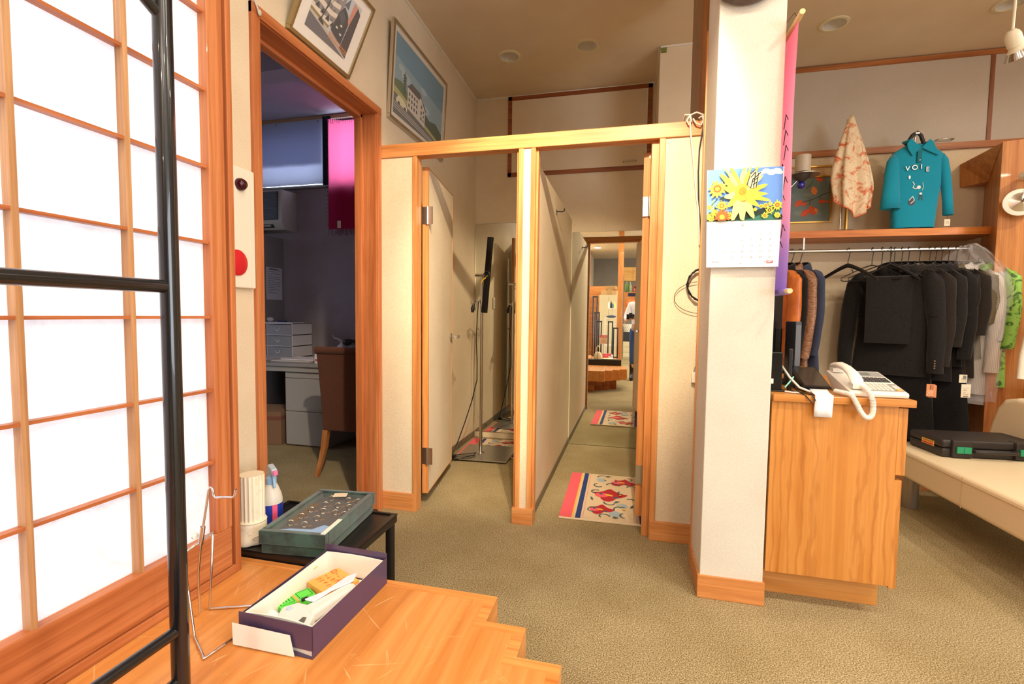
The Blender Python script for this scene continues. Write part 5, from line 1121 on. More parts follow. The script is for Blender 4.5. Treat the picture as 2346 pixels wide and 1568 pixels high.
def ringpts(a, b, z, n=28, fold=0.0, ph=0.0, p=2.6, cx=0, cy=0):
    out = []
    for j in range(n):
        t = 2*PI*j/n; c_, s_ = math.cos(t), math.sin(t)
        k = 1+fold*math.sin(5*t+ph)+fold*.6*math.sin(9*t+ph*2)
        out.append((cx+a*math.copysign(abs(c_)**(2/p), c_)*k, cy+b*math.copysign(abs(s_)**(2/p), s_)*(1+fold*3*math.sin(7*t+ph*1.3)), z))
    return out
def garment(name, label, cat_, x, ang, w, L, m1, sl=0.56, slr=0.052, tk=0.030, hem=1.0, group='clothes on the rail', neckm=None, hang=True, hm=HB_, swing=0.02, collar=True, hookm=HB_, dz=0.0, sleeves=True, y=RY):
    t = thing(name, label, cat_, (x, y, RZ+dz), math.radians(ang), group)
    hook(t, hookm)
    if hang: arms(t, w*0.86, hm)
    z0 = -0.105; hw = w/2; ph = random.uniform(0, 6)
    prof = [(-0.105, .16, .7), (-0.125, .34, .95), (-0.145, .62, 1.0), (-0.165, .84, 1.0), (-0.195, .95, 1.0), (-0.25, .93, 1.1), (-0.34, .86, 1.2), (-0.45, .84, 1.25), (-0.45-(L-0.45)*.35, .86*(1+(hem-1)*.3), 1.3), (-0.45-(L-0.45)*.7, .90*(1+(hem-1)*.7), 1.4), (-L, .93*hem, 1.5)]
    rg = [ringpts(hw*a, tk*b, z, fold=0.012*max(0, (-z-0.3))*3, ph=ph, p=2.4 if z > -0.2 else 3) for z, a, b in prof]
    rg.append(ringpts(hw*.90*hem, tk*1.3, -L+0.004, fold=0.02, ph=ph, p=3)); rg.append(ringpts(hw*.5, tk*.6, -L+0.05, p=3))
    MB().m(m1).rings(rg, cap=False).build('garment_body', t, smooth=80, local=True)
    if sleeves:
        for s in (-1, 1):
            R_ = []; N = 12
            for i in range(N+1):
                q = i/N; zz = -0.165-sl*q; xx = s*(hw*0.90+swing*q+0.018*math.sin(q*PI)); yy = -0.012-0.035*q*q
                rx = slr*(1.0-0.28*q)*(0.55 if i == 0 else 1); ry = slr*0.62*(1-0.2*q)
                R_.append([(xx+rx*math.cos(a)*(1+0.06*math.sin(3*a+i*1.1)), yy+ry*math.sin(a), zz+s*0.0+(0.02 if i == 0 else 0)*math.cos(a)*-s) for a in [2*PI*k/16 for k in range(16)]])
            xx, yy, zz = s*(hw*0.90+swing), -0.047, -0.165-sl+0.02
            R_.append([(xx+slr*.6*math.cos(a), yy+slr*.36*math.sin(a), zz) for a in [2*PI*k/16 for k in range(16)]])
            MB().m(m1).rings(R_, cap=True).build('sleeve', t, smooth=80, local=True)
    if collar:
        N = 14; cm = neckm or m1; R_ = []
        pts = []
        for i in range(N+1):
            a = PI*0.5+PI*(i/N-0.5)*1.75+PI*0  # open at the front (-y)
            pts.append((0.072*math.cos(a-0), 0.040*math.sin(a), -0.098-0.028*(1-math.sin(a))*0.8))
        MB().m(cm).rings([[(x_, y_, z_+0.020) for x_, y_, z_ in pts], [(x_*1.15, y_*1.3, z_+0.016) for x_, y_, z_ in pts], [(x_*1.45, y_*1.5-0.006, z_-0.024) for x_, y_, z_ in pts]], closed=False, cap=False).build('collar', t, smooth=60, local=True, thick=0.003)
    return t
random.seed(21)
def fabric(name, col, rough=0.9, sheen=0.15, sc=300, k=8):
    m = mat(name, col, rough, spec=0.2, sheen=sheen); v = coords(m); f = noise(m, v, sc, 2); base(m, ramp(m, f, [(0.35, tuple(max(0, c-k) for c in col)), (0.65, tuple(min(255, c+k) for c in col))])); bump(m, f, 0.15, 0.001); return m
BKF = fabric('black wool', (32, 29, 28)); BKF2 = fabric('soft black cloth', (26, 24, 25)); BKF3 = fabric('charcoal brown cloth', (38, 32, 29))
ORL = mat('orange leather', (206, 112, 44), 0.42, coat=0.2); v = coords(ORL, (4, 4, 1.5)); f = noise(ORL, v, 6, 4); base(ORL, ramp(ORL, f, [(0.3, (178, 88, 30)), (0.7, (222, 128, 56))])); bump(ORL, f, 0.4, 0.01)
BRL = mat('brown crinkled leather', (140, 98, 70), 0.4, coat=0.25); v = coords(BRL, (3, 3, 6)); f = noise(BRL, v, 14, 5, 0.7); base(BRL, ramp(BRL, f, [(0.35, (112, 72, 48)), (0.6, (168, 124, 94))])); bump(BRL, f, 0.6, 0.01)
NVY = fabric('navy twill', (56, 62, 84))
OLV = mat('olive brown ribbed cloth', (88, 76, 54), 0.6)
n_, l_, b3 = nodes(OLV); wv = n_.new('ShaderNodeTexWave'); wv.bands_direction = 'Z'; wv.inputs['Scale'].default_value = 55; wv.inputs['Distortion'].default_value = 1.5; l_.new(coords(OLV), wv.inputs['Vector']); base(OLV, ramp(OLV, wv.outputs['Fac'], [(0.2, (66, 56, 40)), (0.8, (104, 92, 66))]))
STR = mat('pinstripe shirting', (206, 196, 188), 0.8)
n_, l_, b3 = nodes(STR); wv = n_.new('ShaderNodeTexWave'); wv.bands_direction = 'X'; wv.inputs['Scale'].default_value = 42; l_.new(coords(STR), wv.inputs['Vector']); base(STR, ramp(STR, wv.outputs['Fac'], [(0.1, (176, 166, 164)), (0.4, (216, 206, 196))]))
GRP = mat('green patterned silk', (120, 176, 66), 0.5); v = coords(GRP); f = noise(GRP, v, 16, 3, 0.6, 1.5); base(GRP, ramp(GRP, f, [(0.38, (60, 104, 40)), (0.46, (138, 190, 76)), (0.62, (150, 200, 90)), (0.7, (70, 120, 50))]))
LGR = fabric('light grey cloth', (196, 192, 194))

garment('jacket', 'orange leather jacket at the left end of the clothes rail', 'jacket', 1.055, -66, 0.40, 0.86, ORL, sl=0.60, slr=0.062, tk=0.022)
garment('jacket', 'thin black jacket squeezed between the orange and the brown leather jackets', 'jacket', 1.105, -66, 0.40, 0.86, BKF2, sl=0.60, slr=0.045, tk=0.018)
garment('jacket', 'crinkled brown leather jacket between the black and the navy one', 'jacket', 1.150, -66, 0.41, 0.86, BRL, sl=0.60, slr=0.056, tk=0.022)
garment('coat', 'navy blue coat, rightmost of the four pieces at the left end of the rail', 'coat', 1.205, -64, 0.40, 0.95, NVY, sl=0.58, slr=0.045, tk=0.024, hem=1.15)
hanger(1.515, -52, 'wide black plastic hanger hanging alone left of the suits', 0.42)
hanger(1.665, -38, 'thin black hanger, second empty one from the left', 0.36, thin=True)
hanger(1.725, -34, 'thin black hanger with a bar just in front of the black trousers', 0.38, thin=True)
hanger(1.775, -50, 'broad black hanger crossing the thin ones above the trousers', 0.38)
# folded trousers in front
t = thing('trousers', 'folded black trousers hanging from a hanger in front of the first suit jacket', 'trousers', (1.755, RY-0.05, RZ), math.radians(-22), 'clothes on the rail')
hook(t); MB().m(BKF).rings([[(-0.125-0.008*abs(math.sin(k_)), y_, z_) if False else (x_, y_, z_) for (x_, y_, z_) in [(-0.13*f_, -0.030*g_, zz), (-0.05*f_, -0.036*g_, zz), (0.05*f_, -0.032*g_, zz), (0.13*f_, -0.030*g_, zz), (0.13*f_, 0.010*g_, zz), (0.0, 0.014*g_, zz), (-0.13*f_, 0.010*g_, zz)]] for k_, (zz, f_, g_) in enumerate([(-0.185, .96, .35), (-0.195, 1, .9), (-0.30, .98, 1.1), (-0.45, .97, 1.2), (-0.60, .96, 1.3), (-0.655, .96, 1.3)])]).build('folded_legs', t, smooth=50, local=True)
MB().m(HB_).tube([(-0.15, -0.02, -0.19), (0.15, -0.02, -0.19)], 0.006, 8).tube([(-0.15, -0.02, -0.19), (0, 0, -0.10), (0.15, -0.02, -0.19)], 0.005, 8).build('hanger_arms', t, smooth=50, local=True)
J1 = garment('suit_jacket', 'black suit jacket behind the folded trousers, cuff buttons showing', 'jacket', 1.800, -32, 0.45, 0.88, BKF, sl=0.68, slr=0.060, tk=0.024, hem=1.05, swing=0.05)
for k in range(4): MB().m(mat('horn button', (120, 96, 70), 0.3)).ball((0.252, -0.085, -0.79-k*0.016+0.03), 0.006, 8, (1, .6, 1)).build('cuff_button', J1, local=True, smooth=80)
J2 = garment('suit_jacket', 'second black jacket in the row, its sleeve ending above the brown price tag', 'jacket', 1.885, -38, 0.44, 0.84, BKF3, sl=0.63, slr=0.052, tk=0.022)
garment('suit_jacket', 'third black jacket in the row with a flared hem', 'jacket', 1.950, -40, 0.44, 0.90, BKF, sl=0.50, slr=0.048, tk=0.022, hem=1.05, hm=mat('beige hanger', (196, 180, 152), 0.5))
garment('suit_jacket', 'fourth black jacket in the row with a shorter sleeve', 'jacket', 2.010, -42, 0.44, 0.80, BKF2, sl=0.58, slr=0.050, tk=0.022)
J5 = garment('suit_jacket', 'fifth black jacket in the row next to the olive blouse', 'jacket', 2.080, -42, 0.44, 0.87, BKF3, sl=0.42, slr=0.050, tk=0.022)
garment('dress', 'long black dress reaching down behind the first jackets', 'dress', 1.845, -36, 0.40, 1.32, BKF2, sl=0.3, slr=0.045, tk=0.018, hem=1.2)
garment('dress', 'long black dress behind the white price tag', 'dress', 2.045, -44, 0.40, 1.36, BKF2, sl=0.3, slr=0.045, tk=0.018, hem=1.25)
garment('blouse', 'olive brown ribbed blouse with short sleeves', 'blouse', 2.120, -40, 0.42, 0.74, OLV, sl=0.34, slr=0.058, tk=0.020)
garment('shirt', 'pale pinstriped shirt with long sleeves between the olive blouse and the plastic cover', 'shirt', 2.165, -42, 0.43, 0.98, STR, sl=0.66, slr=0.052, tk=0.020)
garment('skirt_suit', 'light grey and black outfit inside the clear plastic cover', 'outfit', 2.235, -52, 0.40, 1.05, LGR, sl=0.45, slr=0.045, tk=0.018)
garment('dress', 'green leaf patterned dress at the right end of the rail', 'dress', 2.275, -58, 0.40, 0.92, GRP, sl=0.50, slr=0.045, tk=0.020, y=RY-0.03)
pv = thing('garment_cover', 'crumpled clear plastic garment cover over the grey outfit', 'plastic cover', (2.215, RY-0.03, RZ), math.radians(-50))
PLC = bpy.data.materials.new('crinkled film'); PLC.use_nodes = True; n_ = PLC.node_tree.nodes; l_ = PLC.node_tree.links; b3 = n_['Principled BSDF']
b3.inputs['Base Color'].default_value = (0.9, 0.9, 0.93, 1); b3.inputs['Roughness'].default_value = 0.08; b3.inputs['Alpha'].default_value = 0.17; b3.inputs['Specular IOR Level'].default_value = 1.0
_mats['crinkled film'] = PLC
random.seed(5)
f_ = {}
def crinkle(p, s): return (p[0]+random.uniform(-s, s), p[1]+random.uniform(-s, s), p[2]+random.uniform(-s, s))
MB().m(PLC).rings([[crinkle(q, 0.011 if z > -0.6 else 0.006) for q in ringpts(a, b, z, n=30)] for z, a, b in [(0.02, .03, .02), (-0.03, .10, .04), (-0.08, .15, .05), (-0.14, .20, .055), (-0.20, .235, .06), (-0.27, .245, .065), (-0.34, .24, .065), (-0.42, .24, .06), (-0.50, .235, .06), (-0.62, .225, .055), (-0.8, .20, .045), (-0.95, .19, .04), (-1.02, .19, .04)]], cap=False).build('plastic_film', pv, local=True)
# price tags
def htag(x, y, z, w, h, m1, label, par, n=1):
    t = None
    for k in range(n):
        q_ = MB().m(m1).box(x-w/2+k*0.008, x+w/2+k*0.008, y-0.001+k*0.004, y+0.001+k*0.004, z-k*0.004, z+h-k*0.004).build('price_tag', par)
        if t is None: t = q_
    t['label'] = label
    MB().m(mat('tag string', (60, 50, 46), 0.7)).tube([(x, y, z+h-0.006), (x+0.002, y+0.01, z+h+0.03)], 0.001, 5).build('tag_string', t)
    p = Print((x-w/2, y-0.0012, z), (w, 0, 0), (0, 0, h)); return t, p
t, p = htag(1.905, 3.62, 0.655, 0.044, 0.080, mat('salmon tag', (226, 150, 104), 0.7), 'salmon coloured price tag with four printed rings', J2, n=3)
WI = C_('cream ink', 248, 226, 198)
for a, b in ((.3, .15), (.68, .15), (.3, .38), (.68, .38)): p.line([(a+.15*math.cos(k*.63), b+.085*math.sin(k*.63)) for k in range(11)], .05, WI)
for k in range(5): p.line([(.42, .60+.07*k), (.58, .62+.07*k)], .07, C_('tag ink', 90, 60, 40))
p.line([(.78, .55), (.78, .92)], .05, C_('tag ink', 90, 60, 40)); p.build('printed_mark', t)
t, p = htag(2.085, 3.60, 0.660, 0.050, 0.085, tagm, 'cream price tag with a bar code', J5)
BI = C_('bar ink', 90, 84, 80)
for k in range(9): p.rect(.22+.06*k, .245+.06*k+(k % 2)*.015, .05, .13, BI)
for b in (.25, .36, .52, .60, .72): p.line([(.2, b), (.2+.4*random.random()+.2, b)], .03, BI)
p.build('printed_mark', t)
t, p = htag(2.075, 3.615, 0.752, 0.042, 0.052, tagm, 'small cream tag with a grey square', J5); 
for b in (.2, .4, .6): p.line([(.2, b), (.7, b)], .04, BI)
p.rect(.45, .9, .45, .9, C_('photo grey', 120, 124, 126)); p.build('printed_mark', t)

# ------------------------------------------------------------------ on the shelf: painting, lamp, scarf, blouse
SZT = 1.786
pt = thing('leaf_painting', 'gilt framed painting of red leaves on grey standing on the shelf', 'picture', (1.2, 4.19, SZT))
def ybox(mb, x0, x1, z0_, z1_, y0_, y1_): return mb.box(x0, x1, y0_, y1_, z0_, z1_)
f = MB().m(GOLDY); X0, X1, Z0, Z1 = 0.96, 1.600, SZT, 2.322; w_ = 0.014
for a in ((X0, X1, Z0, Z0+w_), (X0, X1, Z1-w_, Z1), (X0, X0+w_, Z0+w_, Z1-w_), (X1-w_, X1, Z0+w_, Z1-w_)): f.box(a[0], a[1], 4.178, 4.206, a[2], a[3])
f.build('picture_frame', pt, bevel=0.002)
MB().m(mat('tan liner', (206, 176, 130), 0.7)).box(X0+w_, X1-w_, 4.190, 4.200, Z0+w_, Z1-w_).build('mat_board', pt)
f = MB().m(GOLDY); x0, x1, z0_, z1_ = 1.06, 1.488, 1.888, 2.246; w_ = 0.012
for a in ((x0, x1, z0_, z0_+w_), (x0, x1, z1_-w_, z1_), (x0, x0+w_, z0_+w_, z1_-w_), (x1-w_, x1, z0_+w_, z1_-w_)): f.box(a[0], a[1], 4.178, 4.190, a[2], a[3])
f.build('inner_frame', pt, bevel=0.001)
p = Print((x0+w_, 4.1895, z0_+w_), (x1-x0-2*w_, 0, 0), (0, 0, z1_-z0_-2*w_))
p.rect(0, 1, 0, 1, C_('canvas grey teal', 112, 126, 122))
for a, b, r in ((.5, .2, .12), (.8, .18, .07), (.3, .6, .1), (.62, .62, .08)): p.circ(a, b, r, C_('canvas grey', 128, 136, 128), ry=r*.5)
LR_ = C_('leaf red', 206, 78, 44); LO = C_('leaf orange', 224, 132, 66); TW = C_('twig', 58, 52, 48)
p.line([(1, .66), (.9, .62), (.78, .54), (.66, .48), (.52, .46), (.44, .47)], .010, TW).line([(.82, .56), (.84, .50)], .008, TW).line([(.66, .48), (.655, .38)], .008, TW).line([(.70, .50), (.62, .53)], .006, TW).line([(.70, .93), (.64, .82), (.58, .74)], .008, TW)
def leaf(a, b, t, L, m1, m2=None):
    n = 12; out = []
    for k in range(n+1): s = k/n; out.append((s*L, .30*L*math.sin(s*PI)**.8))
    pts = out+[(x_, -y_) for x_, y_ in out[::-1][1:-1]]
    pts = [(a+x_*math.cos(t)-y_*math.sin(t), b+(x_*math.sin(t)+y_*math.cos(t))*p.asp()) for x_, y_ in pts]
    pts = [(min(1, max(0, x_)), min(1, max(0, y_))) for x_, y_ in pts]
    p.poly(pts, m1); p.line([(a, b), (a+L*.9*math.cos(t), b+L*.9*math.sin(t)*p.asp())], .006, m2 or LO)
for a, b, t, L, m1 in ((.70, .80, -1.3, .17, LO), (.52, .50, -2.3, .17, LR_), (.66, .36, -1.1, .20, LR_), (.66, .28, -2.4, .19, LR_), (.62, .42, -2.9, .12, LR_), (.80, .44, .1, .13, LR_), (.93, .44, .0, .08, LR_), (.74, .98, -.3, .14, LR_), (.74, .30, -.9, .1, LO)): leaf(a, b, t, L, m1)
p.build('canvas', pt)
lm = thing('desk_lamp', 'hat shaped metal lamp with a blue ball, in front of the leaf painting', 'lamp', (1.21, 4.05, SZT))
lc = (1.232, 4.02, 0)
LA = mat('lamp satin metal', (196, 184, 170), 0.3, metal=0.8)
MB().m(mat('frosted lamp cylinder', (196, 182, 164), 0.35)).lathe([(0.052, 2.232), (0.052, 2.352), (0.047, 2.352), (0.047, 2.24)], (lc[0]-0.006, lc[1], 0), 40, cap=False).build('shade_cylinder', lm, smooth=40)
MB().m(LA).lathe([(0.052, 2.228), (0.060, 2.222), (0.108, 2.212), (0.108, 2.208), (0.06, 2.214), (0.0, 2.214)], lc, 48, cap=False).build('brim', lm, smooth=40)
MB().m(mat('dark lamp cone', (70, 62, 60), 0.3)).lathe([(0.060, 2.212), (0.055, 2.196), (0.030, 2.172), (0.012, 2.160)], (lc[0]-0.012, lc[1], 0), 32).build('lower_cone', lm, smooth=40)
MB().m(mat('cobalt ball', (22, 26, 150), 0.12, coat=1)).ball((lc[0]-0.012, lc[1], 2.140), 0.027, 24).build('blue_ball', lm, smooth=80)
MB().m(CHR).tube([(lc[0]-0.035, lc[1], 2.178), (1.13, 4.03, 2.10), (1.06, 4.05, 1.99), (1.05, 4.05, 1.80)], 0.004, 8).build('arm', lm, smooth=60)
MB().m(CHR).lathe([(0.05, 0), (0.05, 0.01), (0.01, 0.014)], (1.05, 4.05, SZT+0.0005), 32).build('base', lm, smooth=40)
dk = thing('display_disc', 'dark round disc half hidden behind the hanging scroll on the shelf', 'disc', (1.09, 4.0, SZT))
MB().m(mat('dark brown disc', (52, 36, 34), 0.4)).lathe([(0.085, 0), (0.085, 0.008), (0.08, 0.011), (0, 0.011)], (1.085, 4.09, 2.00), 40, 'y').build('disc_plate', dk, smooth=40)
MB().m(BLK).tube([(1.085, 4.098, 1.92), (1.085, 4.098, SZT)], 0.006, 10).box(1.05, 1.12, 4.07, 4.13, SZT+0.0005, SZT+0.006).build('disc_stand', dk)
# scarf on its stand
sf = thing('display_stand', 'slim chrome display stand with a dark round base holding the orange bordered scarf', 'display stand', (1.515, 3.985, SZT))
MB().m(BLK).lathe([(0.098, 0.0005), (0.098, 0.005), (0.02, 0.012), (0.0, 0.012)], (1.495, 4.035, SZT), 48).build('base_disc', sf, smooth=40)
MB().m(CHR).tube([(1.495, 4.035, SZT+0.01), (1.510, 4.035, 2.60)], 0.006, 12).build('pole', sf, smooth=40)
SCF = mat('cream scarf silk', (226, 204, 172), 0.6)
v = coords(SCF); f = noise(SCF, v, 11, 5, 0.65, 1.2); f9 = noise(SCF, v, 26, 4, 0.7)
a_ = ramp(SCF, f, [(0.40, (232, 214, 184)), (0.52, (226, 202, 166)), (0.60, (216, 120, 80)), (0.66, (200, 84, 44))]); g_ = ramp(SCF, f9, [(0.56, (255, 255, 255)), (0.68, (226, 160, 120))]); base(SCF, mix(SCF, 1.0, a_, g_, 'MULTIPLY'))
s1 = thing('scarf', 'cream and orange patterned silk scarf draped to a point over its stand', 'scarf', (1.52, 3.97, 2.0))
NU = 72; hem_pts = []
def scf(u, v_):
    th = u*2*PI; base_r = 0.010+0.088*math.sin(min(1, v_*1.2)*PI/2)*(1-0.9*max(0, v_-0.78))
    fold = 1+0.33*v_*math.sin(6*th+0.6)+0.12*v_*math.sin(11*th)
    bot = 1.875+0.17*(0.5-0.5*math.cos(th-1.62*PI))**0.8+0.035*abs(math.sin(2.5*th))
    z = 2.605-(2.605-bot)*v_
    cx_ = 1.517+0.018*v_
    return (cx_+base_r*1.18*fold*math.cos(th), 3.985+0.030-base_r*0.62*fold*math.sin(th)*(-1)-0.03, z)
MB().m(SCF).sheet(scf, NU, 24).build('draped_silk', s1, smooth=80, thick=0.0015)
MB().m(mat('coral hem', (228, 122, 88), 0.6)).tube([scf(k/NU, 1.0) for k in range(NU+1)], 0.0042, 6).build('hem_border', s1, smooth=80)
# teal blouse on stand
bs = thing('display_stand', 'chrome display stand with a padded black arch carrying the teal blouse', 'display stand', (1.93, 3.99, SZT))
yb_ = 4.0
MB().m(BLK).lathe([(0.095, 0.0005), (0.095, 0.005), (0.02, 0.012), (0.0, 0.012)], (1.925, yb_+0.03, SZT), 48).build('base_disc', bs, smooth=40)
MB().m(CHR).tube([(1.925, yb_+0.03, SZT+0.01), (1.930, yb_+0.02, 2.455)], 0.006, 12).build('pole', bs, smooth=40)
MB().m(mat('black padding', (34, 33, 36), 0.5)).tube([(1.868, yb_, 2.345), (1.88, yb_, 2.40), (1.905, yb_, 2.445), (1.930, yb_, 2.462), (1.955, yb_, 2.44), (1.972, yb_, 2.39), (1.985, yb_, 2.33)], 0.012, 14).build('padded_arch', bs, smooth=60)
MB().m(CHR).tube([(1.918, yb_, 2.456), (1.942, yb_, 2.456)], 0.0135, 14).build('arch_clip', bs, smooth=40)
TEA = mat('teal jersey', (22, 142, 172), 0.85, spec=0.2, sheen=0.2)
bl = thing('blouse', 'teal collared blouse with silver lettering displayed on the shelf', 'blouse', (1.93, yb_, 1.80), 0, 'blouses')
def br(cx, a, b, z, dy=0, f=0.0, ph=0): return ringpts(a, b, z, n=40, fold=f, ph=ph, p=2.8, cx=cx, cy=yb_+dy)
prof = [(1.925, .060, .030, 2.372), (1.925, .095, .036, 2.352), (1.930, .140, .040, 2.325), (1.935, .165, .042, 2.295), (1.938, .160, .045, 2.22), (1.938, .152, .048, 2.10), (1.935, .140, .050, 2.00), (1.934, .136, .052, 1.92), (1.933, .130, .055, 1.83), (1.932, .128, .055, 1.795)]
MB().m(TEA).rings([br(cx, a, b, z, f=0.004+0.02*max(0, 2.1-z), ph=1) for cx, a, b, z in prof], cap=False).build('garment_body', bl, smooth=80)
def slv(P_): 
    R_ = []
    for (x, z, rx, ry, dx) in P_: R_.append([(x+rx*math.cos(a), yb_-0.012+dx+ry*math.sin(a), z) for a in [2*PI*k/20 for k in range(20)]])
    MB().m(TEA).rings(R_, cap=False).build('sleeve', bl, smooth=80, thick=0.002)
slv([(1.795, 2.312, .012, .012, 0), (1.788, 2.27, .036, .026, -.004), (1.782, 2.20, .043, .030, -.01), (1.778, 2.10, .048, .032, -.018), (1.775, 2.02, .054, .034, -.024), (1.772, 1.927, .060, .036, -.03)])
slv([(2.082, 2.300, .012, .012, 0), (2.090, 2.26, .028, .026, 0), (2.100, 2.18, .030, .028, -.006), (2.112, 2.08, .030, .028, -.01), (2.122, 1.97, .028, .026, -.016), (2.128, 1.875, .030, .026, -.02)])
co_ = MB().m(TEA); yf = yb_-0.048
for pts in ([(1.850, 2.372), (1.874, 2.408), (1.934, 2.340), (1.888, 2.285), (1.858, 2.335)], [(1.938, 2.340), (1.986, 2.396), (2.008, 2.372), (2.046, 2.280), (1.990, 2.308)]):
    co_.prism(pts, yf-0.006, yf, 'y')
co_.tube([(1.868, yf+0.01, 2.395), (1.862, yb_+0.02, 2.402), (1.900, yb_+0.05, 2.395), (1.95, yb_+0.05, 2.388), (1.985, yb_+0.02, 2.385), (1.985, yf+0.01, 2.378)], 0.010, 8)
co_.build('collar', bl, bevel=0.002)
MB().m(mat('dark teal placket', (20, 112, 128), 0.85)).box(1.917, 1.943, yf-0.0045, yf+0.004, 2.24, 2.345).build('placket', bl)
MB().m(SIL).ball((1.930, yf-0.005, 2.255), 0.006, 10).build('button', bl, smooth=80)
p = Print((1.80, yf-0.0035, 1.80), (0.27, 0, 0), (0, 0.0, 0.55)); FOIL = mat('silver foil', (226, 224, 220), 0.2, metal=0.9); FG = mat('graphite foil', (66, 62, 66), 0.35, metal=0.6)
for ch, a, b in (('V', .17, .70), ('O', .31, .71), ('I', .50, .715), ('E', .62, .68)): p.text(ch, a, b, 0.052, FG); p.text(ch, a+.012, b+.003, 0.045, FOIL)
p.circ(.285, .62, .022, FOIL, ry=.022); p.line([(.36, .56), (.40, .53), (.37, .49), (.44, .47), (.48, .49)], .016, FOIL).circ(.50, .49, .045, FOIL, ry=.022).line([(.58, .55), (.60, .49), (.58, .45)], .010, FOIL)
p.circ(.36, .31, .075, FG, ry=.045); p.line([(.30, .33), (.38, .38), (.42, .33), (.34, .29)], .015, FOIL); p.text('R', .50, .33, 0.052, FG); p.circ(.55, .41, .03, FOIL, ry=.015)
p.build('foil_print', bl)
t, p = htag(2.118, 3.955, 1.80, 0.034, 0.045, tagm, 'small cream tag below the sleeve', bl)
p.line([(.2, .4), (.8, .4)], .05, BI).line([(.2, .6), (.8, .6)], .05, BI); p.build('printed_mark', t)

# ================================================================== sofa with tool case
SO_ = mat('cream leather', (232, 214, 180), 0.42, coat=0.1); v = coords(SO_); f = noise(SO_, v, 90, 3); bump(SO_, f, 0.12, 0.002)
so = thing('sofa', 'cream leather bench sofa with round steel legs at the right edge', 'sofa', (1.60, 3.48, 0), math.radians(2.2))
# local: face at x=0, runs towards -y
MB().m(SO_).box(0, 0.66, -1.75, 0.0, 0.212, 0.378).build('seat', so, local=True, bevel=0.022, seg=4)
MB().m(mat('darker seam thread', (190, 168, 132), 0.6)).tube([(-0.001, -1.73, 0.352), (-0.001, -0.02, 0.352)], 0.002, 6).tube([(-0.0008, -0.69, 0.216), (-0.0008, -0.69, 0.372)], 0.0016, 6).build('piping', so, local=True)
MB().m(SO_).prism([(-1.75, 0.36), (-1.75, 0.70), (-0.12, 0.70), (-0.03, 0.68), (0.02, 0.62), (0.06, 0.52), (0.085, 0.42), (0.09, 0.36)], 0.60, 0.70, 'x').build('backrest', so, local=True, bevel=0.03, seg=4)
for (x, y) in ((0.10, -0.11), (0.10, -1.63), (0.58, -0.11), (0.58, -1.63)):
    MB().m(mat('satin steel leg', (178, 172, 166), 0.35, metal=0.85)).lathe([(0.040, 0.001), (0.042, 0.215)], (x, y, 0), 32).build('leg', so, smooth=40, local=True)
tc_ = thing('tool_case', 'black plastic tool case with two green latches lying on the cream sofa', 'case', (1.965, 3.30, 0.3795), math.radians(5.5))
TC = mat('graphite plastic', (46, 42, 42), 0.45)
cw, cd_, chh = 0.50, 0.285, 0.098
MB().m(TC).box(-cw/2, cw/2, -cd_/2+0.012, cd_/2, 0, chh*0.52).build('lower_shell', tc_, local=True, bevel=0.014, seg=3)
MB().m(TC).box(-cw/2, cw/2, -cd_/2+0.012, cd_/2, chh*0.53, chh).build('upper_shell', tc_, local=True, bevel=0.014, seg=3)
for sx in (-0.155, 0.155):
    MB().m(TC).box(sx-0.052, sx+0.052, -cd_/2-0.006, -cd_/2+0.06, 0.004, chh+0.003).build('latch_housing', tc_, local=True, bevel=0.008, seg=2)
    MB().m(mat('jade green plastic', (40, 150, 110), 0.4)).box(sx-0.036, sx+0.036, -cd_/2-0.014, -cd_/2-0.0055, 0.030, 0.066).box(sx-0.002, sx+0.002, -cd_/2-0.017, -cd_/2-0.014, 0.032, 0.064).build('latch', tc_, local=True, bevel=0.002)
MB().m(TC).tube([(-0.10, -cd_/2+0.01, 0.045), (-0.10, -cd_/2-0.022, 0.045), (-0.08, -cd_/2-0.028, 0.045), (0.08, -cd_/2-0.028, 0.045), (0.10, -cd_/2-0.022, 0.045), (0.10, -cd_/2+0.01, 0.045)], 0.010, 10).build('handle', tc_, local=True, smooth=50)
W_ = WM[tc_.name]; p = Print(W_ @ Vector((-cw/2-0.0005, 0.03, 0.045)), W_.to_3x3() @ Vector((0, -0.10, 0)), Vector((0, 0, 0.030)))
p.rect(0, 1, 0, 1, C_('sticker cream', 236, 200, 120)).rect(.04, .96, .08, .42, C_('sticker red', 214, 70, 44)).rect(.04, .96, .5, .92, C_('sticker amber', 226, 170, 60))
for k in range(6): p.line([(.1+.14*k, .6), (.18+.14*k, .82)], .05, C_('sticker ink', 150, 50, 30))
p.build('warning_sticker', tc_)
# things behind the sofa at the right edge
wg = thing('garment_rack', 'white cloth garment hanging at the right edge above the sofa', 'garment', (2.20, 3.30, 1.3))
WHF = fabric('off white cloth', (236, 230, 214))
MB().m(WHF).rings([ringpts(a, 0.03, z, n=26, fold=0.01, ph=2, cx=cx, cy=3.42) for cx, a, z in ((2.40, .06, 1.42), (2.40, .10, 1.34), (2.39, .13, 1.15), (2.37, .14, 0.95), (2.37, .145, 0.81))]+[ringpts(.13, 0.02, 0.83, n=26, cx=2.37, cy=3.42)], cap=False).build('white_garment', wg, smooth=80)
wg.name = 'hanging_garment'
MB().m(fabric('pale grey lining', (206, 208, 210))).rings([ringpts(a, 0.022, z, n=26, fold=0.01, ph=2, cx=2.37, cy=3.42) for a, z in ((.12, .84), (.12, .755))], cap=False).build('grey_lining', wg, smooth=80)
MB().m(HB_).tube([(2.40, 3.42, 1.42), (2.40, 3.42, 1.50), (2.41, 3.42, 1.53)], 0.003, 8).build('hook', wg)
pb = thing('gift_box', 'white lattice patterned box standing behind the sofa back', 'box', (2.42, 3.5, 0))
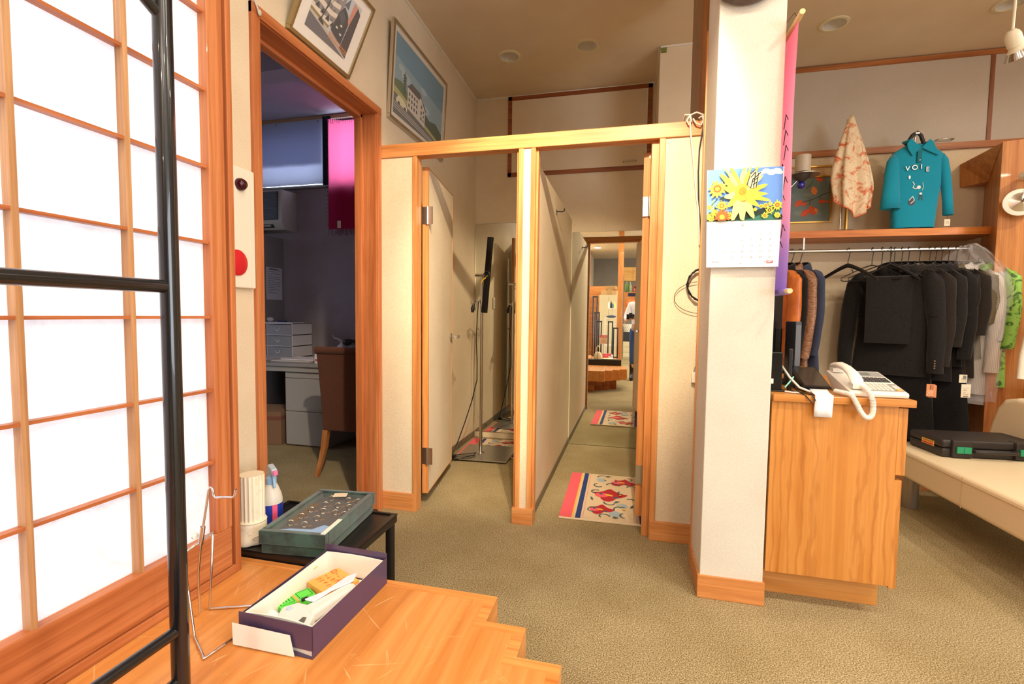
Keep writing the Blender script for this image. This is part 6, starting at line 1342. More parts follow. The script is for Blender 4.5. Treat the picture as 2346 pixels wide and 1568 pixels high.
MB().m(mat('white lattice card', (226, 218, 208), 0.7)).box(2.40, 2.56, 3.50, 3.60, 0.0, 0.745).build('box_body', pb, bevel=0.002)
p = Print((2.40, 3.4992, 0.60), (0.16, 0, 0), (0, 0, 0.13))
LT = C_('lattice grey', 186, 176, 176)
for k in range(-4, 9): p.line([(max(0, k*.13), max(0, -k*.13*1.2)), (min(1, k*.13+.8), min(1, .8*1.2-max(0, -k*.13*1.2)*0+0))], .01, LT)
p.build('lattice_print', pb)
# ================================================================== office behind the doorway
wn = thing('window_2', 'high office window with daylight behind white sheeting', None, (-3.0, YB, 2.4)); wn['kind'] = 'structure'
MB().m(mat('aluminium sash', (120, 120, 124), 0.4, metal=0.6)).box(-3.75, -2.25, YB+0.03, YB+0.07, 2.40, 2.43).box(-3.75, -2.25, YB+0.03, YB+0.07, 3.02, 3.05).box(-3.75, -3.72, YB+0.03, YB+0.07, 2.43, 3.02).box(-2.28, -2.25, YB+0.03, YB+0.07, 2.43, 3.02).box(-2.96, -2.91, YB+0.03, YB+0.07, 2.43, 3.02).build('sash_frame', wn)
MB().m(mat('window pane', (250, 252, 255), 0.02, alpha=0.10)).box(-3.72, -2.28, YB+0.048, YB+0.052, 2.43, 3.02).build('glass_pane', wn)
MB().m(mat('grey brown sill', (126, 116, 112), 0.6)).box(-3.78, -2.22, YB-0.03, YB+0.12, 2.382, 2.400).build('sill', wn, bevel=0.002)
struct(MB().m(mat('light wood rail', (190, 150, 110), 0.5)).box(-3.75, -2.22, YB-0.012, YB, 3.05, 3.085), 'trim_13')
# unseen slab added outside to darken the top of the window
struct(MB().m(mat('added shade slab', (120, 120, 124), 0.9)).box(-4.4, -2.96, YB+0.14, YB+0.9, 2.86, 3.3), 'trim_shade_slab', 'added shade slab outside the office window')
SHT = translucent('white plastic sheeting', (208, 212, 226), 0.5, (150, 156, 182))
ss = thing('plastic_sheet', 'white translucent sheet pinned over the left part of the office window', 'sheet', (-3.3, YB-0.02, 3.05))
MB().m(SHT).sheet(lambda a, b: (-3.78+a*(0.83-0.03*b*0), YB-0.020-0.010*(1-b)*abs(math.sin(a*9))-0.018*(1-b), 2.415+b*0.635), 36, 14).build('sheet_body', ss, smooth=80)
MB().m(SHT).sheet(lambda a, b: (-3.78+a*0.80, YB-0.010, 2.60+b*0.445), 10, 8).build('shade_layer', ss, smooth=80)  # second layer added to dim the sheet above its bright lower edge
for x in (-3.5, -3.02): MB().m(BLK).ball((x, YB-0.022, 3.03), 0.006, 8).build('pin', ss, smooth=80)
DS = mat('dark blue black cloth', (26, 32, 44), 0.8)
dc = tag(MB().m(DS).sheet(lambda a, b: (-2.955+a*0.085, YB-0.045-0.006*math.sin(a*12), 2.40+b*0.66), 8, 10).build('curtain', smooth=80, thick=0.003), 'narrow dark cloth strip hanging between the sheet and the pink shawl', 'curtain')
PNK = translucent('magenta weave', (190, 22, 84), 0.6, (255, 110, 160))
sw_ = thing('shawl', 'magenta fringed shawl hanging over the right part of the office window', 'shawl', (-2.7, YB-0.06, 3.03))
MB().m(PNK).sheet(lambda a, b: (-2.885+a*0.50, YB-0.060-0.006*math.sin(a*16), 1.965+b*(1.06-0.03*math.sin(a*PI))), 30, 30).build('woven_cloth', sw_, smooth=80)
fr_ = MB().m(mat('dark plum fringe', (70, 20, 50), 0.8))
for k in range(34): x = -2.883+k*0.0148; fr_.tube([(x, YB-0.060, 1.966), (x+0.002*math.sin(k), YB-0.062, 1.905+0.012*math.sin(k*1.3))], 0.0018, 5)
for k in range(26): z = 2.0+k*0.04; fr_.tube([(-2.885, YB-0.060, z), (-2.897, YB-0.060, z+0.012), (-2.886, YB-0.060, z+0.024)], 0.0018, 5)
for k in range(20): x = -2.87+k*0.022; fr_.tube([(x, YB-0.066, 3.02), (x+0.004, YB-0.068, 2.99-0.02*abs(math.sin(k)))], 0.002, 5)
fr_.build('fringe', sw_)['kind'] = 'stuff'
MB().m(tagm).box(-2.785, -2.748, YB-0.066, YB-0.064, 1.975, 2.045).build('price_tag', sw_)
ac = thing('air_conditioner', 'grey white wall air conditioner with a ribbed grille in the office', 'air conditioner', (-3.6, 4.1, 1.93))
ACM = mat('aged ac plastic', (188, 184, 178), 0.5)
MB().m(ACM).prism([(YB-0.002, 1.955), (YB-0.002, 2.345), (4.03, 2.335), (4.02, 2.02), (4.07, 1.955)], -4.0, -3.29, 'x').build('casing', ac, bevel=0.004)
gr_ = MB().m(mat('ac grille dark', (66, 72, 82), 0.6)).box(-3.98, -3.335, 4.012, 4.030, 2.045, 2.315)
gr_.m(mat('ac slat', (104, 110, 122), 0.5))
for k in range(24): gr_.box(-3.98, -3.335, 4.006, 4.0125, 2.050+k*0.0112, 2.055+k*0.0112)
gr_.build('grille', ac)
MB().m(mat('ac outlet dark', (50, 50, 52), 0.6)).box(-3.9, -3.40, 4.028, 4.05, 1.975, 2.005).build('outlet_slot', ac)
MB().m(WPL).box(-3.9, -3.42, 4.016, 4.03, 1.985, 1.992).build('louvre', ac)
lk = thing('locker', 'tall grey steel locker with a paper notice on its side in the office', 'locker', (-3.8, 4.1, 0))
LKM = mat('grey steel', (142, 136, 138), 0.5)
MB().m(LKM).box(-4.3, -3.452, 3.80, YB-0.004, 0.001, 1.895).build('locker_body', lk, bevel=0.003)
nt = thing('paper_notice', 'white printed paper notice stuck on the side of the grey locker', 'notice', (-3.45, 4.09, 1.27))
MB().m(mat('notice paper', (206, 206, 216), 0.7)).box(-3.4515, -3.4500, 3.985, 4.205, 1.272, 1.590).build('paper_sheet', nt)
p = Print((-3.4499, 3.985, 1.272), (0, 0.22, 0), (0, 0, 0.318))
IK = C_('notice ink', 120, 118, 130)
for k in range(14): L_ = (.8, .5, .75, .3, .7, .78, .4, .8, .72, .76, .5, .7, .3, .6)[k]; p.line([(.1, .92-.055*k), (.1+L_, .92-.055*k)], .018, IK)
p.line([(.2, .95), (.7, .95)], .04, C_('notice heading', 90, 88, 100)); p.build('printed_text', nt)
# desk
DSK = mat('desk laminate grey', (158, 156, 158), 0.5); DSM = mat('desk steel', (176, 174, 172), 0.45)
dk_ = thing('office_desk', 'grey steel office desk with a two drawer pedestal behind the doorway', 'desk', (-3.0, 3.9, 0))
MB().m(DSK).box(-3.44, -1.95, 3.45, 4.20, 0.690, 0.715).build('desk_top', dk_, bevel=0.003)
MB().m(DSM).box(-3.44, -1.95, 3.47, 3.49, 0.645, 0.688).build('apron', dk_)
MB().m(DSM).box(-2.846, -2.432, 3.505, 4.10, 0.005, 0.640).build('pedestal', dk_, bevel=0.003)
for z0_, z1_ in ((0.015, 0.300), (0.306, 0.585), (0.590, 0.638)):
    d_ = MB().m(DSM).box(-2.845, -2.433, 3.490, 3.505, z0_, z1_).build('drawer', dk_, bevel=0.002)
    if z1_ < 0.6: MB().m(mat('recess grey', (92, 92, 96), 0.5)).lathe([(0.045, 0), (0.045, 0.0022), (0.0, 0.0022)], (-2.64, 3.4915, z1_-0.048), 24, 'y').build('handle_recess', d_, smooth=30)
MB().m(DSM).box(-1.99, -1.96, 3.50, 4.15, 0.0, 0.69).build('leg_panel', dk_)
bxs = thing('cardboard_carton', 'brown cardboard carton on the floor under the office desk', 'box', (-3.15, 3.6, 0), math.radians(12))
MB().m(mat('carton brown', (146, 112, 86), 0.8)).box(-0.28, 0.23, -0.17, 0.17, 0.0015, 0.29).build('carton_body', bxs, local=True, bevel=0.003)
MB().m(mat('reddish tape', (136, 84, 70), 0.7)).box(-0.282, 0.232, -0.1715, 0.1715, 0.215, 0.25).build('tape_band', bxs, local=True)
dr = thing('drawer_organizer', 'small clear plastic drawer organizer on the office desk', 'drawer unit', (-3.28, 4.0, 0.7155))
CLP = mat('frosted clear plastic', (196, 196, 206), 0.25, alpha=0.55)
fr_ = MB().m(mat('milk white frame', (214, 212, 218), 0.4))
X0, X1, Y0_, Y1_ = -3.44, -3.06, 3.86, 4.14; Z0, Z1 = 0.716, 1.045
for z in (Z0, Z0+0.106, Z0+0.212, Z1-0.008): fr_.box(X0, X1, Y0_, Y1_, z, z+0.010)
for x in (X0, X0+0.09, X1-0.012): fr_.box(x, x+0.012, Y0_, Y1_, Z0, Z1)
fr_.build('organizer_frame', dr, bevel=0.001)
for k in range(3):
    z = Z0+0.012+0.106*k
    d_ = MB().m(CLP).box(X0+0.105, X1-0.014, Y0_-0.006, Y1_-0.02, z, z+0.088).build('clear_drawer', dr)
    MB().m(WPL).tube([(-3.215+0.022*math.cos(a), Y0_-0.016, z+0.062+0.030*math.sin(a)) for a in [PI+PI*j/8 for j in range(9)]], 0.004, 8).build('handle', d_, smooth=60)
tag(bx(-3.42, -3.12, 3.88, 4.10, 1.047, 1.053, m=mat('notice paper')).build('paper_sheet'), 'thin stack of paper lying on top of the clear drawer organizer', 'paper')
tag(MB().m(WPL).ball((-3.41, 3.98, 1.077), 0.024, 16, (1.6, 1.2, 1)).build('white_pouch', smooth=80), 'rounded white plastic item on top of the drawer organizer', 'pouch')
tag(bx(-3.26, -3.18, 3.90, 3.94, 1.0535, 1.066, m=mat('navy pen', (36, 40, 96), 0.4)).build('pen_case', bevel=0.004), 'small dark blue item on the paper on the drawer organizer', 'pen case')
for i, (x0, x1, y0_, y1_, z0_, z1_, c_, lb) in enumerate(((-3.40, -3.12, 3.55, 3.76, 0.716, 0.745, (176, 176, 186), 'padded grey white envelope at the left on the office desk'), (-3.05, -2.66, 3.56, 3.80, 0.716, 0.728, (206, 200, 196), 'lower sheaf of papers on the office desk'), (-2.98, -2.62, 3.60, 3.84, 0.7285, 0.738, (226, 222, 224), 'upper sheaf of white papers on the office desk'), (-2.55, -2.40, 3.66, 3.80, 0.716, 0.726, (170, 150, 110), 'small brown edged booklet beside the white bottle'))):
    tag(bx(x0, x1, y0_, y1_, z0_, z1_, m=mat('desk paper %d%d%d' % c_, c_, 0.7)).build('paper_stack' if i else 'envelope', bevel=0.003), lb, 'paper')
gb_ = thing('glue_bottle', 'small white bottle with an orange cap on the office desk', 'bottle', (-2.575, 3.55, 0.716))
q = MB().m(WPL).lathe([(0.022, 0.716), (0.024, 0.72), (0.023, 0.775), (0.018, 0.80), (0.013, 0.815)], (-2.575, 3.55, 0), 20); q.tube([(-2.575, 3.55, 0.80), (-2.565, 3.545, 0.825), (-2.545, 3.54, 0.842)], 0.013, 12); q.build('bottle_body', gb_, smooth=50)
MB().m(mat('orange cap', (232, 120, 50), 0.4)).lathe([(0.014, 0), (0.014, 0.022), (0.010, 0.026)], (-2.548, 3.54, 0.835), 16, 'x').build('orange_cap', gb_, smooth=50)
MB().m(mat('pink label', (206, 110, 130), 0.5)).box(-2.578, -2.554, 3.5255, 3.5275, 0.735, 0.755).build('label', gb_)
pl_ = thing('plastic_bag', 'knotted white plastic bag on the desk behind the brown chair', 'bag', (-2.42, 3.72, 0.716))
random.seed(2)
MB().m(mat('white bag film', (206, 202, 206), 0.4)).rings([[(-2.42+(a*math.cos(t)+random.uniform(-.006, .006)), 3.70+(a*.8*math.sin(t)), z) for t in [2*PI*k/18 for k in range(18)]] for z, a in ((0.717, .055), (0.76, .075), (0.82, .070), (0.86, .05), (0.885, .025), (0.90, .008))]).tube([(-2.42, 3.70, 0.89), (-2.46, 3.68, 0.925), (-2.49, 3.67, 0.93), (-2.505, 3.67, 0.955)], [0.014, 0.009, 0.006, 0.003], 8).build('bag_body', pl_, smooth=60)
# chair
ch = thing('dining_chair', 'brown upholstered high back chair with light wooden legs in the office', 'chair', (-1.93, 3.10, 0))
BRF = fabric('brown upholstery', (96, 58, 44)); LGW = wood('light leg wood', 'z', (196, 130, 76), (178, 112, 60), (208, 144, 88))
bk = MB().m(BRF); 
xs0, xs1 = -2.125, -1.72
bk.rings([[(xs0+d, y0_, z), (xs1-d, y0_, z), (xs1-d, y1_, z), (xs0+d, y1_, z)] for z, d, y0_, y1_ in ((0.315, 0.030, 2.93, 3.00), (0.46, 0.028, 2.93, 3.00), (0.7, 0.010, 2.925, 2.985), (0.855, 0.0, 2.915, 2.975), (0.905, 0.0, 2.910, 2.970))])
bk.build('backrest', ch, bevel=0.012, seg=3)
MB().m(BRF).tube([(xs0-0.004, 2.925, 0.885), (xs1+0.004, 2.925, 0.885)], 0.027, 16).build('top_roll', ch, smooth=40)
MB().m(BRF).box(xs0+0.03, xs1-0.03, 2.99, 3.40, 0.33, 0.47).build('seat', ch, bevel=0.02, seg=3)
for (x, y, dx, dy) in ((xs0+0.052, 2.96, -0.025, -0.085), (xs1-0.052, 2.96, 0.025, -0.085), (xs0+0.055, 3.37, 0, 0.0), (xs1-0.055, 3.37, 0, 0.0)):
    R_ = [[(x+dx*q+s_*c1, y+dy*q*q+s_*c2, z) for c1, c2 in ((-1, -1), (1, -1), (1, 1), (-1, 1))] for z, q, s_ in ((0.001, 1, .013), (0.1, .72, .016), (0.2, .42, .019), (0.332, 0, .021))]
    MB().m(LGW).rings(R_).build('leg', ch, bevel=0.002)
hb = thing('handbag', 'black folded handbag lying on the desk just beyond the chair back', 'bag', (-2.1, 3.2, 0.9))
LBK = mat('soft black leather', (22, 22, 30), 0.5)
MB().m(LBK).rings([[(-2.05+a*math.cos(t), 3.62+b*math.sin(t), z) for t in [2*PI*k/24 for k in range(24)]] for z, a, b in ((0.7165, .26, .12), (0.78, .30, .13), (0.86, .30, .12), (0.905, .25, .10), (0.935, .20, .07), (0.945, .14, .04))]).build('bag_body', hb, smooth=60, sub=1)
MB().m(LBK).tube([(-2.22, 3.58, 0.92), (-2.21, 3.57, 0.955), (-2.12, 3.56, 0.975), (-2.0, 3.56, 0.978), (-1.90, 3.57, 0.965), (-1.87, 3.58, 0.92)], 0.012, 10).build('strap_handle', hb, smooth=60)
MB().m(LBK).ball((-2.29, 3.58, 0.90), 0.05, 14, (1.2, .7, .6)).build('side_pocket', hb, smooth=80)
hb.location = (-2.1, 3.62, 0.7165)
for c_ in [o for o in bpy.data.objects if o.parent == hb]:
    c_.data.transform(Matrix.Translation((0, -(3.62-3.2), 0.9-0.7165)))
# ================================================================== the room behind the camera (seen in the fitting room mirror)
t = thing('display_case', 'black slab display plinth lying on the wooden platform', 'display plinth', (-0.6, 0.28, ZP))
MB().m(mat('black laminate', (28, 28, 30), 0.3)).box(-0.90, -0.13, 0.26, 0.455, ZP+0.001, 0.425).build('plinth_body', t, bevel=0.002)
IVY = mat('ivory leather', (232, 218, 176), 0.4)
t = thing('handbag', 'small ivory top handle handbag on the black slab', 'handbag', (-0.515, 0.36, 0.4255))
MB().m(IVY).rings([[(-0.515+a*math.cos(q), 0.36+b*math.sin(q), z) for q in [2*PI*k/20 for k in range(20)]] for z, a, b in ((0.426, .062, .035), (0.45, .066, .036), (0.50, .060, .030), (0.535, .045, .020), (0.548, .030, .010))]).build('bag_body', t, smooth=60)
MB().m(IVY).tube([(-0.515+0.030*math.cos(a), 0.36, 0.545+0.105*math.sin(a)) for a in [PI*k/12 for k in range(13)]], 0.006, 8).build('handle', t, smooth=60)
MB().m(mat('brown trim', (120, 84, 50), 0.5)).box(-0.519, -0.511, 0.394, 0.398, 0.43, 0.54).build('clasp', t)
for i, (x, c_) in enumerate(((-0.40, (232, 214, 160)), (-0.32, (238, 226, 190)))):
    tag(MB().m(mat('glove %d' % i, c_, 0.5)).rings([[(x+a*math.cos(q), 0.33+b*math.sin(q), z) for q in [2*PI*k/16 for k in range(16)]] for z, a, b in ((0.4255, .05, .06), (0.435, .06, .07), (0.446, .04, .05))]).build('pouch', smooth=60), ('pale yellow' if i == 0 else 'cream')+' leather pouch lying on the black slab', 'pouch')
t = thing('magazine_stack', 'white and red magazines stacked behind the black slab', 'magazines', (-0.2, -0.1, ZP))
MB().m(mat('white magazine', (240, 238, 240), 0.5)).box(-0.50, 0.02-0.33, -0.75, -0.45, ZP+0.001, 0.42).build('white_issue', t); MB().m(mat('red magazine', (206, 40, 70), 0.4)).box(-0.49, -0.33, -0.74, -0.47, 0.4205, 0.44).build('red_issue', t)
tag(MB().m(mat('red case ball', (214, 36, 40), 0.4)).ball((-0.42, -0.20, ZP+0.062), 0.06, 16).build('red_pouch', smooth=80), 'round red item on the platform behind the ivory handbag', 'pouch')
# dark garment racks standing folded behind
def rack(x, y, h, label, w=0.085):
    t = thing('garment_rack', label, 'garment rack', (x, y, ZP), 0.3, 'folded black racks')
    for s in (-1, 1): MB().m(BLKM).tube([(s*w/2, 0, 0.001), (s*w/2, 0, h)], 0.013, 12).build('upright_pole', t, local=True, smooth=40)
    MB().m(BLKM).tube([(-w/2-0.01, 0, h), (w/2+0.01, 0, h)], 0.015, 12).build('cross_bar', t, local=True, smooth=40)
    MB().m(BLKM).tube([(-w/2, 0, 0.02), (w/2, 0, 0.02)], 0.012, 12).build('foot_bar', t, local=True, smooth=40)
rack(-0.70, -1.25, 1.20, 'tallest folded black rack at the left of the mirror view'); rack(-0.64, -1.05, 0.88, 'middle folded black rack in the mirror view'); rack(-0.585, -0.90, 0.71, 'shorter folded black rack behind the handbag'); rack(-0.385, -1.15, 0.705, 'black rack just right of the red headed sign'); rack(-0.275, -1.0, 0.585, 'lowest black rack beside the wooden post')
t = thing('sign_board', 'cream sign with a red heading on a stand behind the handbag', 'sign', (-0.50, -0.80, ZP))
MB().m(mat('sign cream', (226, 196, 150), 0.6)).box(-0.565, -0.425, -0.802, -0.796, 0.615, 0.785).build('sign_face', t)
p = Print((-0.425, -0.7955, 0.615), (-0.14, 0, 0), (0, 0, 0.17)); p.rect(0, 1, .72, 1, C_('sign red', 206, 60, 44))
for k in range(4): p.line([(.12+.22*k, .80), (.20+.22*k, .80), (.20+.22*k, .93), (.12+.22*k, .93), (.16+.22*k, .78)], .03, PW)
for b in (.55, .42, .28, .15): p.line([(.1, b), (.85, b)], .02, C_('sign ink', 170, 110, 80))
p.build('printed_face', t); MB().m(STL).tube([(-0.495, -0.805, ZP+0.005), (-0.495, -0.805, 0.62)], 0.006, 8).lathe([(0.06, ZP+0.001), (0.06, ZP+0.006)], (-0.495, -0.805, 0), 20).build('stand', t)
# white trolley rack with bottles
t = thing('shelf_trolley', 'white wire shelf trolley with sprays in front of the cream cabinet', 'trolley', (-0.45, -3.2, 0))
f = MB().m(WPL)
for x in (-0.60, -0.33):
    for y in (-3.30, -3.05): f.box(x-0.010, x+0.010, y-0.010, y+0.010, 0, 1.11)
for z in (0.45, 0.95, 1.10): f.box(-0.60, -0.33, -3.30, -3.05, z-0.008, z+0.008)
f.build('trolley_frame', t); MB().m(WPL).box(-0.54, -0.34, -3.28, -3.08, 1.32, 1.335).box(-0.45, -0.435, -3.2, -3.18, 1.10, 1.33).build('upper_tray', t)
for i, (x, c_, h) in enumerate(((-0.52, (236, 236, 240), .16), (-0.47, (40, 40, 46), .17), (-0.43, (90, 140, 180), .13), (-0.385, (226, 214, 120), .17))):
    tag(MB().m(mat('spray %d' % i, c_, 0.4)).lathe([(0.02, 1.336), (0.02, 1.336+h*.7), (0.008, 1.336+h*.8), (0.008, 1.336+h)], (x, -3.17, 0), 14).build('bottle', smooth=40), ('white', 'black', 'blue', 'yellow')[i]+' bottle on the upper tray of the white trolley', 'bottle')
tag(MB().m(mat('blue cloth pile', (70, 84, 108), 0.9)).ball((-0.46, -3.17, 1.135), 0.07, 16, (1.7, 1.2, .45)).build('folded_cloth', smooth=80), 'blue grey cloth heap on the white trolley', 'cloth')
t = thing('storage_cabinet', 'tall cream steel cabinet at the back of the shop', 'cabinet', (-0.55, -5.0, 0))
MB().m(mat('cream steel', (216, 204, 168), 0.5)).box(-0.86, -0.34, -5.25, -4.75, 0.001, 1.715).build('cabinet_body', t, bevel=0.004); MB().m(mat('cream steel')).box(-0.85, -0.605, -4.75, -4.735, 0.06, 1.66).box(-0.595, -0.35, -4.75, -4.735, 0.06, 1.66).build('door', t, bevel=0.002)
for i, (x, z, w_, h, c_, a) in enumerate(((-0.72, 1.718, .10, .13, (206, 170, 120), .1), (-0.60, 1.718, .08, .16, (190, 150, 100), -.3), (-0.46, 1.718, .09, .12, (214, 180, 132), .3), (-0.56, 1.88, .14, .09, (196, 158, 108), .2))):
    q = MB().m(mat('carton %d' % i, c_, 0.8)).box(-w_, w_, -0.1, 0.1, 0, h); q.v = [Matrix.Translation((x, -5.0, z+0.002)) @ Matrix.Rotation(a, 4, 'Z') @ v_ for v_ in q.v]
    tag(q.build('cardboard_carton'), ('leftmost', 'middle', 'right hand', 'topmost')[i]+' brown carton on top of the cream cabinet', 'box')
struct(MB().m(WX).box(-1.5, -0.35, -5.6, -5.55, 0, 2.0), 'wall_wood_panel', 'orange wooden partition panel behind the cream cabinet')
struct(MB().m(WZ).box(-0.315, -0.195, -3.0, -2.85, 0, ZC), 'trim_wood_post', 'square wooden post in the middle of the shop behind the camera')
struct(MB().m(STL).box(-0.195, -0.180, -2.95, -2.90, 0.3, 2.1), 'trim_post_strip')
t = thing('wall_cupboard', 'light wooden wall cupboards hanging above the niche at the back', 'cupboard', (0.2, -5.5, 2.1)); MB().m(wood('pale cupboard wood', 'x', (226, 178, 104), (212, 160, 86), (236, 190, 120))).box(-0.25, 0.9, -5.7, -5.4, 2.14, 2.52).build('cupboard_body', t)
for x in (-0.245, 0.02): MB().m(_mats['pale cupboard wood']).box(x, x+0.26, -5.4, -5.385, 2.145, 2.515).build('door', t)
t = thing('wooden_screen', 'orange wooden board with a round orange plaque at the back', 'board', (0.0, -5.3, 0)); MB().m(WZ).box(-0.21, 0.16, -5.32, -5.28, 1.20, 1.82).box(-0.19, -0.17, -5.32, -5.28, 0, 1.2).box(0.12, 0.14, -5.32, -5.28, 0, 1.2).build('board_panel', t)
t = thing('round_plaque', 'round orange plaque with dark marks hanging on the wooden board', 'plaque', (-0.03, -5.27, 1.5))
q = MB().m(mat('orange plaque', (224, 124, 56), 0.5)).lathe([(0.135, 0), (0.135, 0.02), (0.12, 0.03), (0, 0.03)], (-0.02, -5.278, 1.49), 32, 'y'); q.build('plaque_disc', t, smooth=40)
p = Print((0.08, -5.2475, 1.39), (-0.2, 0, 0), (0, 0, 0.2)); random.seed(8)
for k in range(10): a, b = random.uniform(.15, .7), random.uniform(.15, .8); p.line([(a, b), (a+.12, b+.03)], .03, C_('plaque ink', 170, 80, 40))
p.build('carved_marks', t)
tag(bx(-0.10, 0.10, -5.277, -5.265, 1.70, 1.79, m=mat('navy plate', (30, 36, 70), 0.4)).build('name_plate'), 'small dark blue plate above the round orange plaque', 'plate')
for i, (x, c_, r_, h) in enumerate(((-0.14, (90, 120, 60), .05, .32), (-0.05, (150, 160, 110), .04, .28), (0.05, (196, 60, 50), .028, .20), (0.12, (170, 180, 90), .024, .24))):
    tag(MB().m(mat('shelf item %d' % i, c_, 0.6)).lathe([(r_*.8, 1.821), (r_, 1.84), (r_, 1.82+h*.6), (r_*.4, 1.82+h*.75), (r_*.3, 1.82+h)], (x, -5.3, 0), 14).build('bottle' if i > 1 else 'vase', smooth=50), ('leafy green vase', 'pale green vase', 'red bottle', 'yellow green bottle')[i]+' on top of the wooden board', 'bottle' if i > 1 else 'vase')
t = thing('drawer_cabinet', 'cream drawer cabinet with dark box on top behind the photographer', 'cabinet', (0.0, -5.0, 0)); MB().m(mat('cream steel')).box(-0.20, 0.35, -5.15, -4.8, 0.001, 0.46).build('cabinet_body', t, bevel=0.003)
for z in (0.04, 0.18, 0.32): d_ = MB().m(mat('cream steel')).box(-0.19, 0.34, -4.80, -4.785, z, z+0.125).build('drawer', t, bevel=0.002); MB().m(STL).ball((0.05, -4.775, z+0.07), 0.02, 10).build('knob', d_, smooth=80)
tag(bx(-0.20, 0.20, -5.1, -4.82, 0.462, 0.72, m=mat('dark charcoal box', (46, 46, 50), 0.6)).build('storage_box', bevel=0.004), 'dark charcoal box on the cream drawer cabinet', 'box')
t = thing('laundry_basket', 'white dotted basket on the dark box behind the photographer', 'basket', (-0.1, -5.0, 0.722)); MB().m(WPL).lathe([(0.13, 0.722), (0.16, 0.93), (0.15, 0.93), (0.12, 0.73)], (-0.06, -4.96, 0), 24).build('basket_body', t, smooth=40)
q = MB().m(mat('basket hole', (110, 112, 118), 0.6))
for r_ in range(4):
    for k in range(14): a = k*2*PI/14+0.2*(r_ % 2); rr = 0.137+r_*0.008; q.ball((-0.06+rr*math.cos(a), -4.96+rr*math.sin(a), 0.76+r_*0.042), 0.010, 6)
q.build('holes', t)

# ------------------------------------------------------------------ the photographer
def skin(name, joints, edges, m1, parent, sub=2, root=0):
    me = bpy.data.meshes.new(name); o = bpy.data.objects.new(name, me); C.objects.link(o)
    inv = WM[parent.name].inverted(); o.parent = parent
    names = list(joints); me.from_pydata([tuple(inv @ Vector(joints[n][0])) for n in names], [(names.index(a), names.index(b)) for a, b in edges], [])
    me.materials.append(m1); sk = o.modifiers.new('skin', 'SKIN'); sk.use_smooth_shade = True
    if not me.skin_vertices: 
        bm = bmesh.new(); bm.from_mesh(me); bm.verts.layers.skin.verify(); bm.to_mesh(me); bm.free()
    for i, n in enumerate(names):
        r = joints[n][1]; r = r if isinstance(r, tuple) else (r, r); me.skin_vertices[0].data[i].radius = r; me.skin_vertices[0].data[i].use_root = (i == root)
    s = o.modifiers.new('sub', 'SUBSURF'); s.levels = sub; s.render_levels = sub; reg(o, WM[parent.name].copy()); return o
PX, PYp = 0.155, -0.40
person = thing('person', 'person in white shirt, blue jeans and black boots holding a camera', 'person', (PX, PYp, 0))
SK = mat('skin', (214, 164, 132), 0.55, spec=0.3); SHI = mat('white shirt cotton', (240, 242, 248), 0.8); JEA = fabric('blue denim', (64, 88, 136)); HAI = mat('black hair', (24, 20, 20), 0.5); BOT = mat('black boot leather', (24, 24, 28), 0.4)
J = {'pelvis': ((PX, PYp, 0.92), (.13, .095)), 'belly': ((PX, PYp+0.01, 1.06), (.125, .09)), 'chest': ((PX, PYp+0.0, 1.24), (.145, .10)), 'upper': ((PX, PYp+0.015, 1.36), (.10, .075)), 'neck': ((PX, PYp+0.03, 1.43), .052), 'neck2': ((PX-0.005, PYp+0.045, 1.49), .050),
     'head1': ((PX-0.01, PYp+0.06, 1.555), (.072, .085)), 'head2': ((PX-0.015, PYp+0.065, 1.625), (.078, .090)), 'head3': ((PX-0.015, PYp+0.06, 1.68), (.055, .065)),
     'shL': ((PX-0.155, PYp+0.01, 1.345), .055), 'elL': ((PX-0.235, PYp+0.055, 1.11), .042), 'wrL': ((PX-0.205, PYp+0.255, 1.085), .028), 'paL': ((PX-0.200, PYp+0.305, 1.095), (.036, .018)),
     'shR': ((PX+0.155, PYp+0.01, 1.345), .055), 'elR': ((PX+0.215, PYp+0.04, 1.10), .042), 'wrR': ((PX+0.03, PYp+0.22, 1.10), .028), 'paR': ((PX-0.045, PYp+0.275, 1.105), (.036, .018)),
     'hiL': ((PX-0.085, PYp, 0.86), .085), 'knL': ((PX-0.10, PYp+0.02, 0.48), .056), 'anL': ((PX-0.105, PYp-0.01, 0.10), .038), 'toL': ((PX-0.12, PYp+0.13, 0.04), .036),
     'hiR': ((PX+0.085, PYp, 0.86), .085), 'knR': ((PX+0.105, PYp+0.02, 0.48), .056), 'anR': ((PX+0.12, PYp-0.01, 0.10), .038), 'toR': ((PX+0.15, PYp+0.13, 0.04), .036)}
E_ = [('pelvis', 'belly'), ('belly', 'chest'), ('chest', 'upper'), ('upper', 'neck'), ('neck', 'neck2'), ('neck2', 'head1'), ('head1', 'head2'), ('head2', 'head3'), ('upper', 'shL'), ('shL', 'elL'), ('elL', 'wrL'), ('wrL', 'paL'), ('upper', 'shR'), ('shR', 'elR'), ('elR', 'wrR'), ('wrR', 'paR'), ('pelvis', 'hiL'), ('hiL', 'knL'), ('knL', 'anL'), ('anL', 'toL'), ('pelvis', 'hiR'), ('hiR', 'knR'), ('knR', 'anR'), ('anR', 'toR')]
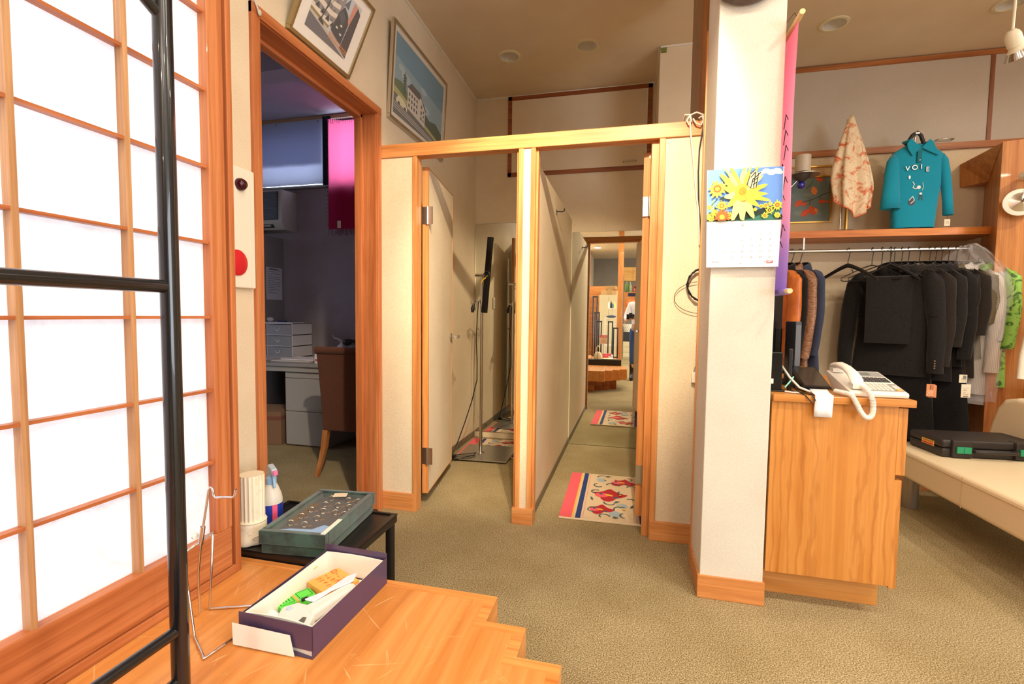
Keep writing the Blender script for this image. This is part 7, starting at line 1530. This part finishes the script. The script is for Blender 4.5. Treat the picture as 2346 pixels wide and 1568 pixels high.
def fingers(pal, d, side, curl):
    P_ = Vector(J[pal][0]); d = Vector(d).normalized(); s = Vector(side).normalized(); c_ = Vector(curl).normalized()
    for k, L_ in enumerate((.062, .072, .068, .054)):
        b0 = P_+d*0.030+s*(0.024-0.016*k); n1, n2, n3 = '%sf%d0' % (pal, k), '%sf%d1' % (pal, k), '%sf%d2' % (pal, k)
        J[n1] = (b0, .0088); J[n2] = (b0+d*L_*.45+c_*0.008, .0082); J[n3] = (b0+d*L_*.62+c_*L_*.45, .0075); E_.extend([(pal, n1), (n1, n2), (n2, n3)])
    J[pal+'t0'] = (P_-d*0.005+s*0.036, .011); J[pal+'t1'] = (P_+d*0.030+s*0.050+c_*0.012, .0095); E_.extend([(pal, pal+'t0'), (pal+'t0', pal+'t1')])
fingers('paL', (0.55, 0.8, 0.1), (0, -0.1, 1), (1, 0, 0)); fingers('paR', (-0.75, 0.6, 0.05), (0, 0.1, 1), (-0.3, 0.8, 0))
skin('body', J, E_, SK, person)
def sub_(names, k, extra=0.0): return {n: (J[n][0], tuple(r*k+extra for r in (J[n][1] if isinstance(J[n][1], tuple) else (J[n][1],)*2))) for n in names}
SHJ = sub_(['pelvis', 'belly', 'chest', 'upper', 'neck', 'shL', 'elL', 'shR', 'elR'], 1.06, 0.012); SHJ['wL'] = (Vector(J['elL'][0]).lerp(Vector(J['wrL'][0]), .9), (.038, .038)); SHJ['wR'] = (Vector(J['elR'][0]).lerp(Vector(J['wrR'][0]), .9), (.038, .038)); SHJ['neck'] = ((PX, PYp+0.025, 1.41), (.062, .062)); SHJ['pelvis'] = ((PX, PYp, 0.93), (.155, .115))
skin('shirt', SHJ, [('pelvis', 'belly'), ('belly', 'chest'), ('chest', 'upper'), ('upper', 'neck'), ('upper', 'shL'), ('shL', 'elL'), ('elL', 'wL'), ('upper', 'shR'), ('shR', 'elR'), ('elR', 'wR')], SHI, person)
TRJ = sub_(['pelvis', 'hiL', 'knL', 'hiR', 'knR'], 1.06, 0.010); TRJ['caL'] = ((PX-0.105, PYp, 0.26), .058); TRJ['caR'] = ((PX+0.115, PYp, 0.26), .058); TRJ['pelvis'] = ((PX, PYp, 0.95), (.140, .105))
skin('jeans', TRJ, [('pelvis', 'hiL'), ('hiL', 'knL'), ('knL', 'caL'), ('pelvis', 'hiR'), ('hiR', 'knR'), ('knR', 'caR')], JEA, person)
for s, n in ((-1, 'L'), (1, 'R')):
    a = Vector(J['an'+n][0]); b = Vector(J['to'+n][0])
    skin('boot', {'c': (a+Vector((0, 0.005, 0.22)), (.060, .060)), 'm': (a+Vector((0, 0, 0.10)), (.052, .052)), 'a': (a+Vector((0, 0, -0.035)), (.050, .055)), 'h': (a+Vector((0, -0.03, -0.055)), (.038, .042)), 't': (b+Vector((0, 0.0, 0.002)), (.042, .036)), 'e': (b+Vector((0, 0.05, -0.006)), (.034, .028))}, [('c', 'm'), ('m', 'a'), ('a', 'h'), ('a', 't'), ('t', 'e')], BOT, person)
hc = Vector((PX-0.015, PYp+0.045, 1.635))
q = MB().m(HAI)
def hr(u, v_):
    t_ = u*2*PI; ph_ = v_*PI*0.62; r_ = Vector((0.088*math.sin(ph_)*math.cos(t_), 0.100*math.sin(ph_)*math.sin(t_)-0.012, 0.098*math.cos(ph_)))
    if math.sin(t_) > 0.2: r_.z = max(r_.z, 0.045)
    return tuple(hc+r_)
q.sheet(hr, 28, 14).build('hair', person, smooth=80, thick=0.006)
fz = PYp+0.06+0.088
f_ = MB().m(SK).rings([[(PX-0.015+x_*k, fz+y_, z_) for x_, y_ in ((-.010, -.012), (0, .0), (.010, -.012), (0, -.02))] for z_, k, y0 in ((1.635, .5, 0), (1.605, 1.1, 0), (1.592, 1.3, 0))]); f_.build('nose', person, smooth=80)
for s in (-1, 1):
    MB().m(WPL).ball((PX-0.015+s*0.031, fz-0.014, 1.633), 0.0125, 12, (1.2, .6, .7)).build('eye', person, smooth=80); MB().m(BLK).ball((PX-0.015+s*0.031, fz-0.008, 1.633), 0.0055, 10).build('pupil', person, smooth=80)
    MB().m(HAI).box(PX-0.015+s*0.045, PX-0.015+s*0.018, fz-0.012, fz-0.004, 1.650, 1.655).build('eyebrow', person); MB().m(SK).ball((PX-0.015+s*0.080, PYp+0.055, 1.615), 0.024, 12, (.45, .8, 1.3)).build('ear', person, smooth=80)
MB().m(mat('lip', (176, 96, 88), 0.5)).ball((PX-0.015, fz-0.010, 1.568), 0.020, 12, (1.1, .45, .35)).build('mouth', person, smooth=80)
# camera body held just behind the lens position
t = thing('photo_camera', 'black digital camera held in both hands by the person in the mirror', 'camera', (0.05, -0.10, 1.12))
MB().m(BLK).box(-0.005-0.065, 0.065, -0.115, -0.055, 1.095, 1.185).box(-0.03, 0.03, -0.11, -0.06, 1.185, 1.205).build('camera_body', t, bevel=0.008, seg=3)
MB().m(BLK).lathe([(0.034, -0.055), (0.036, -0.03), (0.033, -0.012), (0.028, -0.012)], (0, 0, 1.15), 28, 'y').build('lens_barrel', t, smooth=40)
